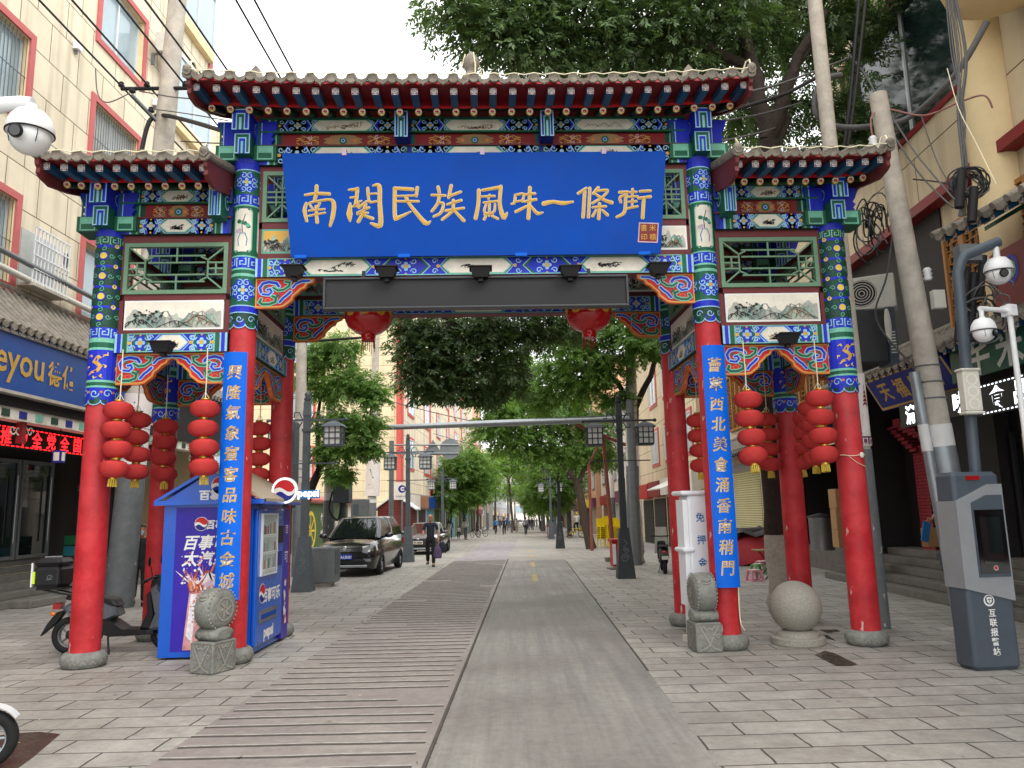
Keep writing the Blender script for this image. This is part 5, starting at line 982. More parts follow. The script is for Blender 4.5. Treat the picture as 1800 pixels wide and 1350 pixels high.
mb = MB(); plate(mb, [(-.78, .62), (-.6, .72), (-.2, .7), (-.02, .62), (.02, .5), (-.12, .44), (-.5, .48)], .15, 'scootgrey'); plate(mb, [(-.55, .5), (-.1, .46), (.1, .32), (.5, .3), (.52, .24), (-.1, .22), (-.4, .34)], .16, 'black')
plate(mb, [(.42, .28), (.5, .5), (.42, .86), (.5, .92), (.68, .7), (.86, .56), (.74, .5), (.62, .3)], .17, 'scootgrey'); plate(mb, [(.3, .3), (.4, .52), (.38, .8), (.44, .84), (.5, .5), (.45, .28)], .15, 'black'); plate(mb, [(.4, .84), (.42, .98), (.56, 1.0), (.66, .88), (.56, .8)], .12, 'black')
plate(mb, [(.55, .52), (.72, .58), (.92, .46), (.9, .4), (.7, .46)], .06, 'black'); plate(mb, [(-.98, .4), (-.86, .56), (-.72, .6), (-.84, .42), (-1.06, .24)], .05, 'black'); mb.build('body', st_, bevel=.01)
mb = MB(); plate(mb, [(-.74, .74), (-.7, .8), (-.3, .78), (-.05, .72), (.02, .62), (-.2, .66), (-.6, .7)], .13, 'black'); mb.build('seat', st_, bevel=.012)
mb = MB(); mb.tube([(-.66, .1, .25), (-.3, .1, .3), (0, .08, .3)], .07, 'black', 8); mb.tube([(-.66, -.1, .27), (-.2, -.12, .24)], .05, 'dark', 8); mb.tube([(-.5, -.1, .34), (-.72, -.1, .64)], .025, 'greymetal', 8); mb.tube([(.66, .07, .25), (.5, .06, .75)], .025, 'greymetal', 8); mb.tube([(.66, -.07, .25), (.5, -.06, .75)], .025, 'greymetal', 8); mb.tube([(-.12, -.1, .22), (-.06, -.18, .01)], .014, 'black', 6); mb.build('engine_and_fork', st_)
mb = MB(); mb.tube([(.42, -.34, .96), (.46, -.2, 1.0), (.5, 0, 1.0), (.46, .2, 1.0), (.42, .34, .96)], .016, 'black', 8)
for s in (-1, 1): mb.tube([(.41, s*.24, .97), (.4, s*.36, .95)], .024, 'rubber', 8); mb.tube([(.46, s*.16, 1.0), (.44, s*.2, 1.16)], .007, 'black', 5); mb.ellipsoid((.43, s*.22, 1.22), (.012, .05, .065), 'black', 12, 8); mb.tube([(.47, s*.2, .99), (.52, s*.33, .97)], .008, 'black', 5)
mb.box(.44, .5, -.06, .06, .94, 1.03, 'black'); mb.build('handlebar', st_)
mb = MB(); mb.bevbox(-1.13, -.76, -.2, .2, .9, 1.19, 'black', .05); mb.bevbox(-1.15, -.74, -.21, .21, 1.19, 1.29, 'black', .05, .9); mb.box(-1.14, -1.12, -.22, -.19, .92, 1.24, 'camwhite'); mb.box(-1.145, -1.09, -.212, -.17, .96, 1.12, 'limegreen'); mb.tube([(-1.08, 0, 1.305), (-.85, 0, 1.305)], .012, 'silver', 6); p = Pan(mb, (-.9, -.202, 1.04)); p.spiral(0, 0, .04, 'greymetal', .008, 2); p.line([(-.04, -.03), (.04, -.02)], .008, 'greymetal', 2); mb.build('top_box', st_)
mb = MB(); mb.tube([(-.5, -.1, .76), (-.8, -.1, .82), (-1.05, -.1, .88)], .014, 'black', 6); mb.tube([(-.5, .1, .76), (-.8, .1, .82), (-1.05, .1, .88)], .014, 'black', 6); mb.box(-1.1, -.75, -.14, .14, .87, .9, 'black'); mb.build('rack', st_)
mb = MB(); mb.ellipsoid((-.86, -.12, .55), (.04, .025, .03), 'amber', 10, 6); mb.box(-.9, -.8, -.06, .06, .6, .68, 'taillight'); mb.build('rear_lamp', st_)
# ---- tricycle wheel at the near corner
t = thing('cargo_tricycle', 'front wheel and white mudguard of a cargo tricycle at the near corner', 'tricycle', (-3.96, 6.03, 0), .35)
mb = MB(); wheel(mb, (0, 0, .21), .21, .09, 'rubber', 'silver', 9); mb.build('wheel', t)
mb = MB(); n = 12; rg = []
for i in range(n+1): a = math.radians(35+120*i/n); rg.append([(.235*math.cos(a), y, .22+.235*math.sin(a)+(.012 if abs(y) < .03 else 0)) for y in (-.07, -.03, .03, .07)])
mb.loft(rg, 'camwhite', closed=False); mb.build('mudguard', t)
mb = MB(); mb.tube([(0, -.07, .24), (-.14, -.06, .7), (-.2, 0, .95)], .02, 'black', 8); mb.tube([(0, .07, .24), (-.14, .06, .7), (-.2, 0, .95)], .02, 'black', 8); mb.tube([(-.22, -.3, 1.0), (-.2, 0, .98), (-.22, .3, 1.0)], .015, 'black', 8); mb.tube([(-.2, 0, .9), (-.5, 0, .35), (-1.4, 0, .35)], .03, 'black', 8); mb.box(-2.2, -1.0, -.4, .4, .4, .75, 'silver'); mb.build('frame', t)
for s in (-1, 1): mb = MB(); wheel(mb, (-1.6, s*.42, .24), .24, .1, 'rubber', 'silver', 9); mb.build('wheel', t)
# ================================================================== BUILDINGS
def panelled(key, base, line, bw, bh, axis='y', off=.5, mort=.012, dirt=.35):
    ma = bpy.data.materials.new(key); ma.use_nodes = True; n = ma.node_tree; L_ = n.links; b = n.nodes['Principled BSDF']; b.inputs['Roughness'].default_value = .85; b.inputs['Specular IOR Level'].default_value = .2
    g = n.nodes.new('ShaderNodeNewGeometry'); sp = n.nodes.new('ShaderNodeSeparateXYZ'); cb_ = n.nodes.new('ShaderNodeCombineXYZ'); L_.new(g.outputs['Position'], sp.inputs[0]); L_.new(sp.outputs['Y' if axis == 'y' else 'X'], cb_.inputs[0]); L_.new(sp.outputs['Z'], cb_.inputs[1])
    br = n.nodes.new('ShaderNodeTexBrick'); br.inputs['Scale'].default_value = 1; br.inputs['Brick Width'].default_value = bw; br.inputs['Row Height'].default_value = bh; br.inputs['Mortar Size'].default_value = mort; br.inputs['Mortar Smooth'].default_value = .1; br.offset = off; L_.new(cb_.outputs[0], br.inputs['Vector'])
    c = col(*base); br.inputs['Color1'].default_value = c; br.inputs['Color2'].default_value = tuple(x*.94 for x in c[:3])+(1,); br.inputs['Mortar'].default_value = col(*line)
    n1 = n.nodes.new('ShaderNodeTexNoise'); n1.inputs['Scale'].default_value = .7; n1.inputs['Detail'].default_value = 9; n1.inputs['Roughness'].default_value = .7; L_.new(g.outputs['Position'], n1.inputs['Vector'])
    m1 = n.nodes.new('ShaderNodeMapRange'); m1.inputs[1].default_value = .3; m1.inputs[2].default_value = .7; m1.inputs[3].default_value = .86; m1.inputs[4].default_value = 1.06; L_.new(n1.outputs['Fac'], m1.inputs[0])
    mp = n.nodes.new('ShaderNodeMapping'); mp.inputs['Scale'].default_value = (3, 3, .12); L_.new(g.outputs['Position'], mp.inputs[0]); n2 = n.nodes.new('ShaderNodeTexNoise'); n2.inputs['Scale'].default_value = 1; n2.inputs['Detail'].default_value = 8; L_.new(mp.outputs[0], n2.inputs['Vector'])
    m2 = n.nodes.new('ShaderNodeMapRange'); m2.inputs[1].default_value = .5; m2.inputs[2].default_value = .8; m2.inputs[4].default_value = dirt; L_.new(n2.outputs['Fac'], m2.inputs[0])
    mx = n.nodes.new('ShaderNodeMix'); mx.data_type = 'RGBA'; mx.blend_type = 'MULTIPLY'; mx.inputs[0].default_value = 1; L_.new(br.outputs['Color'], mx.inputs['A']); L_.new(m1.outputs[0], mx.inputs['B'])
    m3 = n.nodes.new('ShaderNodeMix'); m3.data_type = 'RGBA'; m3.inputs['B'].default_value = col(120, 108, 86); L_.new(m2.outputs[0], m3.inputs[0]); L_.new(mx.outputs['Result'], m3.inputs['A']); L_.new(m3.outputs['Result'], b.inputs['Base Color'])
    bp = n.nodes.new('ShaderNodeBump'); bp.inputs['Strength'].default_value = .4; bp.inputs['Distance'].default_value = .02; bp.invert = True; L_.new(br.outputs['Fac'], bp.inputs['Height']); L_.new(bp.outputs[0], b.inputs['Normal']); MATS[key] = ma
panelled('facade_y', (232, 220, 194), (112, 96, 80), 1.05, .92, 'y', .5, .012, .55); panelled('facade_x', (228, 212, 176), (150, 126, 96), 1.4, .62, 'x', 0); panelled('facade_r', (216, 200, 170), (72, 60, 50), 2.6, 1.25, 'y', .3, .012, .6)
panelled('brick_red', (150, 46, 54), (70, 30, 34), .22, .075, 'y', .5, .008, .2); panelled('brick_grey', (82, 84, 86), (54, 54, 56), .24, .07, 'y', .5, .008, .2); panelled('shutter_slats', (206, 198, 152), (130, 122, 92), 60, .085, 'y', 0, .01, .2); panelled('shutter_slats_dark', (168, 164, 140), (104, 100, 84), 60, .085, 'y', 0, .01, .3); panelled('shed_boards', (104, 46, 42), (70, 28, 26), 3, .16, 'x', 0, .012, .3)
def fmap(X0, side): # street facade: s along the street, z up, d out towards the road
    return lambda s, z, d: (X0+.018*s+(d if side < 0 else -d), s, z)
def fbox(mb, mp, s0, s1, z0, z1, d0, d1, mat):
    p = [mp(s, z, d) for z in (z0, z1) for s in (s0, s1) for d in (d0, d1)]
    return mb.add(p, [(0, 2, 3, 1), (4, 5, 7, 6), (0, 1, 5, 4), (2, 6, 7, 3), (0, 4, 6, 2), (1, 3, 7, 5)], mat)
def fpan(mb, mp, side, s, z, d, lh=LH):
    return Pan(mb, mp(s, z, d), U=(.018, 1, 0) if side < 0 else (-.018, -1, 0), N=(1 if side < 0 else -1, 0, 0), lh=lh)
def wall(mb, mp, s0, s1, z0, z1, holes, mat, rev=.22, revmat=None):
    S = sorted({s0, s1, *[h[0] for h in holes], *[h[1] for h in holes]}); Z = sorted({z0, z1, *[h[2] for h in holes], *[h[3] for h in holes]})
    for a, b in zip(S, S[1:]):
        for c, d in zip(Z, Z[1:]):
            if any(h[0] <= a and b <= h[1] and h[2] <= c and d <= h[3] for h in holes): continue
            mb.add([mp(a, c, 0), mp(b, c, 0), mp(b, d, 0), mp(a, d, 0)], [(0, 1, 2, 3)], mat)
    for a, b, c, d in holes:
        for q in (((a, c), (b, c)), ((b, c), (b, d)), ((b, d), (a, d)), ((a, d), (a, c))):
            (x, y), (e, f) = q; mb.add([mp(x, y, 0), mp(e, f, 0), mp(e, f, -rev), mp(x, y, -rev)], [(0, 1, 2, 3)], revmat or mat)
def window(par, mp, a, b, c, d, trim='trimred', grille=False, rev=.2, pane='glass', tw=.16):
    mb = MB()
    for s0, s1, z0, z1 in ((a-tw, b+tw, c-tw, c), (a-tw, b+tw, d, d+tw), (a-tw, a, c, d), (b, b+tw, c, d)): fbox(mb, mp, s0, s1, z0, z1, .003, .05, trim)
    w_ = mb.build('window', par); mb = MB(); k = .05
    for s0, s1, z0, z1 in ((a, b, c, c+k), (a, b, d-k, d), (a, a+k, c+k, d-k), (b-k, b, c+k, d-k), ((a+b)/2-.03, (a+b)/2+.03, c+k, d-k)): fbox(mb, mp, s0, s1, z0, z1, -rev+.005, -rev+.06, 'alu')
    if grille:
        n = int((b-a)/.11)
        for i in range(n+1): s = a+(b-a)*i/n; fbox(mb, mp, s-.007, s+.007, c, d, -.05, -.036, 'greymetal')
        fbox(mb, mp, a, b, (c+d)/2-.01, (c+d)/2+.01, -.034, -.02, 'greymetal')
    mb.build('sash', w_); mb = MB(); mb.add([mp(a, c, -rev+.02), mp(b, c, -rev+.02), mp(b, d, -rev+.02), mp(a, d, -rev+.02)], [(0, 1, 2, 3)], pane if pane != 'glass' or (int(a*7+c*3) % 3) else 'inside'); mb.build('pane', w_)
    return w_
def canopy(par, mp, s0, s1, ze, zt, d0, d1, name='tiled_canopy', tails=True, farlift=0, nearlift=0, rows=.24):
    # tiled lean-to roof over a shop front
    L_ = s1-s0; n = max(3, round(L_/rows)); st = L_/n; mb = MB(); lf = lambda s: farlift*max(0, (s-s0)/L_*2-1)**3+nearlift*max(0, 1-(s-s0)/L_*2)**3
    f = lambda s, t, up: mp(s, ze+(zt-ze)*(.8*t+.2*t*t)+up+lf(s)*(1-t), d1+(d0-d1)*t)
    for up, m_ in ((0, 'tile_grey'), (-.05, 'dred')):
        vs = [f(s0+L_*i/16, j/5, up) for j in range(6) for i in range(17)]; mb.add(vs, [(j*17+i, j*17+i+1, (j+1)*17+i+1, (j+1)*17+i) for j in range(5) for i in range(16)], m_)
    r = random.Random(int(s0*10))
    for i in range(n+1):
        s = s0+st*i; mb.tube([f(s, t, .02) for t in (-.02, .25, .5, .75, 1)], .055, 'tile_grey', 7)
        if i < n:
            a = V(f(s+st/2, 0, -.02)); q = Pan(mb, a, U=(0, 1, 0), N=(1, 0, 0)); dr = [(-st*.42, .04), (0, .01), (st*.42, .04), (st*.3, -.05), (0, -.085), (-st*.3, -.05)]; mb.prism(dr, lambda x, z, d: tuple(a+V((d, x, z))), -.015, .015, 'tile_grey')
    mb.tube([f(s0+L_*i/16, 1, .06) for i in range(17)], .09, 'tile_grey', 8); k = mb.build(name, par)
    if tails:
        mb = MB()
        for i in range(n):
            s = s0+st*(i+.5); a = V(f(s, .03, -.11)); b = V(f(s, .5, -.11)); c = V((0, .045, 0)); e = V((0, 0, .045))
            mb.loft([[a-c-e, a+c-e, a+c+e, a-c+e], [b-c-e, b+c-e, b+c+e, b-c+e]], 'rafterblue', smooth=False)
            sgn = 1 if mp(0, 0, 1)[0] > mp(0, 0, 0)[0] else -1; q = Pan(mb, a, U=(0, sgn, 0), N=(sgn, 0, 0)); q.rect(-.042, .042, -.042, .042, 'cream', 1.5); q.line([(-.03, -.03), (.03, .03)], .012, 'green', 2.5); q.line([(-.03, .03), (.03, -.03)], .012, 'red', 2.6)
        for z, m_ in ((-.2, 'dred'), (-.3, 'green')): mb.add([f(s0, .45, z), f(s1, .45, z), f(s1, .45, z+.07), f(s0, .45, z+.07)], [(0, 1, 2, 3)], m_)
        mb.build('rafter_tails', k)
    return k
# ---- left building with the red framed windows
ml = fmap(-10.5, -1)
LB = thing('corner_building', 'cream panelled building with red framed windows above shop fronts, left of the archway', 'building', (0, 0, 0))
cols = [(2.2, 4.2), (8.4, 10.4), (13.0, 15.05), (17.55, 19.65)]; fl = [(6.6, 8.4), (10.25, 12.05), (13.75, 15.6), (17.3, 19.1)]
holes = [(a, b, c, d) for a, b in cols for c, d in fl]; bays = [(21.3, 23.85, c-.3, d+.3) for c, d in fl]
mb = MB(); wall(mb, ml, -6, 24.1, 5.45, 21.5, holes, 'facade_y', .24, 'wallcream'); mb.add([ml(24.1, 0, 0), ml(24.1, 0, -14), ml(24.1, 21.5, -14), ml(24.1, 21.5, 0)], [(0, 1, 2, 3)], 'wallcream'); mb.add([ml(-6, 21.5, 0), ml(24.1, 21.5, 0), ml(24.1, 21.5, -14), ml(-6, 21.5, -14)], [(0, 1, 2, 3)], 'greywall'); mb.build('wall', LB)
for i, (a, b) in enumerate(cols):
    for j, (c, d) in enumerate(fl): window(LB, ml, a, b, c, d, grille=(i in (2,) or (i == 3 and j == 1)))
mb = MB(); fbox(mb, ml, 23.86, 24.12, 5.46, 21.5, .004, .06, 'trimred'); fbox(mb, ml, 20.9, 21.1, 5.46, 21.5, .004, .05, 'trimred'); mb.build('trim_strip', LB)
for a, b, c, d in bays:
    mb = MB()
    for z0, z1, m_ in ((c, c+.35, 'wallcream'), (d-.1, d, 'alu'), (c+.35, c+.42, 'alu')): fbox(mb, ml, a, b, z0, z1, .0, .2, m_)
    for s in (a, (a+b)/2-.03, b-.06): fbox(mb, ml, s, s+.06, c+.42, d-.1, .15, .2, 'alu')
    for s in (a, b-.06): fbox(mb, ml, s, s+.06, c+.42, d-.1, .0, .06, 'alu')
    w_ = mb.build('balcony_window', LB); mb = MB(); fbox(mb, ml, a+.02, b-.02, c+.42, d-.1, .02, .16, 'glass'); mb.build('pane', w_)
    mb = MB(); fbox(mb, ml, a-.15, a, c-.05, d+.05, .003, .08, 'trimred'); mb.build('trim_strip', LB)
def ac_unit(loc, rz, lab, par=None):
    t = thing('air_conditioner', lab, 'air conditioner', loc, rz, 'outdoor air conditioner units'); mb = MB(); mb.bevbox(-.42, .42, -.16, .16, 0, .6, 'acwhite', .02); mb.build('casing', t)
    mb = MB(); p = Pan(mb, (-.1, -.16, .3)); p.disc(0, 0, .24, 'dark', 1.5, 22)
    for k in range(5): p.line([(.045*(k+1)*math.cos(a*PI/10), .045*(k+1)*math.sin(a*PI/10)) for a in range(20)], .012, 'acwhite', 3, closed=True)
    mb.build('fan_grille', t)
    for x in (-.3, .3): mb = MB(); mb.box(x-.02, x+.02, -.2, .3, -.05, 0, 'greymetal'); mb.box(x-.02, x+.02, .2, .3, -.35, -.05, 'greymetal'); mb.build('bracket', t)
a = ml(20.9, 15.2, .35); ac_unit((a[0], a[1]-.6, 14.9), PI/2, 'beige air conditioner below the balcony glazing at the building corner')
a = ml(22.6, 9.1, .35)
# small fittings on the wall
WR = random.Random(4)
for s, z in ((16.6, 12.9), (20.4, 13.6), (16.5, 16.6), (12.2, 13.4)):
    mb = MB(); fbox(mb, ml, s-.09, s+.09, z-.1, z+.1, .01, .14, 'camwhite'); fbox(mb, ml, s-.02, s+.02, z-.2, z-.1, .02, .08, 'greymetal'); mb.build('wall_fitting', LB)
mb = MB(); q = fpan(mb, ml, -1, 16.9, 7.7, .006); q.poly([(-.13, -.1), (0, -.2), (.14, -.08), (.12, .12), (.03, .2), (-.12, .12)], 'dark', 1); q.line([(-.13, -.1), (0, -.2), (.14, -.08), (.12, .12), (.03, .2), (-.12, .12)], .03, 'concrete', 1.4, closed=True); mb.build('broken_vent', LB)
# burglar cage window low on the wall
mb = MB(); a0, b0, c0, d0 = 15.3, 16.5, 6.7, 7.9; fbox(mb, ml, a0, b0, c0-.06, c0, .0, .35, 'concrete')
for i in range(11): s = a0+(b0-a0)*i/10; fbox(mb, ml, s-.012, s+.012, c0, d0, .3, .325, 'alu')
for z in (c0+.3, c0+.6, c0+.9, d0): fbox(mb, ml, a0, b0, z-.012, z+.012, .326, .345, 'alu')
fbox(mb, ml, a0, b0, c0, d0, .003, .02, 'inside'); mb.build('window_cage', LB)
# pipes under the windows
mb = MB(); mb.tube([ml(s, 7.05-.02*s, .25) for s in (4, 10, 16, 21)], .07, 'acwhite', 8); mb.tube([ml(s, 7.35-.02*s, .3) for s in (4, 10, 16, 21)], .06, 'greymetal', 8); mb.build('wall_pipe', LB)
# shop level: soffit, back wall, steps, doors
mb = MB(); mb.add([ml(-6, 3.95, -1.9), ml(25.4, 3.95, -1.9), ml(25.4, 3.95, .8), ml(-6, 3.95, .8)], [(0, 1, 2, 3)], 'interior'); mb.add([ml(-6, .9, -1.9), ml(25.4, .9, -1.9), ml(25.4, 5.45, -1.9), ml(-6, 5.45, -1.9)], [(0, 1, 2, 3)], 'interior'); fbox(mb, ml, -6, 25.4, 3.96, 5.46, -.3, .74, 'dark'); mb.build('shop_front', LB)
mb = MB()
for s0, s1 in ((16.0, 17.3), (17.35, 18.6), (18.65, 19.9)):
    for a, b, c, d in ((s0, s1, .92, 1.0), (s0, s1, 3.2, 3.28), (s0, s0+.08, 1.0, 3.2), (s1-.08, s1, 1.0, 3.2)): fbox(mb, ml, a, b, c, d, -1.85, -1.75, 'greymetal')
    fbox(mb, ml, s0+.08, s1-.08, 1.0, 3.2, -1.84, -1.8, 'glass_dark'); mb.tube([ml(s1-.2, 1.3, -1.68), ml(s1-.2, 2.9, -1.68)], .025, 'steel', 8)
mb.build('glass_door', LB)
canopy(LB, ml, 3.5, 24.5, 5.42, 6.45, -.02, 1.0, farlift=.0)
mb = MB(); fbox(mb, ml, 3.5, 24.5, 3.72, 3.95, .45, .75, 'cream')
for i in range(42): s = 3.6+i*.5; fbox(mb, ml, s, s+.22, 3.76, 3.9, .752, .765, ('dgreen', 'deepblue', 'lgreen')[i % 3])
for i in range(8): s = 4.5+i*2.6; q = fpan(mb, ml, -1, s, 3.5, .62); [curl(q, x, .05, .1, 0, 1 if x > 0 else -1, 1, 'cream', .03) for x in (-.25, -.08, .1, .27)]; fbox(mb, ml, s-.06, s+.06, 3.3, 3.72, .56, .68, 'dred')
mb.build('carved_beam', LB)
def steps(name, lab, mp, s0, s1, d_base, n, rise, run):
    t = thing(name, lab, 'steps', (0, 0, 0)); mb = MB()
    for i in range(n): fbox(mb, mp, s0, s1, 0 if i == 0 else rise*i+.001, rise*(i+1), d_base-run*i-(run if i < n-1 else 2.5), d_base-run*i, 'step')
    mb.build('treads', t, bevel=.012); return t
steps('stone_steps', 'worn grey stone steps up to the glass shop doors behind the scooter', ml, 6, 24, -.42, 6, .152, .28)
mb = MB(); mb.bevbox(-.55, .55, -.25, .25, 0, .17, 'step', .02); o = mb.build('stone_block', loc=(-10.35, 17.1, 0)); o.rotation_euler = (0, 0, 1.45); tag(o, 'low grey stone block at the foot of the left steps', 'block')
t = thing('shop_sign', 'long blue shop sign with gold lettering under the tiled canopy', 'sign', (0, 0, 0))
mb = MB(); fbox(mb, ml, 4, 19.5, 4.22, 5.28, .76, .9, 'shopblue'); fbox(mb, ml, 4, 19.5, 5.28, 5.34, .74, .95, 'concrete'); fbox(mb, ml, 4, 19.5, 4.16, 4.22, .74, .93, 'concrete'); mb.build('board', t)
mb = MB(); q = fpan(mb, ml, -1, 14.55, 4.75, .905, .006); text(q, 'deyou', -.45, -.02, .8, 'goldtext', 1, .012, fit=1.8); text(q, '德佑', 1.05, 0, .52, 'goldtext', 1, .012, fit=.95); mb.build('lettering', t)
t = thing('red_display', 'scrolling display with glowing red characters over the shop doors', 'display', (0, 0, 0))
mb = MB(); fbox(mb, ml, 9, 18.2, 3.28, 3.72, -.02, .1, 'black'); mb.build('casing', t); mb = MB(); q = fpan(mb, ml, -1, 9, 3.5, .104)
for i, c in enumerate('推动全党全国各族人民奋斗推动全党全国'): text(q, c, .35+i*.49, 0, .34, 'ledred', 1, .006)
for i in range(60): q.rect(.1+i*.15, .2+i*.15, .175, .195, 'ledred', 1); q.rect(.1+i*.15, .2+i*.15, -.195, -.175, 'ledred', 1)
mb.build('glowing_text', t)
t = thing('hanging_lamp', 'small blue and white box lamp under the carved beam', 'lamp', ml(16.2, 3.15, .6)); mb = MB(); mb.box(-.09, .09, -.09, .09, -.14, .12, 'deepblue'); [Pan(mb, O, U=U_, N=N_).rect(-.06, .06, -.1, .08, 'cream', 1.5) for O, U_, N_ in (((0, -.09, 0), (1, 0, 0), (0, -1, 0)), ((.09, 0, 0), (0, 1, 0), (1, 0, 0)))]; mb.tube([(0, 0, .12), (0, 0, .6)], .012, 'black', 5); mb.build('lamp_box', t)
t = thing('menu_banner', 'dark standing food banner beside the shop doors', 'banner', ml(21.0, .92, -1.3), -1.2 + PI/2); mb = MB(); mb.box(-.45, .45, -.015, .015, 0, 2.1, 'dark'); p = Pan(mb, (0, -.015, 0)); text(p, '湘菜小厨', 0, 1.75, .2, 'greymetal', 1, .003)
for i in range(9): p.disc(-.25+.25*(i % 3), .25+.28*(i//3), .1, 'goldtext' if i % 2 else 'muralbrown', 1+i*.02, 14); p.disc(-.25+.25*(i % 3), .25+.28*(i//3), .07, 'beige' if i % 2 else 'wood', 2+i*.02, 12)
mb.build('panel', t)
for nm, z, m_, lab in (('plastic_crate', .915, 'crateteal', 'teal plastic crate at the bottom by the shop door'), ('plastic_crate', 1.175, 'crategreen', 'green plastic crate stacked on the teal one')):
    t = thing(nm, lab, 'crate', ml(19.9, z, -1.0), PI/2); mb = MB()
    for i in range(6): mb.box(-.3, .3, -.2, -.185, .02+i*.04, .045+i*.04, m_); mb.box(-.3, .3, .185, .2, .02+i*.04, .045+i*.04, m_)
    for x in (-.3, .285): mb.box(x, x+.015, -.2, .2, .0, .25, m_)
    for x in (-.15, 0, .15): mb.box(x-.02, x+.02, -.204, -.2, 0, .25, m_)
    mb.box(-.3, .3, -.2, .2, 0, .02, m_); mb.build('walls', t)
# ---- mural wall and second building on the left
t = thing('mural_wall', 'low street wall with a green food mural and a red tiled coping', 'wall', (0, 0, 0)); mw = fmap(-9.35, -1)
mb = MB(); fbox(mb, mw, 26.2, 43, 0, 2.35, -.2, 0, 'palewall'); fbox(mb, mw, 30.5, 40, .35, 2.3, .003, .03, 'muralgreen'); q = fpan(mb, mw, -1, 33.2, 1.15, .032, .004); q.line([(.75*math.cos(a*PI/12), .75*math.sin(a*PI/12)) for a in range(24)], .16, 'yellow', 1, closed=True)
for k in range(8): q.line([(0, 0), (.72*math.cos(k*PI/4), .72*math.sin(k*PI/4))], .09, 'yellow', 1.5)
q.line([(-1.6+.1*i, .5*math.sin(i*.5)) for i in range(9)], .2, 'muralteal', 1); text(q, '蜂味', 2.2, .45, .62, 'cream', 1.5, .02); text(q, '蜜族', 2.2, -.3, .62, 'cream', 1.5, .02); text(q, '牛肉面', 4.4, .1, .7, 'cream', 1.5, .02); mb.build('wall', t)
mb = MB(); fbox(mb, mw, 26.2, 43, 2.355, 2.42, -.4, .2, 'rooftile_red')
for i in range(66): s = 26.3+i*.253; mb.tube([mw(s, 2.6, -.15), mw(s, 2.44, .25)], .06, 'rooftile_red', 6)
mb.build('coping', t)
def front_windows(par, xs, zs, Y, trim, w_=1.6, h_=1.7):
    for x in xs:
        for z in zs:
            mp = lambda s, zz, d: (s, Y-d, zz); window(par, mp, x, x+w_, z, z+h_, trim, rev=-.02, pane='glass', tw=.14)
B2 = thing('apartment_block', 'cream panelled apartment block with a red corner stripe beyond the mural wall', 'building', (0, 0, 0)); m2 = fmap(-7.41, -1)
mb = MB(); mb.add([(-26, 45, -.2), (-6.6, 45, -.2), (-6.6, 45, 26), (-26, 45, 26)], [(0, 1, 2, 3)], 'facade_x'); mb.add([m2(45, -.8, 0), m2(104, -.8, 0), m2(104, 26, 0), m2(45, 26, 0)], [(0, 1, 2, 3)], 'facade_y'); mb.add([(-26, 45, 26), (-6.6, 45, 26), (-5.5, 104, 26), (-26, 104, 26)], [(0, 1, 2, 3)], 'greywall'); mb.build('wall', B2)
mb = MB(); mb.box(-6.86, -6.58, 44.9, 44.997, 3, 26, 'trimred2'); fbox(mb, m2, 45.02, 45.5, 3, 26, .004, .08, 'trimred2')
for s in (58, 72, 86): fbox(mb, m2, s, s+.5, 3, 26, .004, .08, 'trimred2')
mb.build('trim_strip', B2); front_windows(B2, (-13.4, -17.5), (4.0, 7.4, 10.8, 14.2), 45, 'trimred2')
for i in range(7):
    for z in (4.6, 8.0, 11.4, 14.8, 18.2): window(B2, m2, 47.5+i*7.6, 49.9+i*7.6, z, z+1.8, 'trimred2', rev=-.02)
mb = MB(); fbox(mb, m2, 45.1, 104, -.8, 3.0, .003, .3, 'greywall')
for i in range(14): s = 46+i*4.1; fbox(mb, m2, s, s+3.2, -.6, 2.0, .301, .33, ('dark', 'interior', 'muralteal', 'muralgreen')[i % 4]); fbox(mb, m2, s-.2, s+3.6, 2.1, 2.9, .301, .5, ('palewall', 'muralbrown', 'shopblue', 'muralpurple', 'cream', 'binred')[i % 6])
for i in range(40): s = 58+i*.32; fbox(mb, m2, s, s+.08, 3.2, 4.4, .3, .38, 'latticewood')
for z in (3.2, 3.6, 4.0, 4.4): fbox(mb, m2, 58, 70.8, z, z+.06, .3, .4, 'latticewood')
fbox(mb, m2, 58, 70.8, 3.2, 4.4, .2, .28, 'latticeback'); mb.build('shop_row', B2)
ac_unit((-10.2, 44.75, 3.2), 0, 'pale air conditioner low on the block wall beyond the mural')
t = thing('garden_shed', 'small reddish brown boarded shed with a gable roof', 'shed', (-6.65, 43.05, -.16)); mb = MB(); mb.box(-.95, .95, 0, 1.8, 0, 2.3, 'shed_boards'); mb.prism([(-.95, 2.3), (.95, 2.3), (0, 2.95)], lambda a, b, d: (a, d, b), 0, 1.8, 'shed_boards'); mb.build('wall', t)
mb = MB()
for s in (-1, 1): mb.loft([[(0, -.15, 3.05), (s*1.2, -.15, 2.2), (s*1.2, -.15, 2.12), (0, -.15, 2.97)], [(0, 1.95, 3.05), (s*1.2, 1.95, 2.2), (s*1.2, 1.95, 2.12), (0, 1.95, 2.97)]], 'alu', smooth=False)
mb.build('roof', t); mb = MB(); mb.box(-.4, .4, -.03, -.003, 0, 1.9, 'shedred'); mb.build('door', t)
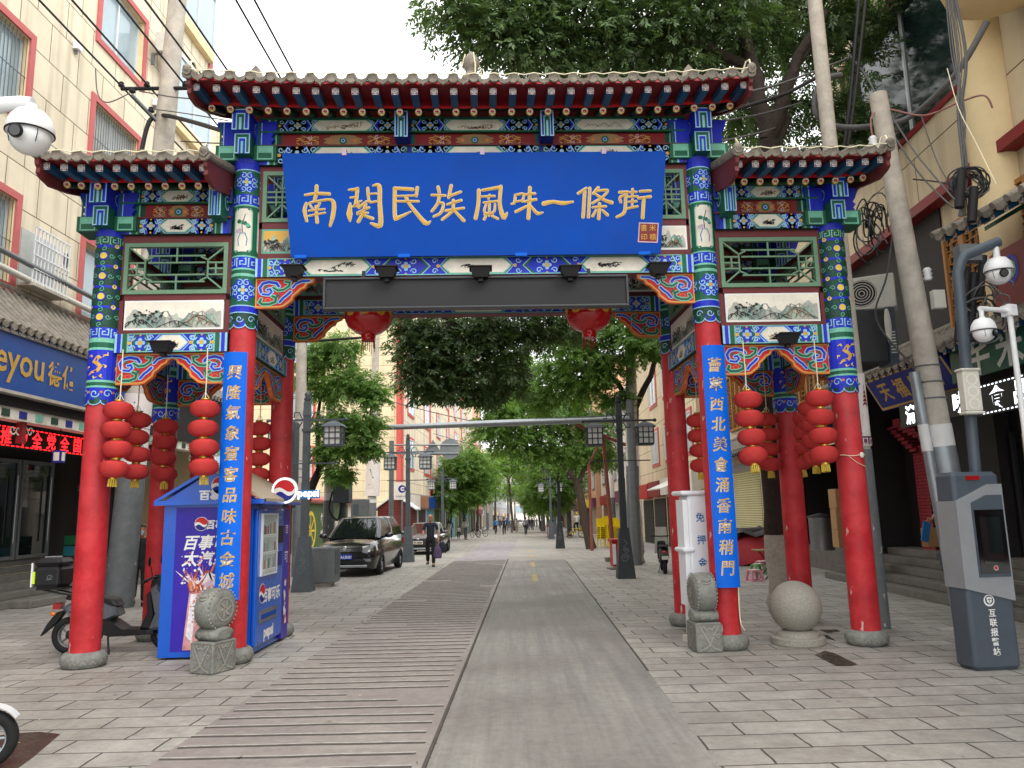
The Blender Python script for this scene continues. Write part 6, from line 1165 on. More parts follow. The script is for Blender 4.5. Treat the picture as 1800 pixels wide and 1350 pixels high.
# ---- right building with the big dark window
mr = fmap(8.1, 1)
RB = thing('window_building', 'cream panelled building with a large dark window over tiled shop canopies, right of the archway', 'building', (0, 0, 0))
big = (12.55, 17.6, 9.35, 12.4)
mb = MB(); wall(mb, mr, -4, 18.6, 4.7, 16, [big], 'facade_r', .25, 'wallcream'); mb.add([mr(18.6, 4.7, 0), mr(18.6, 4.7, -10), mr(18.6, 16, -10), mr(18.6, 16, 0)], [(0, 1, 2, 3)], 'wallcream'); mb.add([mr(18.6, 0, 0), mr(18.6, 0, -10), mr(18.6, 4.7, -10), mr(18.6, 4.7, 0)], [(0, 1, 2, 3)], 'interior'); mb.add([mr(-4, 16, 0), mr(18.6, 16, 0), mr(18.6, 16, -10), mr(-4, 16, -10)], [(0, 1, 2, 3)], 'greywall'); mb.build('wall', RB)
window(RB, mr, *big, trim='dred', pane='darkglass', tw=.12)
mb = MB(); mb.tube([mr(12.1, 4.7, .12), mr(12.1, 16, .12)], .38, 'wallcream', 20); mb.build('round_pilaster', RB)
mb = MB(); q = At(1752, -14, 10.6); mb.lathe([(.05, .0), (.45, .03), (.72, .14), (.8, .4), (.8, 3)], (q.x+.05, q.y, q.z-.12), 'wallcream', 28); mb.build('round_balcony', RB)
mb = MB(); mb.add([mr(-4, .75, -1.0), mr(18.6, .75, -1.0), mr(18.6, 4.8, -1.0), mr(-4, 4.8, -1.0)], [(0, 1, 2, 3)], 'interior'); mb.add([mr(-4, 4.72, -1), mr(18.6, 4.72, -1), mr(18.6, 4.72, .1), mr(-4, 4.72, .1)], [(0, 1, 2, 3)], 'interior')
# shop joinery
for s0 in (4.2, 6.4, 8.6): 
    for a, b, c, d in ((s0, s0+2, .78, .9), (s0, s0+2, 3.0, 3.1), (s0, s0+.12, .9, 3.0), (s0+1.88, s0+2, .9, 3.0), (s0+.95, s0+1.05, .9, 3.0), (s0+.12, s0+1.88, 2.3, 2.38)): fbox(mb, mr, a, b, c, d, -.98, -.9, 'shedred')
    fbox(mb, mr, s0+.12, s0+1.88, .9, 3.0, -.97, -.95, 'darkglass')
mb.build('shop_front', RB)
mb = MB() # red brick arch with stepped top beside the dark doorway
for i, (s0, s1, z1) in enumerate(((16.2, 16.45, 3.3), (16.45, 16.75, 3.15), (17.05, 17.35, 3.05), (17.4, 17.7, 2.9))): fbox(mb, mr, s0, s1, .76, z1, -.98, -.62-.05*i, 'brick_red')
for k in range(7): fbox(mb, mr, 16.5+.22*k, 16.85+.22*k, 3.06-.02*k+.1*k, 3.14+.1*k, -.98, -.6, 'brick_red'); fbox(mb, mr, 17.3+.16*k, 17.6+.16*k, 2.92+.1*k, 3.0+.1*k, -.98, -.64, 'brick_red')
fbox(mb, mr, 14.4, 16.2, .76, 3.5, -.98, -.7, 'interior'); mb.build('brick_pier', RB)
mb = MB(); fbox(mb, mr, 10.9, 14.3, .78, 3.0, -.99, -.94, 'glass_dark')
for s in (10.9, 12.6, 14.2): fbox(mb, mr, s, s+.1, .78, 3.05, -.985, -.88, 'dark')
mb.build('dark_doorway', RB)
canopy(RB, mr, 4.6, 11.3, 5.66, 6.75, .0, 1.75, farlift=.18, rows=.3); canopy(RB, mr, 10.2, 18.4, 4.35, 5.0, .0, 1.15, farlift=.1, rows=.27)
mb = MB(); fbox(mb, mr, 5, 12, 4.75, 5.72, .0, .5, 'dred'); q = fpan(mb, mr, 1, 8.5, 5.1, .503)
for i in range(9): q.line([(-3+.7*i+.16*math.cos(a*PI/5), .25+.2*math.sin(a*PI/5)) for a in range(10)], .06, 'blue', 1, closed=True); q.line([(-3+.7*i+.1*math.cos(a*PI/5), .25+.13*math.sin(a*PI/5)) for a in range(10)], .03, 'lgreen', 2, closed=True)
for s in (7.0, 9.4): fbox(mb, mr, s, s+.3, 3.4, 5.6, .5, .8, 'dred'); fbox(mb, mr, s-.05, s+.35, 5.0, 5.3, .48, .85, 'blue'); fbox(mb, mr, s-.06, s+.36, 4.85, 4.95, .47, .86, 'green'); fbox(mb, mr, s-.06, s+.36, 4.7, 4.76, .47, .87, 'gold')
mb.build('painted_bracket_beam', RB)
def wood_lattice(par, mp, s0, s1, z0, z1, d, name='lattice_screen', seed=1):
    mb = MB(); fbox(mb, mp, s0, s1, z0, z1, d, d+.02, 'latticeback'); r = random.Random(seed)
    n = max(1, round((s1-s0)/.62)); w_ = (s1-s0)/n
    for i in range(n):
        a, b = s0+i*w_, s0+(i+1)*w_
        for x0, x1, y0, y1 in ((a, a+.07, z0, z1), (b-.07, b, z0, z1), (a+.07, b-.07, z0, z0+.08), (a+.07, b-.07, z1-.08, z1)): fbox(mb, mp, x0, x1, y0, y1, d+.021, d+.09, 'latticewood')
        k = max(3, int((z1-z0)/.14))
        for j in range(k):
            z = z0+.1+(z1-z0-.2)*j/k; fbox(mb, mp, a+.07, b-.07, z, z+.018, d+.03, d+.055, 'latticewood')
            x = a+.1+(w_-.2)*((j*.37) % 1); fbox(mb, mp, x, x+.018, z, min(z+.3, z1-.08), d+.032, d+.057, 'latticewood'); x = a+.1+(w_-.2)*((j*.37+.5) % 1); fbox(mb, mp, x, x+.018, z, min(z+.22, z1-.08), d+.034, d+.059, 'latticewood')
    return mb.build(name, par)
wood_lattice(RB, mr, 9.6, 14.0, 4.9, 6.9, .03, seed=4); mb = MB(); fbox(mb, mr, 14.1, 18.6, 4.71, 7.4, .003, .04, 'interior'); fbox(mb, mr, 9.4, 18.6, 7.4, 7.6, .003, .3, 'dred'); mb.build('wall_shade_and_ledge', RB)  # flat dark sheet paints shade onto the wall; red ledge above it
steps('stone_steps', 'shaded grey stone steps to the shops behind the stone ball', mr, 7.5, 19.5, .82, 5, .152, .3)
t = thing('green_sign', 'dark green shop sign with silver characters above the right shop', 'sign', (0, 0, 0))
A0, A1, A2, A3 = (1667, 628), (1800, 590), (1800, 648), (1684, 664); mb = MB(); fbox(mb, mr, 5.6, 12.6, 3.72, 4.42, .93, 1.0, 'shopgreen'); q = fpan(mb, mr, 1, 9.6, 4.07, 1.003, .005)
for i, c in enumerate('芊米老酸奶'): text(q, c, -2.2+i*.78, -.02, .66, 'silvertext', 1, .014)
q.disc(-1.3, .42, .16, 'silvertext', 1, 16, .6); text(q, '老字号', -1.3, .42, .09, 'shopgreen', 2); mb.build('board', t)
t = thing('white_display', 'lit white character display under the green sign', 'display', (0, 0, 0)); mb = MB(); fbox(mb, mr, 5.2, 12.0, 3.1, 3.58, .93, 1.0, 'black'); mb.build('casing', t); mb = MB(); q = fpan(mb, mr, 1, 11.9, 3.34, 1.003)
for i, c in enumerate('食品大全烟酒饮料粮油'): text(q, c, .45+i*.56, 0, .36, 'ledwhite', 1, .012)
for i in range(64): q.rect(.05+i*.1, .1+i*.1, .2, .22, 'ledwhite', 1); q.rect(.05+i*.1, .1+i*.1, -.22, -.2, 'ledwhite', 1)
mb.build('glowing_text', t)
t = thing('white_display', 'lit white character display beside the leaning pole, under the blue board', 'display', (0, 0, 0)); mb = MB(); fbox(mb, mr, 12.3, 14.5, 3.18, 3.62, .93, 1.0, 'black'); mb.build('casing', t); mb = MB(); q = fpan(mb, mr, 1, 14.45, 3.4, 1.003)
for i, c in enumerate('清真风味'): text(q, c, .35+i*.54, 0, .36, 'ledwhite', 1, .012)
mb.build('glowing_text', t)
t = thing('hanging_board', 'tilted blue name board with gold characters under the right canopy', 'sign', mr(14.2, 3.98, .9)); mb = MB(); mb.M = Mx.Rotation(-.5, 4, 'Y'); mb.box(-.03, .03, -1.45, 1.45, -.36, .36, 'deepblue'); p = Pan(mb, (-.03, 0, 0), U=(0, -1, 0), N=(-1, 0, 0)); p.line([(-1.4, -.32), (1.4, -.32), (1.4, .32), (-1.4, .32)], .05, 'goldtext', 1, closed=True)
for i, c in enumerate('天福家常'): text(p, c, -.9+.6*i, 0, .42, 'goldtext', 1, .01)
mb.build('board', t)
t = thing('hanging_sign', 'dark vertical shop sign with red outlined characters by the right edge', 'sign', mr(8.5, 2.3, .6)); mb = MB(); mb.box(-.5, .1, -.06, .06, 0, .95, 'dark'); p = Pan(mb, (-.2, -.06, 0)); text(p, '超', 0, .7, .36, 'taillight', 1, .004); text(p, '市', 0, .28, .36, 'taillight', 1, .004); mb.box(.1, .5, -.03, .03, .9, .95, 'greymetal'); mb.build('panel', t)
# ---- lattice house, shutters and open shop behind the right bay
LH_ = thing('lattice_house', 'cream house with wooden lattice windows over roller shutters and an open shop', 'building', (0, 0, 0)); mh = fmap(8.2, 1)
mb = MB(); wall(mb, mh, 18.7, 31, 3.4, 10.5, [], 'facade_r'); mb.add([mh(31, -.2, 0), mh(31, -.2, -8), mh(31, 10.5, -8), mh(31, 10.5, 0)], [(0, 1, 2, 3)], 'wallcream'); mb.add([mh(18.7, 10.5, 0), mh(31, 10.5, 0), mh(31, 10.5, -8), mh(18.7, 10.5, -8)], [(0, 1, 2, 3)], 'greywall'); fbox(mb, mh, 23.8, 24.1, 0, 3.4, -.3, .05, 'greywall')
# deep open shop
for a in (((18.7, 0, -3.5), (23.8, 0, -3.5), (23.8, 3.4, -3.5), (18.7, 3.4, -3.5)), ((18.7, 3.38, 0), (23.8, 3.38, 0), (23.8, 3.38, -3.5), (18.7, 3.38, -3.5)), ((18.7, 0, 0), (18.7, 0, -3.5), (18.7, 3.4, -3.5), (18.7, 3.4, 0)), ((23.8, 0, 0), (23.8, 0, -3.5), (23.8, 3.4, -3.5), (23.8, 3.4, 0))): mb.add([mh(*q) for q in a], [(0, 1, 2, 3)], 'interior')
mb.build('wall', LH_); wood_lattice(LH_, mh, 20.0, 30.6, 4.7, 6.9, .02, seed=9); canopy(LH_, mh, 18.7, 31, 3.7, 4.3, 0, .9, rows=.3)
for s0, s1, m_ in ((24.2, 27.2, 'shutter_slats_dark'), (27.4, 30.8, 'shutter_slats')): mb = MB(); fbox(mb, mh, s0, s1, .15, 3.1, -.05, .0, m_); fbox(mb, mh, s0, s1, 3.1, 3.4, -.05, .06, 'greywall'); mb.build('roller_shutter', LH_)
mb = MB(); fbox(mb, mh, 18.7, 24.1, 0, .62, -3.4, .0, 'step'); fbox(mb, mh, 24.1, 31, 0, .15, -.3, .6, 'step'); mb.build('plinth', LH_)
# goods
def carton(loc, s, lab):
    mb = MB(); a, b, c = s; mb.bevbox(-a/2, a/2, -b/2, b/2, 0, c, 'carton', .006); p = Pan(mb, (0, -b/2, 0)); p.rect(-.02, .02, c*.55, c, 'wood', 1); p.rect(-a*.3, a*.3, c*.3, c*.5, 'muralbrown', 1.2); o = mb.build('carton', loc=loc); o.rotation_euler = (0, 0, random.uniform(-.1, .1)); tag(o, lab, 'carton', 'cartons in the open shop')
bx = At(1482, 930, 20.2)
for i, (h, lab) in enumerate(((.42, 'brown carton at the bottom of the stack in the open shop'), (.5, 'brown carton in the middle of the stack in the open shop'), (.46, 'brown carton at the top of the stack in the open shop'))): carton((7.98, 18.9, .765+[0, .425, .93][i]), (.5, .4, h), lab)
t = thing('steel_barrel', 'shiny steel soup barrel in front of the open shop', 'barrel', (7.95, 20.3, .625)); mb = MB(); mb.lathe([(.3, 0), (.3, .8), (.31, .82), (.3, .84)], (0, 0, 0), 'steel', 26); mb.lathe([(.33, .84), (.33, .87), (.1, .93), (.03, .95)], (0, 0, 0), 'dark', 22); mb.build('drum', t)
def flowers(loc, lab, k=1.):
    t = thing('flower_pot', lab, 'flower pot', loc, 0, 'flower arrangements by the shop doors'); mb = MB(); mb.loft([[(-.16*k, -.16*k, 0), (.16*k, -.16*k, 0), (.16*k, .16*k, 0), (-.16*k, .16*k, 0)], [(-.24*k, -.24*k, .42*k), (.24*k, -.24*k, .42*k), (.24*k, .24*k, .42*k), (-.24*k, .24*k, .42*k)]], 'kioskgrey', smooth=False); mb.build('pot', t)
    mb = MB(); r = random.Random(3)
    for i in range(40): a, b = r.uniform(0, 6.28), r.uniform(0, 1); mb.ellipsoid((.26*k*b*math.cos(a), .26*k*b*math.sin(a), (.6+.22*r.random())*k), (.06*k, .06*k, .045*k), 'flowerred' if i % 4 else 'leaf_dark', 7, 5)
    for i in range(14): a = r.uniform(0, 6.28); mb.tube([(0, 0, .4*k), (.15*k*math.cos(a), .15*k*math.sin(a), .75*k), (.3*k*math.cos(a), .3*k*math.sin(a), 1.0*k)], .012, 'leaf_dark', 4)
    mb.build('bouquet', t)
q = mr(15.6, 0, .3); flowers((7.72, 17.2, .46), 'red flowers in a grey pot behind the outer red column'); flowers((7.85, 14.0, .46), 'red flowers on the steps beside the white bucket')
t = thing('bucket', 'white plastic bucket with a handle on the steps', 'bucket', (7.72, 13.0, .46)); mb = MB(); mb.lathe([(.15, 0), (.2, .32), (.21, .33), (.19, .33), (.14, .02)], (0, 0, 0), 'plastwhite', 24, caps=False); mb.build('pail', t); mb = MB(); mb.tube([(-.2, -.05, .31), (-.15, -.17, .2), (0, -.22, .15), (.15, -.17, .2), (.2, -.05, .31)], .012, 'black', 6); mb.build('handle', t)
# tarpaulin covered tables
t = thing('tarpaulin_heap', 'red tarpaulin heap with grey covers before the roller shutters', 'tarpaulin', (7.1, 24.6, 0)); 
def drape(mb, x0, x1, y0, y1, z, mat, seed, droop=.5):
    r = random.Random(seed); nx, ny = 14, 8; vs = []
    for j in range(ny+1):
        for i in range(nx+1):
            a, b = i/nx, j/ny; e = min(a, 1-a, b*1.2, (1-b)*1.2); zz = z+.07*math.sin(a*9+seed)+.06*math.sin(b*7+seed*2)+r.uniform(-.02, .02)-(droop if e < .04 else droop*.25 if e < .12 else 0); vs.append((x0+(x1-x0)*a, y0+(y1-y0)*b, max(.02, zz)))
    mb.add(vs, [(j*(nx+1)+i, j*(nx+1)+i+1, (j+1)*(nx+1)+i+1, (j+1)*(nx+1)+i) for j in range(ny) for i in range(nx)], mat, True)
mb = MB(); drape(mb, -1.1, 1.0, -.8, .8, .85, 'tarpred', 2, .75); mb.bevbox(-.9, .8, -.6, .6, .02, .72, 'tarpred', .08); mb.build('red_cover', t); mb = MB(); drape(mb, -1.05, -.1, -.6, .6, 1.08, 'tarpgrey', 5, .16); drape(mb, -.3, .95, -.7, .5, 1.02, 'tarpgrey', 7, .14); mb.tube([(-.9, 0, 1.0), (.8, .1, 1.0)], .12, 'tarpgrey', 8); mb.build('grey_cover', t)
def stool(loc, m_, lab, rz=0):
    t = thing('plastic_stool', lab, 'stool', loc, rz, 'low plastic stools'); mb = MB(); mb.bevbox(-.13, .13, -.13, .13, .23, .26, m_, .03); mb.box(-.1, .1, -.1, .1, .262, .268, 'cream'); mb.build('seat', t)
    mb = MB(); mb.loft([[(a*1.35, b*1.35, 0) for a, b in ((-.1, -.1), (.1, -.1), (.1, .1), (-.1, .1))], [(a*1.3, b*1.3, .03) for a, b in ((-.1, -.1), (.1, -.1), (.1, .1), (-.1, .1))]], m_, caps=False, smooth=False)
    mb.build('rim', t)
    for sx in (-1, 1):
        for sy in (-1, 1): mb = MB(); mb.loft([[(sx*.15-.03, sy*.15-.03, 0), (sx*.15+.03, sy*.15-.03, 0), (sx*.15+.03, sy*.15+.03, 0), (sx*.15-.03, sy*.15+.03, 0)], [(sx*.11-.035, sy*.11-.035, .23), (sx*.11+.02, sy*.11-.035, .23), (sx*.11+.02, sy*.11+.02, .23), (sx*.11-.035, sy*.11+.02, .23)]], m_, smooth=False); mb.build('leg', t)
for px, py, m_, lab in ((1327, 1021, 'plasticpink', 'pink plastic stool nearest the couplet board foot'), (1333, 1009, 'plasticgreen', 'green plastic stool behind the pink one'), (1340, 1003, 'plasticpink', 'pink plastic stool behind the green one'), (1378, 1021, 'plasticpink', 'pink plastic stool half hidden by the tree trunk')): g = Gd(px, py); stool((g.x, g.y, 0), m_, lab, .2)
g = Gd(1362, 1017); t = thing('folding_table', 'small folding table with wooden top and crossed black legs', 'table', (g.x, g.y, 0)); mb = MB(); mb.bevbox(-.45, .35, -.3, .3, .68, .715, 'wood', .01); mb.build('tabletop', t)
for s in (-1, 1): mb = MB(); mb.tube([(-.3, s*.22, 0), (.25, s*.22, .68)], .014, 'black', 6); mb.tube([(.25, s*.24, 0), (-.3, s*.24, .68)], .014, 'black', 6); mb.build('leg', t)
# ---- buildings farther along
def block_house(lab, X0, side, s0, s1, h, mat, nf, trim, shop, cat='building', name='street_house', step=4.2, hz=1.7, dep=12):
    t = thing(name, lab, cat, (0, 0, 0)); mp = fmap(X0, side); zb = zg(s1)-.3; mb = MB(); fbox(mb, mp, s0, s1, zb, h, -dep, 0, mat); mb.build('wall', t)
    k = int((s1-s0)/step)
    for j in range(nf):
        for i in range(k):
            a = s0+step*.25+i*step; z = zg(s0)+4.2+j*3.2
            if z+hz < h: window(t, mp, a, a+step*.5, z, z+hz, trim, rev=-.02)
    mb = MB(); r = random.Random(int(s0))
    for i in range(max(1, int((s1-s0)/4))):
        a = s0+i*4+.2; zz = zg(a); fbox(mb, mp, a, a+3.5, zz-.2, zz+2.4, .003, .05, r.choice(['dark', 'interior', 'greywall', 'muralbrown', 'inside'])); fbox(mb, mp, a-.1, a+3.6, zz+2.5, zz+3.3, .003, .35, r.choice(shop))
    mb.build('shop_row', t); return t
SH_ = ['shopblue', 'binred', 'cream', 'muralgreen', 'muralpurple', 'palewall', 'plasticyellow']
block_house('cream house with awnings and brick shop fronts past the right lamp post', 7.0, 1, 31.3, 48, 13, 'facade_r', 3, 'trimred', ['binred', 'palewall', 'dred'])
block_house('grey shop house behind the stacked yellow chairs', 6.6, 1, 48.3, 70, 10, 'palewall', 2, 'greymetal', SH_); block_house('tall pale building far along the right kerb', 6.2, 1, 71, 110, 16, 'pinkwall', 3, 'greymetal', SH_)
block_house('long pale row of shops near the far right end', 5.8, 1, 112, 200, 12, 'palewall', 2, 'greymetal', SH_, step=6); block_house('pink and cream block far along the left side', -8.4, -1, 105, 140, 20, 'pinkwall', 4, 'trimred', SH_, step=5); block_house('white tower block with grey characters far along the left side', -9.5, -1, 142, 160, 38, 'palewall', 6, 'greymetal', SH_, step=5, name='tower_block')
block_house('low grey shops at the far left end', -7.5, -1, 162, 260, 12, 'greywall', 2, 'greymetal', SH_, step=6)
t = thing('end_building', 'pale hazy building closing the far end of the street', 'building', (0, 0, 0)); mb = MB(); mb.box(-30, 40, 300, 310, -4, 26, 'palewall')
mb.build('wall', t)
for i in range(12):
    for j in range(4): mp = lambda s, zz, d: (s, 300-d, zz); window(t, mp, -18+i*4.6, -15.6+i*4.6, 1+j*5, 3.6+j*5, 'greywall', rev=-.02)
t = thing('street_awning', 'grey awning stretched across the street at the far end', 'awning', (0, 0, 0)); mb = MB(); a, b = At(893, 882, 150), At(955, 880, 150); mb.loft([[(a.x, 150, a.z), (b.x, 150, b.z), (b.x, 150, b.z+.2), (a.x, 150, a.z+.2)], [(a.x+1, 162, a.z+2.0), (b.x+1, 162, b.z+2.2), (b.x+1, 162, b.z+2.4), (a.x+1, 162, a.z+2.2)]], 'awninggrey', smooth=False); mb.build('canvas', t); mb = MB()
for x in (a.x+.3, b.x-.3): mb.tube([(x, 150.5, zg(150)), (x, 150.5, a.z)], .08, 'greymetal', 8)
mb.build('post', t)
mb = MB(); q = At(848, 715, 141); p = Pan(mb, (-6.55, 141.9, 0), U=(1, 0, 0), N=(0, -1, 0)); 
# ================================================================== TREES
def leaves_mesh(name, clumps, mat, ll, par, seed, droop=.55):
    rng = np.random.default_rng(seed); Vt = []
    for (c, r, n) in clumps:
        k = 8 # leaflets per spray
        d = rng.normal(size=(n, 3)); d /= np.linalg.norm(d, axis=1)[:, None]; rad = rng.random(n)**.42
        # ragged outline: radius varies with direction
        w_ = 1+.28*np.sin(d[:, 0]*5+c[0])+.22*np.sin(d[:, 2]*7+c[1])+.2*np.sin(d[:, 1]*6+c[2])
        o = np.array(c)+d*np.array(r)*(rad*w_)[:, None]
        ax = d*np.array([1, 1, .35])+rng.normal(size=(n, 3))*.45; ax[:, 2] -= droop; ax /= np.linalg.norm(ax, axis=1)[:, None]
        up = np.tile([0, 0, 1.], (n, 1))+rng.normal(size=(n, 3))*.35; sd = np.cross(ax, up); sd /= np.linalg.norm(sd, axis=1)[:, None]+1e-9; nn = np.cross(sd, ax)
        for j in range(k):
            t = (j//2+.6)*ll*.48; s = 1 if j % 2 else -1; b = o+ax*t
            if j == k-1: ld = ax.copy()
            else: ld = ax*.62+sd*(s*.8)+rng.normal(size=(n, 3))*.16
            ld[:, 2] -= .25; ld /= np.linalg.norm(ld, axis=1)[:, None]; wd = np.cross(ld, nn+rng.normal(size=(n, 3))*.3); wd /= np.linalg.norm(wd, axis=1)[:, None]+1e-9
            l_ = ll*(.8+.45*rng.random(n))[:, None]; Vt.append(np.stack([b, b+ld*l_*.45+wd*l_*.17, b+ld*l_, b+ld*l_*.45-wd*l_*.17], 1))
    A = np.concatenate(Vt).reshape(-1, 3); nf = len(A)//4; me = bpy.data.meshes.new(name); me.vertices.add(len(A)); me.vertices.foreach_set('co', A.ravel().astype(np.float32)); me.loops.add(len(A)); me.loops.foreach_set('vertex_index', np.arange(len(A), dtype=np.int32)); me.polygons.add(nf); me.polygons.foreach_set('loop_start', np.arange(0, len(A), 4, dtype=np.int32)); me.polygons.foreach_set('loop_total', np.full(nf, 4, np.int32)); me.materials.append(MATS[mat]); me.update(calc_edges=True)
    o = bpy.data.objects.new(name, me); C.objects.link(o); o.parent = par; return o
def tree(lab, trunk, limbs, clumps, mat, ll, seed, lime=0, bark='bark', grp=None):
    t = thing('street_tree', lab, 'tree', (0, 0, 0), 0, grp); r = random.Random(seed); mb = MB()
    P = [V(p[:3]) for p in trunk]; R = [p[3] for p in trunk]; pts, rs = [], []
    for i in range(len(P)-1):
        for j in range(5): pts.append(P[i].lerp(P[i+1], j/5)+V((r.uniform(-.1, .1)*R[i], r.uniform(-.1, .1)*R[i], 0))); rs.append((R[i]+(R[i+1]-R[i])*j/5)*r.uniform(.95, 1.06))
    pts.append(P[-1]); rs.append(R[-1])
    if lime: pts_l = [p for p in pts if p.z < P[0].z+lime]; k = len(pts_l); mb2 = MB(); mb2.tube(pts[:k+1], [a*1.015 for a in rs[:k+1]], 'limewash', 16); mb.tube(pts[k:], rs[k:], bark, 16)
    else: mb2 = None; mb.tube(pts, rs, bark, 16)
    tr = mb.build('trunk', t)
    if mb2: mb2.build('whitewashed_foot', t)
    mb = MB()
    for q in limbs:
        Q = [V(p[:3]) for p in q]; RR = [p[3] for p in q]; a, b = [], []
        for i in range(len(Q)-1):
            for j in range(4): a.append(Q[i].lerp(Q[i+1], j/4)+V([r.uniform(-.05, .05) for _ in range(3)])); b.append(RR[i]+(RR[i+1]-RR[i])*j/4)
        a.append(Q[-1]); b.append(RR[-1]); mb.tube(a, b, bark, 9)
    hub = P[-1]
    for (c, rr, n) in clumps: # twigs into every clump
        c = V(c); s = min((p for q in limbs for p in [V(x[:3]) for x in q]+[hub]), key=lambda p: (p-c).length) if limbs else hub
        mb.tube([s, s.lerp(c, .55)+V((0, 0, .12)), c], [.035, .025, .01], bark, 6)
        for k in range(5): e = c+V([r.gauss(0, .55)*rr[m_] for m_ in range(3)]); mb.tube([c, c.lerp(e, .5)+V((0, 0, .08)), e], [.014, .01, .004], bark, 5)
    mb.build('limbs', t); leaves_mesh('crown', clumps, mat, ll, t, seed); return t
def cl_(px, py, Y, r, n, k=(1, 1, .75)): p = At(px, py, Y); return ((p.x, p.y, p.z), (r*k[0], r*k[1], r*k[2]), n)
# T1: big tree behind the right bay
b = Gd(1382, 1076); f1 = At(1352, 250, 13.4); f2 = At(1318, 110, 13.6); f3 = At(1395, 120, 13.2); f4 = At(1290, -60, 13.8); f5 = At(1450, 20, 13.0)
big_cl = [cl_(805, 10, 12.6, .6, 300), cl_(865, 55, 12.8, .75, 420), cl_(915, 5, 13, .9, 560), cl_(960, 80, 13.2, .85, 540), cl_(1030, 15, 13, 1.0, 620), cl_(1075, 85, 13.4, .85, 520), cl_(1130, 30, 13.2, .95, 600), cl_(1190, 80, 13.6, .9, 540), cl_(1240, 10, 13.4, 1.0, 600), cl_(1290, 70, 14.2, .9, 460), cl_(1350, 0, 14.4, 1.0, 480), cl_(1400, 70, 15, .95, 330), cl_(1460, 10, 14.6, .9, 380), cl_(1500, 90, 15.4, .9, 280), cl_(1530, 20, 15.2, .7, 360), cl_(1300, 190, 15, .85, 300), cl_(1370, 210, 15.6, .8, 220), cl_(1440, 190, 15.4, .8, 240), cl_(1510, 200, 15.6, .75, 220), cl_(1240, -90, 13.2, 1.3, 420), cl_(1050, -90, 13, 1.3, 420), cl_(880, -90, 13, 1.0, 450), cl_(1420, -90, 14.2, 1.3, 500), cl_(1480, 250, 16, .7, 300),
  # upper crown out of the frame, shading the pavement behind the archway
  *[((x_, y_, z_), (1.7, 1.7, 1.0), 420) for x_, y_, z_ in ((4.5, 15.5, 13.6), (6.4, 16.5, 13), (3.2, 19, 12.8), (6, 20, 12.4), (3.4, 22.5, 11.8), (5.6, 23.5, 11.6))],
  # boughs hanging behind the passage
  cl_(735, 575, 17.5, .62, 420, (1, .9, .8)), cl_(740, 640, 17.2, .6, 460, (.9, .8, 1)), cl_(770, 600, 17.6, .7, 520), cl_(800, 645, 17.4, .62, 400), cl_(845, 590, 17.8, .7, 440), cl_(880, 640, 17.6, .6, 320), cl_(905, 580, 18, .65, 320), cl_(945, 585, 18.4, .5, 200), cl_(770, 680, 17.3, .45, 300, (1.1, .8, .6)), cl_(830, 690, 17.5, .35, 160), cl_(1000, 570, 18.4, .5, 240), cl_(950, 555, 18, .6, 260), cl_(860, 555, 17.8, .7, 320), cl_(895, 665, 18.5, .5, 300), cl_(865, 690, 17.6, .35, 160)]
p0 = At(1060, 420, 15.5); p1 = At(900, 470, 17); p2 = At(790, 560, 17.4)
tree('large dark leaved tree with a whitewashed foot behind the stone ball, hanging over the archway', [(b.x, b.y, 0, .30), (b.x-.02, b.y, .5, .235), (b.x-.06, b.y, 2.5, .21), (b.x-.1, b.y, 5, .2), (f1.x, f1.y, f1.z, .19)],
     [[(f1.x, f1.y, f1.z, .17), (f2.x, f2.y, f2.z, .13), (f4.x, f4.y, f4.z, .09)], [(f1.x, f1.y, f1.z, .16), (f3.x, f3.y, f3.z, .11), (f5.x, f5.y, f5.z, .07)], [(f2.x, f2.y, f2.z, .1), *[(At(x, y, 13.3).x, 13.3, At(x, y, 13.3).z, r_) for x, y, r_ in ((1180, 60, .08), (1020, 55, .06), (880, 45, .03))]], [(f3.x, f3.y, f3.z, .08), *[(At(x, y, 15).x, 15, At(x, y, 15).z, r_) for x, y, r_ in ((1440, 60, .06), (1500, 70, .03))]], [(b.x-.1, b.y, 5.6, .12), (p0.x, p0.y, p0.z, .1), (p1.x, p1.y, p1.z, .07), (p2.x, p2.y, p2.z, .04)], [(f1.x, f1.y, f1.z-.4, .09), *[(At(x, y, 15.4).x, 15.4, At(x, y, 15.4).z, r_) for x, y, r_ in ((1400, 180, .06), (1490, 190, .03))]]],
     big_cl, 'leaf_dark', .125, 5, lime=1.0, bark='barkdark')
# T3/T2: forked trees on the right pavement
b = Gd(1122, 990); fk = At(1116, 720, b.y); q1 = At(1150, 640, b.y); q2 = At(1075, 660, b.y); 
tree('leafy tree with a whitewashed foot behind the right street lamp', [(b.x, b.y, 0, .22), (b.x, b.y, 1, .18), (b.x-.05, b.y, 3, .16), (fk.x, fk.y, fk.z, .14)], [[(fk.x, fk.y, fk.z, .12), (q1.x, q1.y, q1.z, .09), (q1.x+.4, q1.y, q1.z+1.6, .05)], [(fk.x, fk.y, fk.z, .11), (q2.x, q2.y, q2.z, .08), (q2.x-.8, q2.y+.5, q2.z+1.2, .05)]],
     [cl_(1010, 600, 25, .95, 620), cl_(1060, 640, 25.5, .9, 560), cl_(1110, 590, 25, .9, 520), cl_(1150, 610, 24.5, .6, 260), cl_(1020, 670, 26, .85, 480), cl_(975, 650, 26.5, .85, 480), cl_(1060, 560, 25.5, 1.0, 500), cl_(1080, 700, 26, .55, 220), cl_(950, 700, 27, .7, 320)], 'leaf_mid', .15, 15, lime=1.6, bark='barkdark')
b = Gd(1040, 965); fk = At(1015, 850, b.y)
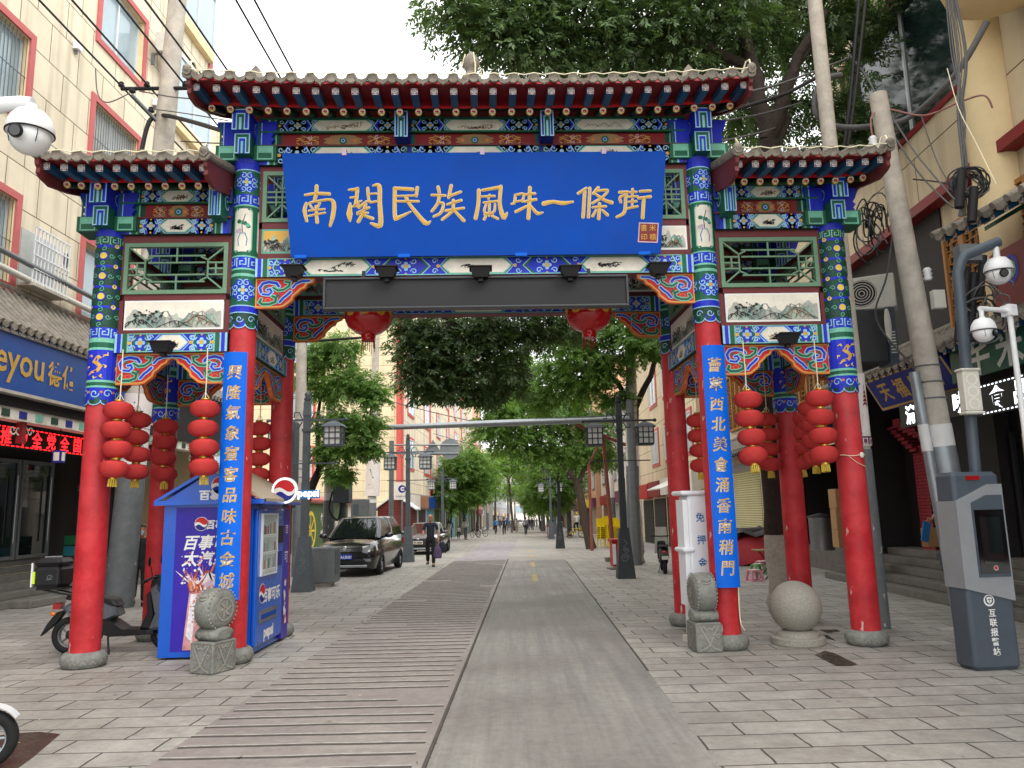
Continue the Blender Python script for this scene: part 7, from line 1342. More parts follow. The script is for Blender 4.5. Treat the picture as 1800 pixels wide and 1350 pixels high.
tree('leaning tree on the right pavement beside the rusty pipe frame', [(b.x, b.y, zg(b.y), .26), (b.x-.25, b.y, 1.2, .2), (fk.x, fk.y, fk.z, .18)], [[(fk.x, fk.y, fk.z, .13), (fk.x-1.2, fk.y, fk.z+1.6, .08), (fk.x-2.4, fk.y, fk.z+2.6, .05)], [(fk.x, fk.y, fk.z, .12), (fk.x+.9, fk.y, fk.z+1.6, .08), (fk.x+1.2, fk.y, fk.z+3, .05)]],
     [cl_(890, 720, 37, 1.2, 520), cl_(925, 690, 38, 1.3, 560), cl_(960, 740, 38, 1.4, 620), cl_(1000, 710, 39, 1.4, 600), cl_(1040, 750, 39, 1.3, 520), cl_(900, 770, 37.5, 1.1, 460), cl_(955, 795, 38, 1.1, 460), cl_(1010, 790, 38.5, 1.1, 420), cl_(870, 690, 38, 1.1, 400), cl_(1060, 800, 39.5, .9, 260), cl_(910, 640, 39, 1.3, 420), cl_(860, 750, 37, .9, 300)], 'leaf_mid', .2, 25)
# T4: left tree before the cream block
b = V((-6.9, 25.2, 0)); f = At(560, 830, 25); 
tree('small tree spreading over the parked van on the left', [(b.x, b.y, 0, .2), (b.x, b.y, 2, .16), (f.x, f.y, f.z, .13)], [[(f.x, f.y, f.z, .09), (At(600, 770, 24.6).x, 24.6, At(600, 770, 24.6).z, .06), (At(650, 740, 24.4).x, 24.4, At(650, 740, 24.4).z, .03)], [(f.x, f.y, f.z, .09), (At(560, 740, 25).x, 25, At(560, 740, 25).z, .06), (At(570, 640, 25).x, 25, At(570, 640, 25).z, .03)]],
     [cl_(560, 620, 25, .6, 260), cl_(600, 610, 24.8, .7, 380), cl_(570, 680, 25, .65, 340), cl_(620, 670, 24.5, .75, 440), cl_(655, 690, 24.4, .55, 300), cl_(590, 740, 24.6, .65, 360), cl_(640, 745, 24.3, .65, 360), cl_(620, 785, 24.4, .55, 280), cl_(570, 790, 24.8, .5, 240), cl_(655, 785, 24.2, .35, 140), cl_(600, 830, 24.6, .42, 180), cl_(540, 650, 25.2, .5, 160)], 'leaf_mid', .14, 35, bark='barkdark')
# T5: left trees farther on, and the rows beyond
def small_tree(lab, px, py, Y, h, cr, seed, mat, n=500, lean=0., grp=None):
    z0 = zg(Y); x = At(px, py, Y).x; cz = z0+h
    rs = random.Random(seed); cls = [((x+lean+rs.uniform(-1, 1)*cr*.8, Y+rs.uniform(-.8, .8)*cr, cz+rs.uniform(-.55, .75)*cr), (cr*.62, cr*.62, cr*.5), n//2) for _ in range(8)]
    tree(lab, [(x, Y, z0, .2), (x+lean*.4, Y, z0+1.6, .16), (x+lean*.8, Y, cz-cr*.5, .11)], [[(x+lean*.8, Y, cz-cr*.5, .09), (x+lean+.5*cr, Y, cz, .04)], [(x+lean*.8, Y, cz-cr*.5, .09), (x+lean-.5*cr, Y, cz, .04)]], cls, mat, .26, seed, lime=1.1 if Y < 90 else 0, grp=grp)
small_tree('round leafy tree with a leaning whitewashed trunk past the back of the traffic signs', 785, 935, 60, 4.6, 2.3, 41, 'leaf_mid', 1100, .7)
small_tree('pale green tree behind the red bin on the left', 812, 920, 84, 6.2, 2.6, 42, 'leaf_light', 800, .5)
small_tree('tree far along the right kerb behind the red bin', 985, 935, 64, 4.6, 2.4, 43, 'leaf_mid', 900, .2); small_tree('tree far along the right kerb beyond the second lamp', 965, 925, 88, 5.0, 2.6, 44, 'leaf_mid', 700, -.3); small_tree('pale tree over the far right shops', 950, 918, 120, 5.2, 2.8, 45, 'leaf_light', 500, -.4)
small_tree('light green tree rising over the far left shops', 838, 915, 110, 7.5, 2.8, 46, 'leaf_light', 600, .3); small_tree('small tree at the far end right of the awning', 962, 915, 150, 4.6, 2.6, 47, 'leaf_light', 400, 0)
small_tree('pale green crown rising behind the grey awning, left one', 868, 912, 125, 8.5, 3.2, 48, 'leaf_light', 600, .5); small_tree('pale green crown rising behind the grey awning, right one', 925, 912, 135, 8.0, 3.4, 49, 'leaf_light', 600, -.6); small_tree('pale green tree reaching over the road between the far lamps', 905, 914, 105, 8.2, 2.6, 50, 'leaf_light', 500, -.9)
# ================================================================== POLES, LAMPS, CABLES
def curve_pts(pts, n=6):
    P = [V(p) for p in pts]; out = []
    for i in range(len(P)-1):
        a, b, c, d = P[max(i-1, 0)], P[i], P[i+1], P[min(i+2, len(P)-1)]
        for j in range(n): t = j/n; out.append(.5*(2*b+(c-a)*t+(2*a-5*b+4*c-d)*t*t+(3*b-a-3*c+d)*t**3))
    return out+[P[-1]]
def upole(lab, base, top, r0, r1, bands, name='utility_pole'):
    t = thing(name, lab, 'pole', (0, 0, 0)); B, T = V(base), V(top); f = lambda z: B.lerp(T, (z-B.z)/(T.z-B.z)); rad = lambda z: r0+(r1-r0)*(z-B.z)/(T.z-B.z)
    zs = [B.z]
    for z1, m_, nm in bands: 
        mb = MB(); k = 6; z0 = zs[-1]; ex = .012 if m_ != 'concrete' else 0; mb.tube([f(z0+(z1-z0)*i/k) for i in range(k+1)], [rad(z0+(z1-z0)*i/k)+ex for i in range(k+1)], m_, 20); zs.append(z1); o = mb.build(nm, t)
    mb = MB(); mb.tube([f(zs[-1]+(T.z-zs[-1])*i/8) for i in range(9)], [rad(zs[-1]+(T.z-zs[-1])*i/8) for i in range(9)], 'concrete', 20)
    for i in range(3): z = zs[-1]+.4+.25*i; c = f(z); mb.tube([c+V((rad(z)*1.06*math.cos(a*PI/8), rad(z)*1.06*math.sin(a*PI/8), 0)) for a in range(17)], .012, 'greymetal', 5)
    mb.build('shaft', t); return t, f, rad
def mural(t, f, rad, z0, z1):
    mb = MB(); c = f((z0+z1)/2); R = rad((z0+z1)/2)+.02; mb.tube([f(z0+(z1-z0)*i/4) for i in range(5)], R, 'muralbase', 24, caps=False); ax = (f(z1)-f(z0)).normalized(); O = f(z0); p = Pan(mb, O, W=ax, cyl=R, lh=.003); H = (z1-z0); X = PI*R*.95
    p.rect(-X, X, .02, H*.13, 'muralpurple', 1); 
    for k in range(-4, 5): p.line([(k*X/4-.03, H*.03), (k*X/4+.03, H*.03), (k*X/4+.03, H*.1), (k*X/4-.03, H*.1)], .012, 'muralbase', 2, closed=True)
    for k in (-.55, .15, .8):
        u = k*X; p.poly([(u-.1, H*.2), (u+.16, H*.18), (u+.1, H*.4), (u+.03, H*.55), (u-.06, H*.42)], 'muralbrown', 1); p.poly([(u-.05, H*.16), (u+.2, H*.15), (u+.14, H*.33), (u+.06, H*.24)], 'muralteal', 2)
        for i in range(4): w_ = .05-.009*i; z = H*.55+i*H*.055; p.poly([(u-w_, z), (u+w_, z), (u+w_*.5, z+H*.045), (u-w_*.5, z+H*.045)], 'dred', 2)
        p.line([(u, H*.77), (u, H*.84)], .01, 'dred', 2); p.disc(u-.07, H*.85, .02, 'muralteal', 1.5, 8)
    p.rect(X*.35, X*.6, H*.7, H*.98, 'binred', .8) if False else None
    mb.build('mural_wrap', t)
b = Gd(208, 1068); tp = At(318, -60, b.y-.2)
t, f, rad = upole('tall concrete utility pole with a grey painted foot and mural wrap behind the scooter', (b.x, b.y, 0), tp, .285, .19, [(2.95, 'polegrey', 'painted_foot'), (3.05, 'white_band', 'white_band')])
mural(t, f, rad, 3.1, 4.45); LPF = f; LPY = b.y
mb = MB(); a1, a2 = At(213, 156, b.y-.25), At(338, 155, b.y-.25); mb.tube([a1, a2], .045, 'dark', 6); b1, b2 = At(232, 166, b.y-.5), At(276, 212, b.y-.3); mb.tube([b1, b2], .035, 'greymetal', 6)
for q in (a1, a1.lerp(a2, .36), a2.lerp(a1, .1), b1, b2.lerp(b1, .25)): mb.lathe([(.035, 0), (.07, .03), (.07, .06), (.04, .08), (.06, .11), (.03, .14)], q+V((0, 0, .03)), 'dark', 10)
mb.build('cross_arm', t)
b = Gd(1549, 1104); tp = At(1428, -60, b.y)
t, f, rad = upole('concrete utility pole behind the right outer column with a small mural wrap', (b.x, b.y, 0), (At(1432, 0, b.y).x, b.y, At(1432, 0, b.y).z), .12, .115, [(2.6, 'polegrey', 'painted_foot')]); mural(t, f, rad, 2.65, 3.75)
b = Gd(1712, 1100); tp = At(1543, 166, b.y-.1)
t, f, rad = upole('leaning concrete pole with a white band and pale grey foot by the alarm pillar', (b.x, b.y, 0), tp, .2, .135, [(2.62, 'galv', 'painted_foot'), (2.95, 'white_band', 'white_band')]); RPF, RPY = f, b.y
mb = MB(); q = f(4.2); mb.tube([f(0)+V((-.27, -.1, 0)), f(2.2)+V((-.27, -.1, 0)), f(3.75)+V((-.27, -.1, 0))], .075, 'galv', 12); mb.tube([f(2.55)+V((-.275, -.1, 0)), f(2.95)+V((-.275, -.1, 0))], .079, 'white_band', 12); mb.build('conduit', t)
for z, s in ((7.5, -1), (5.3, 1)): mb = MB(); q = f(z)+V((s*.24, -.05, 0)); mb.lathe([(.05, -.1), (.07, -.06), (.05, -.03), (.07, .0), (.05, .03), (.07, .06), (.04, .1)], q, 'camwhite', 12); mb.tube([q, f(z)], .02, 'greymetal', 6); mb.build('insulator', t)
mb = MB(); q = f(4.85)+V((.24, -.2, 0)); mb.box(q.x-.09, q.x+.09, q.y-.05, q.y+.05, q.z-.14, q.z+.14, 'acwhite'); mb.build('meter_box', t)
for px, Y, top, r, lab in ((527, 23.5, 560, .2, 'pale concrete pole rising behind the spandrel inside the passage'), (652, 35, 560, .2, 'pale concrete pole by the van with a poster wrap'), (578, 26.8, 690, .2, 'concrete pole carrying the transformer boxes by the mural')):
    g = At(px, 900, Y); g2 = At(px+(4 if px != 652 else 10), top, Y); t, f, rad = upole(lab, (g.x, Y, 0), (g2.x, Y, max(g2.z, 5.2)), r, r*.75, [(2.3, 'polegrey', 'painted_foot'), (2.55, 'white_band', 'white_band')])
    if px == 652: mb = MB(); mb.tube([f(2.6), f(4.4)], .33, 'muralbase', 20); p = Pan(mb, f(2.6), cyl=.33); p.rect(-.25, .25, .3, 1.5, 'palewall', 1); p.line([(-.1, .5), (.1, .8), (-.05, 1.2)], .06, 'muralteal', 2); mb.build('poster_wrap', t)
    if px == 527: mb = MB(); a, c = At(600, 583, Y-.5), At(655, 592, Y-.5); mb.tube([(g2.x, Y, c.z), c], .04, 'dark', 6); mb.build('cross_arm', t)
g = At(1118, 900, 26); g2 = At(1114, 480, 26); upole('concrete pole with a white band behind the right street lamp', (g.x-.15, 26, 0), (g2.x-.15, 26, g2.z), .22, .16, [(3.2, 'polegrey', 'painted_foot'), (4.6, 'muralbase', 'poster_wrap')])
for px, Y in ((1076, 44), (955, 95), (857, 120), (905, 150), (893, 135), (1000, 66)):
    g = At(px, 900, Y); lab = {1076: 'pale concrete pole with a printed wrap beside the rusty frame', 955: 'slim grey pole far along the right kerb', 857: 'tall pale pole far along the left kerb', 905: 'thin pole near the grey awning', 893: 'thin pole left of the grey awning', 1000: 'thin grey pole behind the second right lamp'}[px]; zb = zg(Y); upole(lab, (g.x, Y, zb), (g.x, Y, zb+(6 if px == 1076 else 9)), .2, .14, [(zb+2.6, 'polegrey', 'painted_foot'), (zb+4.2, 'muralbase' if px == 1076 else 'concrete', 'poster_wrap')])
# ---- street lamps
def lamp_proto(m_, lab):
    t = thing('street_lamp', lab, 'street lamp', (0, 0, 0), 0, 'lantern street lamps along the road')
    mb = MB(); mb.loft([[(-.235, -.235, 0), (.235, -.235, 0), (.235, .235, 0), (-.235, .235, 0)], [(-.23, -.23, .06), (.23, -.23, .06), (.23, .23, .06), (-.23, .23, .06)], [(-.12, -.12, 1.3), (.12, -.12, 1.3), (.12, .12, 1.3), (-.12, .12, 1.3)]], m_, smooth=False); p = Pan(mb, (0, -.19, .6), W=(0, .09, .996), N=(0, -.996, .09)); p.spiral(-.02, -.08, .12, 'greymetal', .015, 1, 1.6); p.spiral(.02, .12, .08, 'greymetal', .015, 1, 1.6, PI, -1); p.line([(-.05, .2), (.05, .3), (-.03, .4)], .015, 'greymetal', 1); mb.build('base', t)
    mb = MB(); mb.box(-.085, .085, -.085, .085, 1.3, 2.6, m_); mb.box(-.075, .075, -.075, .075, 2.6, 4.6, m_); mb.box(-.1, .1, -.1, .1, 3.85, 3.92, m_); mb.loft([[(-.09, -.09, 4.25), (.09, -.09, 4.25), (.09, .09, 4.25), (-.09, .09, 4.25)], [(-.06, -.06, 4.62), (.06, -.06, 4.62), (.06, .06, 4.62), (-.06, .06, 4.62)]], m_, smooth=False); mb.lathe([(.05, 4.62), (.09, 4.66), (.05, 4.74), (.08, 4.78), (.02, 4.86)], (0, 0, 0), m_, 12); mb.build('pole', t)
    mb = MB(); mb.box(-.95, .95, -.03, .03, 4.12, 4.17, m_); mb.box(-.8, .8, -.012, .012, 3.05, 3.08, m_)
    for s in (-1, 1):
        mb.tube([(s*.12, 0, 4.18), (s*.2, 0, 4.34), (s*.32, 0, 4.34), (s*.32, 0, 4.22), (s*.42, 0, 4.22)], .018, m_, 6); mb.tube([(s*.12, 0, 4.1), (s*.2, 0, 3.96), (s*.3, 0, 3.96), (s*.3, 0, 4.06)], .018, m_, 6); mb.ellipsoid((s*.97, 0, 4.145), (.05, .05, .05), m_, 8, 6)
    mb.build('cross_arm', t)
    for s in (-1, 1):
        mb = MB(); x = s*.68; mb.loft([[(x-.19, -.19, 3.52), (x+.19, -.19, 3.52), (x+.19, .19, 3.52), (x-.19, .19, 3.52)], [(x-.21, -.21, 3.95), (x+.21, -.21, 3.95), (x+.21, .21, 3.95), (x-.21, .21, 3.95)]], 'lampglass', smooth=False)
        h = mb.build('lantern', t); mb = MB()
        mb.loft([[(x-.28, -.28, 3.95), (x+.28, -.28, 3.95), (x+.28, .28, 3.95), (x-.28, .28, 3.95)], [(x-.2, -.2, 4.03), (x+.2, -.2, 4.03), (x+.2, .2, 4.03), (x-.2, .2, 4.03)], [(x-.03, -.03, 4.12), (x+.03, -.03, 4.12), (x+.03, .03, 4.12), (x-.03, .03, 4.12)]], m_, smooth=False); mb.box(x-.21, x+.21, -.21, .21, 3.47, 3.52, m_)
        for i in range(4): # glazing bars on every face
            k = (-.2, -.075, .075, .2)[i]
            for sg_ in (-1, 1):
                mb.box(x+k-.014, x+k+.014, sg_*.212-.008, sg_*.212+.008, 3.52, 3.95, m_); mb.box(x+sg_*.212-.008, x+sg_*.212+.008, k-.014, k+.014, 3.52, 3.95, m_)
                if i in (1, 2): z = 3.52+.145*i; mb.box(x-.21, x+.21, sg_*.212-.009, sg_*.212+.009, z-.012, z+.012, m_); mb.box(x+sg_*.212-.009, x+sg_*.212+.009, -.21, .21, z-.012, z+.012, m_)
        mb.build('frame', h)
    return t
lp1 = lamp_proto('lampgrey', 'grey lantern street lamp next to the metal cabinet and the van'); g = Gd(527, 1042); lp1.location = (g.x, g.y+.3, 0)
lp2 = lamp_proto('lampdark', 'dark lantern street lamp on the right pavement beside the red bin'); g = Gd(1103, 1018); lp2.location = (g.x, g.y+.3, 0)
for px, py, src, lab in ((717, 988, lp1, 'grey lantern street lamp behind the van, under the traffic sign arm'), (985, 964, lp2, 'second dark lantern street lamp along the right pavement')): g = Gd(px, py); dup(src, (g.x, g.y, zg(g.y)), 0, lab)
for px, Y, lab in ((778, 49, 'grey lantern street lamp past the dark saloon car'), (968, 58, 'grey lantern street lamp behind the far right red bin'), (975, 76, 'small grey lantern street lamp next along the right kerb'), (952, 98, 'distant lantern street lamp along the right kerb')): g = At(px, 900, Y); dup(lp1, (g.x, Y, zg(Y)), 0, lab)
# ---- gantry arm, rusty frames, traffic signs
t = thing('gantry_mast', 'tapered grey steel mast arm reaching across the street from the right kerb', 'mast', (0, 0, 0)); Y = 25.2; mb = MB(); e0, e1 = At(1108, 735, Y), At(535, 757, Y); mb.tube([e0, e0.lerp(e1, .5), e1], [.125, .1, .07], 'steel', 14); x0 = e0.x; mb.build('arm', t); mb = MB(); mb.tube([(x0, Y, 0), (x0, Y, e0.z+.6)], [.17, .13], 'greymetal', 14); mb.build('post', t)
t = thing('rusty_frame', 'rusty red pipe frame standing on the right pavement under the mast arm', 'frame', (0, 0, 0)); mb = MB(); Y = 27.2; a, c = At(1010, 742, Y), At(1105, 740, Y); mb.tube([a, c], .06, 'rust', 8); mb.tube([At(1010, 745, Y), At(1100, 782, Y)], .06, 'rust', 8); g = Gd(1074, 984); mb.tube([(g.x, Y, 0), At(1060, 768, Y)], .07, 'rust', 8); g = Gd(1040, 968); mb.tube([(g.x, 36, zg(36)), At(1035, 816, 36)], .07, 'rust', 8); mb.tube([At(1035, 816, 36), At(1060, 768, Y)], .05, 'rust', 8); g = Gd(1074, 984); mb.box(g.x-.3, g.x+.3, Y-.25, Y+.25, 0, .14, 'step'); mb.build('pipes', t)
t = thing('traffic_sign_arm', 'grey pole and arm carrying the blank backs of triangle and round signs', 'traffic sign', (0, 0, 0)); Y = 31.5; q = At(688, 790, Y); mb = MB(); mb.tube([(q.x, Y, 0), (q.x, Y, q.z+.35)], .1, 'greymetal', 12); mb.build('post', t); mb = MB()
for py in (782, 797): mb.tube([At(688, py, Y), At(806, py, Y)], .035, 'steel', 8)
mb.build('arm', t); mb = MB(); a = [At(x, y, Y+.06) for x, y in ((743, 800), (779, 800), (761, 773))]; mb.loft([a, [p+V((0, .03, 0)) for p in a]], 'steel', smooth=False); mb.build('triangle_plate', t); mb = MB(); q = At(791, 789, Y+.06); mb.lathe([(.42, 0), (.42, -.03)], q, 'steel', 28, axis='y')
mb.build('round_plate', t)
t = thing('bank_sign', 'white square bank sign with a blue round mark on a post', 'sign', (0, 0, 0)); Y = 40; q = At(707, 863, Y); mb = MB(); mb.box(q.x-.42, q.x+.42, Y-.06, Y+.06, q.z-.45, q.z+.45, 'palewall'); p = Pan(mb, (q.x, Y-.06, q.z+.1)); p.disc(0, 0, .2, 'deepblue', 1, 18); p.disc(.03, 0, .11, 'palewall', 2, 14); p.rect(-.02, .2, -.03, .03, 'deepblue', 3); text(p, '中国建设银行', 0, -.38, .11, 'deepblue', 1); mb.build('panel', t); mb = MB(); mb.tube([(q.x, Y, zg(Y)), (q.x, Y, q.z-.45)], .05, 'greymetal', 8); mb.build('post', t)
# ---- boxes, bins
t = thing('utility_cabinet', 'low grey metal utility cabinet behind the left street lamp', 'cabinet', (0, 0, 0)); g0, g1 = Gd(522, 1032), Gd(592, 1030); mb = MB(); mb.bevbox(g0.x+.1, g1.x, 19.9, 20.6, .1, .98, 'greymetal', .02); mb.box(g0.x+.2, g0.x+.5, 20, 20.4, 0, .1, 'concrete'); mb.box(g1.x-.5, g1.x-.1, 20, 20.4, 0, .1, 'concrete'); mb.box(g1.x, g1.x+.01, 20.0, 20.5, .3, .9, 'lampgrey'); mb.build('cabinet', t)
t = thing('transformer_box', 'tall grey transformer box on the pole above the cabinet', 'transformer', (0, 0, 0)); Y = 26.3; a, c = At(588, 885, Y), At(617, 832, Y); mb = MB(); mb.bevbox(a.x, c.x, Y-.3, Y+.3, a.z, c.z, 'lampgrey', .03); mb.build('box', t); mb = MB(); mb.tube([((a.x+c.x)/2, Y, 0), ((a.x+c.x)/2, Y, a.z)], .12, 'lampgrey', 10); mb.tube(curve_pts([(a.x, Y-.3, a.z+.4), (a.x-.1, Y-.35, a.z-.2), (a.x+.2, Y-.35, a.z-.55), (a.x+.3, Y-.3, a.z)]), .035, 'black', 6); mb.build('support', t)
t = thing('switch_box', 'grey roadside switch box behind the parked van', 'electrical box', (0, 0, 0)); a, c = At(618, 930, 30), At(642, 877, 30); mb = MB(); mb.bevbox(a.x, c.x+.1, 29.8, 30.4, 0, c.z, 'greymetal', .03); mb.box(a.x+.1, a.x+.3, 29.78, 29.8, c.z-.6, c.z-.2, 'lampgrey'); mb.build('box', t)
t = thing('dark_cabinet', 'dark grey electrical cabinet between the back column and the lamp post', 'electrical box', (0, 0, 0)); a, c = At(498, 850, 19.5), At(524, 740, 19.5); mb = MB(); mb.bevbox(a.x-.3, c.x-.06, 19.4, 19.9, 2.35, c.z, 'lampgrey', .03); mb.box(a.x-.3, c.x-.1, 19.5, 19.8, 2.0, 2.3, 'dark'); mb.tube([(c.x-.25, 19.65, 0), (c.x-.25, 19.65, 2.3)], .1, 'dark', 10); mb.build('box', t)
def bin_(px, py, m_, lab, k=1.):
    g = Gd(px, py); t = thing('litter_bin', lab, 'bin', (g.x, g.y, zg(g.y)), .1, 'red litter bins along the street'); mb = MB(); mb.bevbox(-.2*k, .2*k, -.2*k, .2*k, .08, .82*k, m_, .02); mb.box(-.201*k, -.1*k, -.205*k, -.2*k, .15, .75*k, 'camwhite'); mb.build('body', t); mb = MB(); mb.bevbox(-.24*k, .24*k, -.24*k, .24*k, .82*k, .9*k, m_, .02); mb.build('lid', t); mb = MB(); mb.box(-.3, .35, -.3, .3, 0, .035, 'step'); mb.build('base', t)
bin_(1087, 1000, 'binred', 'red litter bin with a white side strip beside the dark street lamp'); bin_(967, 944, 'binorange', 'orange red litter bin by the far right lamp', 1.1); bin_(785, 938, 'binorange', 'orange red litter bin by the whitewashed tree on the left', 1.1)
bx = bin_
# ---- stacked yellow chairs, boards
def chair_stack(x, y, n, lab):
    t = thing('chair_stack', lab, 'chairs', (x, y, zg(y)), .3, 'stacks of yellow plastic chairs'); mb = MB()
    for i in range(n): z = .42+.1*i; mb.bevbox(-.23, .23, -.22, .22, z, z+.03, 'plasticyellow', .02); mb.loft([[(-.22, .2, z+.03), (.22, .2, z+.03), (.22, .23, z+.03), (-.22, .23, z+.03)], [(-.2, .3, z+.45), (.2, .3, z+.45), (.2, .33, z+.45), (-.2, .33, z+.45)]], 'plasticyellow', smooth=False)
    mb.build('seats', t)
    for sx in (-1, 1):
        for sy in (-1, 1): mb = MB(); mb.tube([(sx*.24, sy*.24, 0), (sx*.2, sy*.2, .45+.1*n)], .028, 'plasticyellow', 6); mb.build('leg', t)
for i, (px, Y, n) in enumerate(((1058, 40, 7), (1070, 41, 8), (1083, 40.5, 7), (1092, 40.2, 6))): g = At(px, 900, Y); chair_stack(g.x, Y, n, ('stack of yellow plastic chairs nearest the leaning tree', 'tallest stack of yellow plastic chairs', 'stack of yellow plastic chairs behind the grey board', 'short stack of yellow plastic chairs by the concrete pole')[i])
t = thing('notice_board', 'grey notice board on the pavement beside the yellow chairs', 'board', (0, 0, 0)); a, c = At(1087, 985, 31), At(1112, 935, 31); mb = MB(); mb.bevbox(a.x, c.x, 30.9, 31.0, .3, c.z, 'greymetal', .02); mb.box(a.x+.05, c.x-.05, 30.885, 30.899, .4, c.z-.1, 'acwhite'); mb.build('panel', t)
for s in (.06, .5): mb = MB(); mb.tube([(a.x+s, 30.95, 0), (a.x+s, 30.95, .3)], .025, 'greymetal', 6); mb.build('leg', t)
t = thing('blue_box', 'small blue plastic box on bricks by the right steps', 'box', (6.05, 27.5, 0)); mb = MB(); mb.bevbox(-.25, .25, -.2, .2, .25, .52, 'plasticblue', .02); mb.box(-.25, .25, -.2, .2, 0, .25, 'redbrick'); mb.build('box', t)
for px, Y, lab in ((1180, 21.85, 'white umbrella shade'),): pass
t = thing('shop_awning', 'pale scalloped shop awning on the right side past the back column', 'awning', (0, 0, 0)); mb = MB(); a = At(1158, 860, 34); mb.loft([[(a.x, 33, a.z), (a.x, 37, a.z), (a.x, 37, a.z+.05), (a.x, 33, a.z+.05)], [(a.x+1.2, 33, a.z+.5), (a.x+1.2, 37, a.z+.5), (a.x+1.2, 37, a.z+.55), (a.x+1.2, 33, a.z+.55)]], 'acwhite', smooth=False); mb.build('canvas', t)
t = thing('display_back', 'dark grey metal display back hung beside the right outer column', 'display', (0, 0, 0)); a, c = At(1503, 640, 12.6), At(1545, 545, 12.6); mb = MB(); mb.bevbox(a.x, c.x+.05, 12.5, 13.4, a.z, c.z, 'ledframe', .03); mb.build('casing', t); mb = MB(); mb.box(c.x+.052, c.x+.2, 12.48, 12.9, a.z-.02, c.z+.02, 'kioskgrey'); mb.ellipsoid((c.x+.06, 12.47, c.z-.3), (.06, .02, .3), 'acwhite', 14, 10)
for i in range(8): mb.box(c.x+.08, c.x+.17, 12.47, 12.481, a.z+.15+i*.05, a.z+.17+i*.05, 'acwhite')
mb.build('control_panel', t); a = At(1525, 548, 13.0); ac_unit((a.x+.05, 13.0, a.z), -.5, 'white air conditioner with a round fan above the grey display back')
# ---- cables
def cable(pts, r, m_, lab, smooth=True): mb = MB(); mb.tube(curve_pts(pts) if smooth else pts, r, m_, 6); tag(mb.build('overhead_cable'), lab, 'cable', 'overhead cables')
for px, py, lab in ((214, 152, 'black overhead cable reaching the outer end of the left crossarm'), (262, 152, 'black overhead cable at the middle insulator of the left crossarm'), (325, 149, 'black overhead cable at the inner end of the left crossarm'), (345, 120, 'black overhead cable passing close to the left pole'), (404, 130, 'thin dark overhead cable crossing the sky beside the corner building'), (488, 128, 'thin dark overhead cable crossing the open sky, farther from the tree'), (517, 130, 'thin dark overhead cable crossing the open sky, nearer to the tree')):
    Y = LPY-.25 if py > 140 else LPY-.9; q = At(px, py, Y); cable([(q.x+SX*(y-Y), y, q.z+.0009*(y-Y)**2*(1 if y < Y else .6)) for y in (3.5, 7, 10, 13, Y, 20, 26, 34)], .022, 'wire', lab)
def pcable(pts, r, m_, lab): cable([At(*p) for p in pts], r, m_, lab)
Yl = LPY-.3; Yr = RPY-.15
pcable([(248, 270, Yl), (262, 215, Yl), (285, 203, Yl), (330, 212, Yl-1), (398, 232, Yl-3)], .05, 'wire', 'thick black cable hooked over the left pole to the archway'); pcable([(168, 120, Yl), (172, 165, Yl), (190, 180, Yl), (228, 164, Yl)], .014, 'wiregrey', 'thin slack wire looped left of the crossarm'); pcable([(245, 160, Yl), (300, 170, Yl-1), (345, 174, Yl-3)], .014, 'wiregrey', 'thin pale wire from the crossarm to the central roof'); pcable([(272, 192, Yl), (330, 200, Yl-1), (400, 212, Yl-3)], .012, 'wiregrey', 'upper thin wire from the left pole to the archway'); pcable([(318, 248, Yl), (360, 251, Yl-1), (400, 252, Yl-3)], .014, 'wire', 'lower dark wire from the left pole to the archway')
pcable([(1300, 165, 12), (1370, 148, 12.6), (1440, 122, 13), (1492, 102, 13.2)], .02, 'wiregrey', 'grey wire from the central roof end up to the bracket by the right pole'); pcable([(1300, 190, 12), (1380, 165, 12.6), (1440, 135, 12.8), (1480, 130, 12.6)], .035, 'wire', 'thick black cable from the roof end to the loop on the right pole'); pcable([(1275, 212, 12), (1340, 200, 12.6), (1410, 180, 13.5)], .016, 'wiregrey', 'grey wire above the right side roof, upper strand'); pcable([(1270, 248, 12), (1340, 232, 12.6), (1370, 222, 13.5)], .016, 'wiregrey', 'grey wire above the right side roof, lower strand')
pcable([(1478, 132, 12.2), (1450, 140, 12), (1433, 170, 11.9), (1438, 205, 11.9), (1470, 222, 12), (1530, 222, 12), (1600, 205, 11.8), (1680, 130, 11), (1735, 38, 10.6)], .05, 'wiregrey', 'very thick grey cable sweeping from the right pole to the building corner'); pcable([(1512, -20, 12.5), (1503, 80, 12.5), (1495, 170, 12.5), (1484, 258, 12.5)], .032, 'wire', 'black cable hanging steeply behind the right side roof, outer one'); pcable([(1524, -20, 12.4), (1512, 90, 12.4), (1500, 190, 12.4), (1490, 260, 12.4)], .028, 'wire', 'black cable hanging steeply behind the right side roof, inner one')
pcable([(1535, 250, Yr), (1532, 205, Yr), (1560, 192, Yr), (1625, 203, Yr-.4), (1690, 178, Yr-1), (1730, 168, Yr-1.4), (1745, 190, Yr-1.4)], .014, 'wirered', 'dusty pink cable from the leaning pole to the right wall'); pcable([(1492, 95, 13), (1520, 130, 12.6), (1545, 175, Yr)], .016, 'wiregrey', 'grey stay wire running down to the top of the leaning pole')
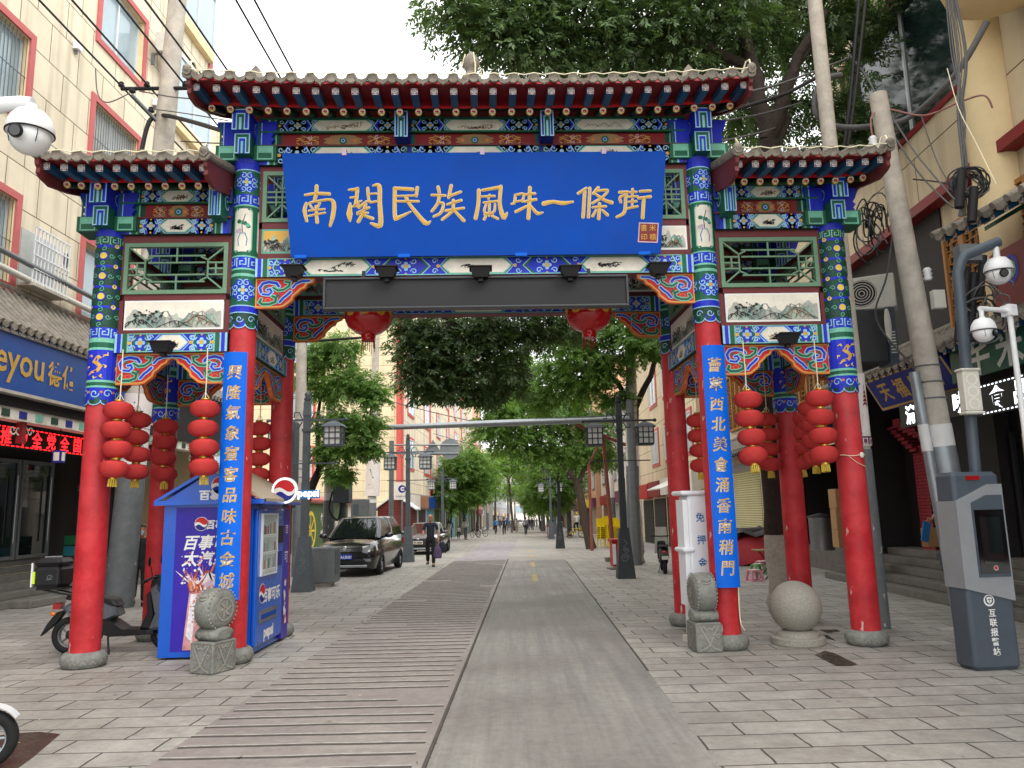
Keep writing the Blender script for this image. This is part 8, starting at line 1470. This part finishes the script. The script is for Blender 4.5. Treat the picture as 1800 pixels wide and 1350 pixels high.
pcable([(1568, 205, Yr), (1610, 270, Yr-.3), (1660, 330, Yr-.8), (1690, 365, Yr-1)], .014, 'wiregrey', 'thin drop wire from the leaning pole, upper one'); pcable([(1572, 240, Yr), (1620, 310, Yr-.3), (1675, 365, Yr-.8)], .014, 'wiregrey', 'thin drop wire from the leaning pole, lower one'); pcable([(1665, 120, 9.8), (1685, 190, 9.6), (1715, 250, 9.3), (1752, 325, 8.9)], .006, 'string', 'thin white wire falling to the right tiled canopy'); pcable([(1605, 315, Yr), (1650, 320, Yr-.4), (1690, 330, Yr-1)], .012, 'wire', 'thin black wire from the pole insulator to the cable coil'); pcable([(1620, 205, Yr), (1650, 290, Yr-.3), (1695, 360, Yr-.8)], .01, 'wiregrey', 'fine grey wire slanting from the pink cable to the coil')
pcable([(1575, 360, Yr), (1560, 480, Yr+.4), (1540, 560, Yr+.8), (1600, 640, Yr+.6), (1640, 690, Yr)], .016, 'wiregrey', 'long slack grey wire drooping from the leaning pole past the display back')
t = thing('cable_bundle', 'bundle of grey cables running down the corner of the right building', 'cables', (0, 0, 0)); mb = MB(); r = random.Random(8)
for i in range(7): mb.tube(curve_pts([At(1662+i*3, -10, 9.9), At(1676+i*4+r.uniform(-5, 5), 100, 9.9), At(1690+r.uniform(-6, 6), 200, 9.9), At(1696+r.uniform(-6, 6), 300, 9.9), At(1690+r.uniform(-12, 12), 380, 9.9)]), r.uniform(.008, .02), 'wiregrey', 5)
mb.build('strands', t)
t = thing('cable_coil', 'big coil of black cable with splice cases above the right canopy', 'cable coil', (0, 0, 0)); mb = MB()
for i in range(12): c = At(1703+r.uniform(-5, 5), 322+r.uniform(-5, 5), 9.8); R_ = r.uniform(.16, .25); ph = r.uniform(-.3, .3); mb.tube([c+V((R_*math.cos(a*PI/12), .05*math.sin(a*PI/6+i), R_*.85*math.sin(a*PI/12+ph))) for a in range(25)], .011, 'wire' if i % 3 else 'wiregrey', 5)
for x, y0, y1 in ((1690, 300, 365), (1712, 330, 390)): mb.tube([At(x, y0, 9.75), At(x-4, y1, 9.75)], .06, 'dark', 9)
mb.build('coil', t)
t = thing('cable_coil', 'tangled loops of cable behind the camera arm on the right', 'cable coil', (0, 0, 0)); mb = MB()
for i in range(14): c = At(1745+r.uniform(-25, 15), 560+r.uniform(-60, 30), 9.6); R_ = r.uniform(.12, .3); mb.tube([c+V((R_*math.cos(a*PI/10), .08*math.sin(a*PI/5+i), R_*math.sin(a*PI/10))) for a in range(r.randint(12, 21))], .011, 'wire' if i % 2 else 'wiregrey', 5)
for x, y0, y1 in ((1700, 470, 540), (1712, 480, 600), (1690, 500, 600), (1728, 450, 520)): mb.tube([At(x, y0, 9.7), At(x-6, y1, 9.7)], .05, 'dark', 9)
q = At(1700, 445, 9.6); mb.box(q.x-.14, q.x+.14, q.y-.08, q.y+.08, q.z-.12, q.z+.1, 'greymetal'); mb.build('coil', t)
t = thing('cable_coil', 'dusty black cable tangle above the display back beside the right column', 'cable coil', (0, 0, 0)); mb = MB()
for i in range(16): c = At(1535+r.uniform(-18, 18), 400+r.uniform(-40, 30), 12.2); R_ = r.uniform(.1, .3); mb.tube([c+V((R_*.6*math.cos(a*PI/10), .08*math.sin(a*PI/5+i), R_*1.5*math.sin(a*PI/10))) for a in range(r.randint(10, 21))], .013, 'wire' if i % 3 else 'wiregrey', 5)
mb.build('coil', t)
t = thing('cord', 'thin white cord tied around the right outer column', 'cord', (0, 0, 0)); mb = MB(); c = gw(OUT, 0, 2.43); mb.tube([c+V((.19*math.cos(a*PI/12), .19*math.sin(a*PI/12), .01*math.sin(a))) for a in range(25)], .006, 'string', 5); mb.tube([c+V((-.1, -.17, 0)), c+V((0, -.2, -.1)), c+V((.12, -.16, -.15))], .004, 'string', 4); mb.ellipsoid(c+V((.08, -.18, -.0)), (.03, .015, .04), 'cream', 8, 6); mb.build('loop', t)
t = thing('cord', 'white cord hanging down the foot of the inner column under the couplet board', 'cord', (0, 0, 0)); mb = MB(); c = gw(IN+.14, -.15, 0); mb.tube(curve_pts([c+V((0, 0, .8)), c+V((-.01, -.01, .5)), c+V((.0, -.01, .32)), c+V((.05, .02, .24))]), .008, 'string', 6); mb.build('loop', t)
for i in range(6):
    y0 = 30+i*16; q = [(-6+1.2*i, y0, 6.5), (0, y0+6, 5.7), (6.4, y0+10, 6.4)]; cable(q, .02, 'wiregrey', ('grey wire slung across the street past the mast arm', 'grey wire slung across the street above the second lamps', 'grey wire slung across the street before the far trees', 'grey wire slung across the street over the walkers', 'grey wire slung across the street near the awning', 'grey wire slung across the street at the far end')[i])
# ================================================================== VEHICLES
def car(lab, loc, rz, L_, W_, H_, belt, hood, roof0, roof1, paint, plate, plate_m, name='parked_car'):
    t = thing(name, lab, 'car', loc, rz); w = W_/2; h = L_/2
    def ring(y, wb, wm, ws, z0, zm, zs, zt):
        q = [(wb, z0), (wm, zm), (ws, zs), (ws*.82, zs+(zt-zs)*.75), (ws*.45, zt)]; return [(a, y, b) for a, b in q]+[(0, y, zt+.01)]+[(-a, y, b) for a, b in q[::-1]]
    mb = MB(); R_ = [ring(-h, w*.72, w*.80, w*.74, .38, .55, .66, .70), ring(-h+.06, w*.86, w*.93, w*.88, .27, .55, .76, .82), ring(-h+.3, w*.93, w*.98, w*.92, .22, .58, hood-.12, hood-.04), ring(-h+.75, w*.95, w, w*.93, .2, .6, hood-.05, hood+.02), ring(roof0-.55, w*.95, w, w*.93, .2, .62, belt-.03, belt+.05), ring(0, w*.95, w, w*.93, .2, .62, belt, belt+.04), ring(h-.5, w*.95, w, w*.92, .22, .62, belt+.02, belt+.05), ring(h-.1, w*.9, w*.95, w*.88, .3, .6, belt-.02, belt), ring(h, w*.8, w*.85, w*.8, .4, .6, belt-.15, belt-.12)]
    mb.loft(R_, paint); mb.build('body', t)
    mb = MB(); b0, b1 = roof0-.85, roof1+.45
    def gr(y0, y1, ww, z, rr=.1): return [(-ww+rr, y0, z), (ww-rr, y0, z), (ww, y0+rr, z), (ww, (y0+y1)/2, z), (ww, y1-rr, z), (ww-rr, y1, z), (-ww+rr, y1, z), (-ww, y1-rr, z), (-ww, (y0+y1)/2, z), (-ww, y0+rr, z)]
    g0 = gr(b0, b1, w*.9, belt+.01); g1 = gr(roof0, roof1, w*.68, H_-.06); mb.loft([g0, [tuple(a+(b-a)*.5+(.03*(1 if a > 0 else -1) if i == 0 else 0) for i, (a, b) in enumerate(zip(p, q))) for p, q in zip(g0, g1)], g1], 'glass_dark', smooth=False); mb.build('windows', t)
    mb = MB(); mb.loft([gr(roof0-.02, roof1+.03, w*.69, H_-.062), gr(roof0+.02, roof1, w*.67, H_-.02), gr(roof0+.2, roof1-.2, w*.5, H_)], paint)
    for i in (0, 1, 3, 5, 6, 8): mb.tube([g0[i], tuple((a+b)/2+(.034*(1 if a > 0 else -1) if k == 0 else 0) for k, (a, b) in enumerate(zip(g0[i], g1[i]))), g1[i]], .04, paint, 6)
    mb.build('roof', t)
    for sy in (-1, 1):
        for sx in (-1, 1): mb = MB(); mb.M = Mx.Translation((sx*(w-.09), sy*(h-.88), .33)) @ Mx.Rotation(PI/2, 4, 'Z'); wheel(mb, (0, 0, 0), .33, .2, 'rubber', 'silver', 7); mb.M = None; mb.build('wheel', t)
    for s in (-1, 1):
        mb = MB(); y = -h+.06; mb.loft([[(s*w*.92, y+.22, hood-.28), (s*w*.55, y-.02, hood-.26), (s*w*.55, y-.0, hood-.14), (s*w*.90, y+.22, hood-.12)], [(s*w*.98, y+.3, hood-.28), (s*w*.56, y+.2, hood-.26), (s*w*.56, y+.2, hood-.13), (s*w*.95, y+.3, hood-.12)]], 'headlight', smooth=False); mb.build('headlight', t)
        mb = MB(); mb.ellipsoid((s*(w+.12), roof0-.55, belt+.08), (.13, .07, .085), paint, 10, 7); mb.tube([(s*w*.88, roof0-.5, belt+.03), (s*(w+.1), roof0-.55, belt+.05)], .025, 'black', 6); mb.build('mirror', t)
        mb = MB(); mb.box(min(s*w*.95, s*(w+.005)), max(s*w*.95, s*(w+.005)), -.35, -.15, belt-.16, belt-.13, 'chrome'); mb.build('door_handle', t)
    mb = MB(); y = -h-.015
    for i in range(3): mb.box(-w*.56, w*.56, y-.0, y+.1, hood-.18-.05*i, hood-.155-.05*i, 'chrome')
    mb.box(-w*.56, w*.56, y+.005, y+.12, hood-.31, hood-.15, 'black'); mb.lathe([(.07, 0), (.07, .03), (.05, .035)], (0, y, hood-.2), 'chrome', 16, axis='y'); mb.build('grille', t)
    mb = MB(); mb.bevbox(-w*.66, w*.66, -h-.03, -h+.2, .36, .50, 'black', .02); mb.bevbox(-w*.72, w*.72, -h-.035, -h+.2, .27, .345, 'silver', .02)
    for s in (-1, 1): mb.box(s*w*.72-.11, s*w*.72+.11, -h-.01, -h+.15, .44, .52, 'silver')
    mb.build('bumper', t)
    mb = MB(); mb.box(-.23, .23, -h-.05, -h-.035, .51, .65, plate_m); p = Pan(mb, (0, -h-.05, .58)); text(p, plate, 0, 0, .115, 'white' if plate_m == 'plateblue' else 'ink', 1.5, .003, fit=.4); mb.build('number_plate', t)
    mb = MB(); [mb.box(s*w*.8-.12, s*w*.8+.12, h-.06, h+.01, belt-.3, belt-.1, 'taillight') for s in (-1, 1)]; mb.build('tail_lamp', t)
    return t
car('black people carrier parked on the left with a blue number plate', (-4.86, 25.1, 0), -.055, 4.5, 1.82, 1.72, 1.08, 1.02, -.5, 1.75, 'carblack', '甘A·L9H01', 'plateblue', 'parked_van')
car('dark brown saloon car with a pale number plate parked behind the walking man', (-4.32, 37.9, zg(38)), -.05, 4.7, 1.82, 1.45, .92, .9, -.25, 1.1, 'carbrown', '甘A·88888', 'palewall')
for x, y, lab, m_ in ((.8, 150, 'pale car far down the street near the awning', 'camwhite'), (3.2, 165, 'white car far down the street at the right kerb', 'silver')): car(lab, (x, y, zg(y)), PI-.02, 4.5, 1.8, 1.5, .95, .92, -.4, 1.3, m_, '甘A', 'plateblue')
# moped seen from behind
g = Gd(1167, 1006); t = thing('moped', 'black electric moped seen from behind on the right pavement', 'moped', (g.x, g.y, 0), 1.45); mb = MB(); wheel(mb, (-.55, 0, .24), .24, .1); mb.build('wheel', t); mb = MB(); wheel(mb, (.6, 0, .24), .24, .09); mb.build('wheel', t)
mb = MB(); plate(mb, [(-.8, .5), (-.6, .72), (0, .66), (.05, .3), (.5, .3), (.45, .26), (-.2, .24), (-.5, .4)], .12, 'black'); plate(mb, [(.45, .3), (.4, .8), (.52, .88), (.62, .6), (.6, .36)], .12, 'dark'); mb.tube([(.6, .06, .24), (.46, .05, .8)], .025, 'greymetal', 6); mb.tube([(-.1, .15, 0), (0, .08, .25)], .014, 'greymetal', 6); mb.build('body', t); mb = MB(); plate(mb, [(-.7, .74), (-.65, .8), (-.1, .76), (.0, .68)], .13, 'black'); mb.build('seat', t)
mb = MB(); mb.tube([(.42, -.32, 1.0), (.45, 0, .98), (.42, .32, 1.0)], .016, 'black', 6); mb.loft([[(.56, -.2, .5), (.56, .2, .5), (.58, .2, .5), (.58, -.2, .5)], [(.4, -.16, 1.25), (.4, .16, 1.25), (.42, .16, 1.25), (.42, -.16, 1.25)]], 'acwhite', smooth=False); mb.build('handlebar', t); mb = MB(); mb.ellipsoid((-.8, 0, .6), (.03, .08, .04), 'taillight', 10, 6); mb.box(-.83, -.82, -.09, .09, .4, .5, 'acwhite'); mb.build('rear_lamp', t)
def bicycle(lab, loc, rz, m_='dark'):
    t = thing('bicycle', lab, 'bicycle', loc, rz); 
    for x in (-.5, .52):
        mb = MB(); mb.tube([(x+.31*math.cos(a*PI/12), 0, .33+.31*math.sin(a*PI/12)) for a in range(25)], .02, 'rubber', 6)
        for k in range(8): mb.tube([(x, 0, .33), (x+.3*math.cos(k*PI/4), 0, .33+.3*math.sin(k*PI/4))], .005, 'steel', 4)
        mb.build('wheel', t)
    mb = MB()
    for a, c in (((-.5, .33), (-.08, .3)), ((-.08, .3), (-.2, .78)), ((-.5, .33), (-.18, .7)), ((-.18, .7), (.4, .72)), ((-.08, .3), (.42, .68)), ((.52, .33), (.38, .95))): mb.tube([(a[0], 0, a[1]), (c[0], 0, c[1])], .02, m_, 7)
    mb.build('frame', t); mb = MB(); mb.ellipsoid((-.21, 0, .83), (.14, .07, .035), 'black', 10, 6); mb.build('saddle', t); mb = MB(); mb.tube([(.3, -.28, .98), (.38, 0, .97), (.3, .28, .98)], .013, 'black', 6); mb.build('handlebar', t); return t
for px, Y, rz, lab in ((835, 68, 2.2, 'bicycle parked at the left kerb nearest the walkers'), (846, 71, 2.4, 'second bicycle parked at the left kerb')): g = At(px, 900, Y); bicycle(lab, (g.x, Y, zg(Y)), rz)
g = At(1011, 900, 60); bicycle('yellow bicycle ridden along the right pavement', (g.x, 60, zg(60)), .25, 'plasticyellow')
# ================================================================== PEOPLE
def skin(vs, es, rs, sub=1):
    me = bpy.data.meshes.new('growth'); me.from_pydata([tuple(v) for v in vs], es, []); o = bpy.data.objects.new('growth', me); C.objects.link(o); o.modifiers.new('k', 'SKIN')
    for i, r_ in enumerate(rs): d = me.skin_vertices[0].data[i]; d.radius = r_ if isinstance(r_, tuple) else (r_, r_); d.use_root = (i == 0)
    s = o.modifiers.new('s', 'SUBSURF'); s.levels = sub; dg = bpy.context.evaluated_depsgraph_get(); m2 = bpy.data.meshes.new_from_object(o.evaluated_get(dg)); V_ = [tuple(v.co) for v in m2.vertices]; F_ = [tuple(p.vertices) for p in m2.polygons]
    bpy.data.objects.remove(o); bpy.data.meshes.remove(me); bpy.data.meshes.remove(m2); return V_, F_
def person(lab, loc, rz, H, top, low, shoe='black', hair='hairblack', stride=.2, arms=(0, 0), fore=(.3, .3), sleeves='long', sit=0, mask=False, skirt=False, group=None, detail=1, bald=False, jacket=1.):
    k = H/1.74; t = thing('person', lab, 'person', loc, rz, group); S = lambda x, y, z: V((x*k, y*k, z*k))
    hipz = .93; J = {}
    for s in (-1, 1):
        q = stride*s; J['hip', s] = S(s*.09, 0, hipz); J['knee', s] = S(s*.1, -q*.55-.03-(.32*sit), .5+(.28*sit if sit else 0)); J['ank', s] = S(s*.1, -q+.0+(.09 if q < 0 else 0)-.2*sit, .09+(.06 if q < 0 else 0)+(.15*sit)); J['toe', s] = J['ank', s]+S(s*.015, -.15, -.05)
        a = arms[0 if s < 0 else 1]; J['sho', s] = S(s*.185, .01, 1.42); J['elb', s] = S(s*.25, .03-.28*math.sin(a), 1.42-.28*math.cos(a)); b = a+fore[0 if s < 0 else 1]; J['wri', s] = J['elb', s]+S(s*.015-(s*.03 if b > 1 else 0), -.25*math.sin(b), -.25*math.cos(b)); J['han', s] = J['wri', s]+S(0, -.085*math.sin(b), -.085*math.cos(b))
    # body: one continuous surface
    vs = [S(0, 0, .95), S(0, 0, 1.1), S(0, .0, 1.3), S(0, .01, 1.43), S(0, 0, 1.5), S(0, -.01, 1.56)]; rs = [(.085*k, .06*k), (.08*k, .06*k), (.09*k, .06*k), (.075*k, .05*k), .05*k, .055*k]; es = [(i, i+1) for i in range(5)]
    for s in (-1, 1):
        i = len(vs); vs += [J['sho', s], J['elb', s], J['wri', s], J['han', s]]; rs += [.04*k, .036*k, .027*k, (.034*k, .02*k)]; es += [(3, i), (i, i+1), (i+1, i+2), (i+2, i+3)]
        i = len(vs); vs += [J['hip', s], J['knee', s], J['ank', s], J['toe', s]]; rs += [.06*k, .045*k, .035*k, .03*k]; es += [(0, i), (i, i+1), (i+1, i+2), (i+2, i+3)]
    Vb, Fb = skin(vs, es, rs); mb = MB(); mb.add(Vb, Fb, 'skin', True)
    hc = S(0, -.02, 1.625); n = 14; rings = [] # head: skull, jaw, brow
    for z, rx, ry, oy in ((-.125, .03, .035, -.035), (-.11, .05, .055, -.03), (-.075, .062, .078, -.018), (-.03, .071, .09, -.006), (.02, .076, .098, 0), (.06, .074, .096, .004), (.095, .058, .076, .008), (.115, .03, .04, .01)): rings.append([hc+S(rx*math.cos(2*PI*j/n), oy+ry*math.sin(2*PI*j/n), z) for j in range(n)])
    mb.loft(rings, 'skin')
    if detail > 1 or True:
        mb.loft([[hc+S(-.012, -.088, .02), hc+S(.012, -.088, .02), hc+S(0, -.092, .022)], [hc+S(-.02, -.088, -.03), hc+S(.02, -.088, -.03), hc+S(0, -.118, -.026)]], 'skin', smooth=False)
        for s in (-1, 1): mb.ellipsoid(hc+S(s*.076, .008, -.005), (.012*k, .022*k, .032*k), 'skin', 8, 6); mb.ellipsoid(hc+S(s*.03, -.09, .012), (.012*k, .006*k, .007*k), 'ink', 7, 5); mb.box(*sum([[c-d, c+d] for c, d in zip(hc+S(s*.03, -.094, .032), (.018*k, .006*k, .004*k))], []), 'hairblack')
        mb.box(*sum([[c-d, c+d] for c, d in zip(hc+S(0, -.083, -.062), (.022*k, .008*k, .004*k))], []), 'dred' if not mask else 'maskblue')
    for s in (-1, 1): # hands: five fingers
        b = (J['han', s]-J['wri', s]).normalized(); sd = V((0, 1, 0)).cross(b).normalized() if abs(b.y) < .9 else V((1, 0, 0)); up = b.cross(sd)
        for i, (o_, l_) in enumerate(((-.026, .055), (-.009, .068), (.009, .065), (.025, .052))):
            p0 = J['han', s]+up*o_*k+b*.02*k; p1 = p0+b*l_*.55*k+sd*(-s*.006*k); mb.tube([p0, p1, p1+b*l_*.4*k+sd*(-s*.018*k)], [.009*k, .008*k, .006*k], 'skin', 6)
        p0 = J['han', s]-b*.03*k-up*.025*k; mb.tube([p0, p0+b*.035*k-up*.02*k, p0+b*.065*k-up*.018*k], [.011*k, .009*k, .007*k], 'skin', 6)
    mb.build('body', t)
    g = .014*k; vs = [S(0, 0, .9 if jacket <= 1 else .84), S(0, 0, 1.1), S(0, 0, 1.3), S(0, .01, 1.42), S(0, .005, 1.48)]; rs = [(.145*k*jacket, .115*k*jacket), (.14*k*jacket, .108*k*jacket), (.16*k, .112*k), (.122*k, .085*k), .07*k]; es = [(i, i+1) for i in range(4)]
    for s in (-1, 1):
        i = len(vs); e = J['sho', s].lerp(J['elb', s], .8) if sleeves == 'short' else J['elb', s]
        if sleeves == 'short': vs += [J['sho', s], e]; rs += [.067*k, .06*k]; es += [(3, i), (i, i+1)]
        else: vs += [J['sho', s], e, J['elb', s].lerp(J['wri', s], .92)]; rs += [.066*k, .055*k, .042*k]; es += [(3, i), (i, i+1), (i+1, i+2)]
    Vc, Fc = skin(vs, es, rs); mb = MB(); mb.add(Vc, Fc, top, True); mb.build('shirt' if jacket <= 1 else 'jacket', t)
    vs = [S(0, 0, 1.06), S(0, 0, .93)]; rs = [(.125*k, .095*k), (.145*k, .115*k)]; es = [(0, 1)]
    for s in (-1, 1): i = len(vs); vs += [J['hip', s]+S(0, 0, -.06), J['knee', s], J['ank', s]+S(0, 0, .0)]; rs += [.1*k, .076*k, .066*k]; es += [(1, i), (i, i+1), (i+1, i+2)]
    Vc, Fc = skin(vs, es, rs); mb = MB(); mb.add(Vc, Fc, low, True); mb.build('trousers', t)
    for s in (-1, 1): mb = MB(); a, c = J['ank', s], J['toe', s]; mb.loft([[a+S(-.045, .06, -.085), a+S(.045, .06, -.085), a+S(.04, .06, -.01), a+S(-.04, .06, -.01)], [a+S(-.05, -.05, -.085), a+S(.05, -.05, -.085), a+S(.042, -.05, .0), a+S(-.042, -.05, .0)], [c+S(-.048, -.02, -.035), c+S(.048, -.02, -.035), c+S(.04, -.02, .01), c+S(-.04, -.02, .01)], [c+S(-.025, -.06, -.033), c+S(.025, -.06, -.033), c+S(.02, -.06, -.01), c+S(-.02, -.06, -.01)]], shoe); mb.build('shoe', t)
    if not bald:
        mb = MB(); rings = []
        for z, rx, ry, oy in ((-.06, .066, .05, .052), (-.02, .08, .075, .035), (.035, .084, .09, .02), (.065, .081, .1, .006), (.1, .064, .083, .01), (.124, .034, .045, .01)): rings.append([hc+S(rx*math.cos(2*PI*j/n), oy+ry*math.sin(2*PI*j/n), z) for j in range(n)])
        mb.loft(rings, hair); mb.build('hair', t)
    if mask: mb = MB(); mb.loft([[hc+S(-.07, -.03, -.02), hc+S(0, -.125, -.015), hc+S(.07, -.03, -.02)], [hc+S(-.062, -.03, -.1), hc+S(0, -.1, -.11), hc+S(.062, -.03, -.1)]], 'maskblue', closed=False); mb.build('face_mask', t)
    return t, J, k
man, J, k = person('bald man in a navy polo shirt and black trousers walking with two bags', (-2.9, 26.7, 0), .08, 1.74, 'navy', 'cloth_black', stride=.12, arms=(.25, .12), fore=(1.15, .25), sleeves='short', bald=True)
def bag(lab, P, m_, w_, h_, hang):
    t = thing('carrier_bag', lab, 'bag', P, 0, 'bags carried by the bald man'); mb = MB(); r = random.Random(int(w_*100)); rings = []
    for z, s in ((-hang-h_, .75), (-hang-h_*.8, 1), (-hang-h_*.4, .95), (-hang-.03, .7), (-hang*.5, .2)): rings.append([(w_/2*s*math.cos(2*PI*j/12)*(1+r.uniform(-.08, .08)), w_/4*s*math.sin(2*PI*j/12), z) for j in range(12)])
    mb.loft(rings, m_); mb.tube([(-.02, 0, -hang*.6), (0, 0, .01), (.02, 0, -hang*.6)], .008, m_, 5); mb.build('sack', t)
h_ = man.matrix_world if False else None; hp = V((-2.9, 26.7, 0))+Mx.Rotation(.08, 3, 'Z') @ J['han', 1]
bag('patterned purple carrier bag in the hand of the bald man', hp+V((-.02, -.04, -.02)), 'cloth_purple', .3, .38, .16); bag('dark blue bag hanging beside the purple carrier bag', hp+V((.16, .02, .06)), 'navy', .26, .3, .14)
def far(px, hpx, lab, H, top, low, back=True, **kw):
    Y = H*1347/hpx; g = At(px, 900, Y); return person(lab, (g.x, Y, zg(Y)), (PI if back else 0)+random.uniform(-.2, .2), H, top, low, group=kw.pop('group', None), **kw)
far(818, 37, 'man in a white shirt and grey trousers carrying a dark jacket, walking beside a child', 1.7, 'cloth_white', 'cloth_grey', False, stride=.15, arms=(.2, .3), fore=(.3, 1.0)); far(805.5, 22.6, 'child in a pale top walking beside the man in white', 1.08, 'cloth_white', 'cloth_black', False, stride=.1)
far(791, 33, 'person in a long dark coat standing by the red shop door', 1.65, 'navy', 'cloth_black', True, stride=0, jacket=1.15); far(871, 26, 'person in a bright blue jacket walking away', 1.66, 'cloth_blue', 'cloth_black', True, stride=.15, jacket=1.1); far(885.5, 29, 'person in a dark blue jacket walking away, between the blue and the grey one', 1.7, 'navy', 'cloth_black', True, stride=.18, jacket=1.15)
far(899, 25, 'person in a grey jacket walking away beside one in beige', 1.68, 'cloth_grey', 'cloth_grey', True, stride=.15, jacket=1.1); far(908, 24, 'person in a pale beige top walking away', 1.64, 'cloth_tan', 'cloth_tan', True, stride=.15); far(923.5, 30, 'person in a dark grey coat in the middle of the road', 1.7, 'cloth_grey', 'cloth_black', True, stride=.2, jacket=1.1)
far(943, 15, 'tiny person in dark clothes near the far end, nearest the middle', 1.7, 'cloth_black', 'cloth_black', True, detail=1); far(955, 17, 'tiny person in a pale blue top near the far end', 1.7, 'cloth_blue', 'cloth_grey', True); far(963, 17, 'tiny person in black walking at the right kerb far away', 1.7, 'cloth_black', 'cloth_black', True)
wk = random.Random(21)
for i in range(9):
    px = wk.choice([848, 860, 879, 892, 915, 931, 938, 950, 972])+wk.uniform(-3, 3); far(px, wk.uniform(13, 22), 'tiny distant walker among the crowd far down the street', wk.uniform(1.6, 1.76), wk.choice(['cloth_black', 'navy', 'cloth_white', 'cloth_grey', 'cloth_blue', 'cloth_tan']), wk.choice(['cloth_black', 'jeans', 'cloth_grey']), bool(i % 2), stride=wk.uniform(.05, .2), group='distant walkers')
g = At(1011.5, 900, 60); cy, J2, _ = person('cyclist in a white jacket with a yellow cap on the yellow bicycle', (g.x+.1, 60.05, zg(60)+.28), PI+.25+PI/2*0+ (0), 1.66, 'cloth_white', 'cloth_black', hair='plasticyellow', sit=1, stride=.12, arms=(.7, .7), fore=(.3, .3))
person('person in black with a pale blue face mask standing half hidden behind the back column', (At(246, 1000, 16.6).x, 16.6, 0), .5, 1.68, 'cloth_black', 'cloth_black', stride=.02, mask=True, jacket=1.1)
q = At(1693, 960, 12.75); pr_, J3, k3 = person('person in a beige sweater and jeans stepping off the shop steps with a paper bag', (q.x+.03, 12.75, .46), -1.2, 1.7, 'cloth_tan', 'jeans', shoe='cloth_tan', stride=.16, arms=(.75, .1), fore=(.35, .2))
hp = V((q.x+.03, 12.75, .46))+Mx.Rotation(-1.2, 3, 'Z') @ J3['han', -1]
t = thing('paper_bag', 'brown paper bag held out over the steps', 'bag', hp+V((0, 0, -.06)), .3); mb = MB(); mb.box(-.14, .14, -.07, .07, -.36, -.06, 'bag_paper'); mb.tube([(-.05, 0, -.06), (0, 0, .03), (.05, 0, -.06)], .007, 'bag_paper', 5); mb.build('sack', t)
t = thing('leaflet', 'folded blue leaflet held next to the paper bag', 'leaflet', hp+V((-.1, -.1, -.04)), .3); mb = MB(); mb.M = Mx.Rotation(.3, 4, 'Y'); mb.box(-.07, .07, -.01, .01, -.3, .02, 'textblue'); mb.build('cover', t)
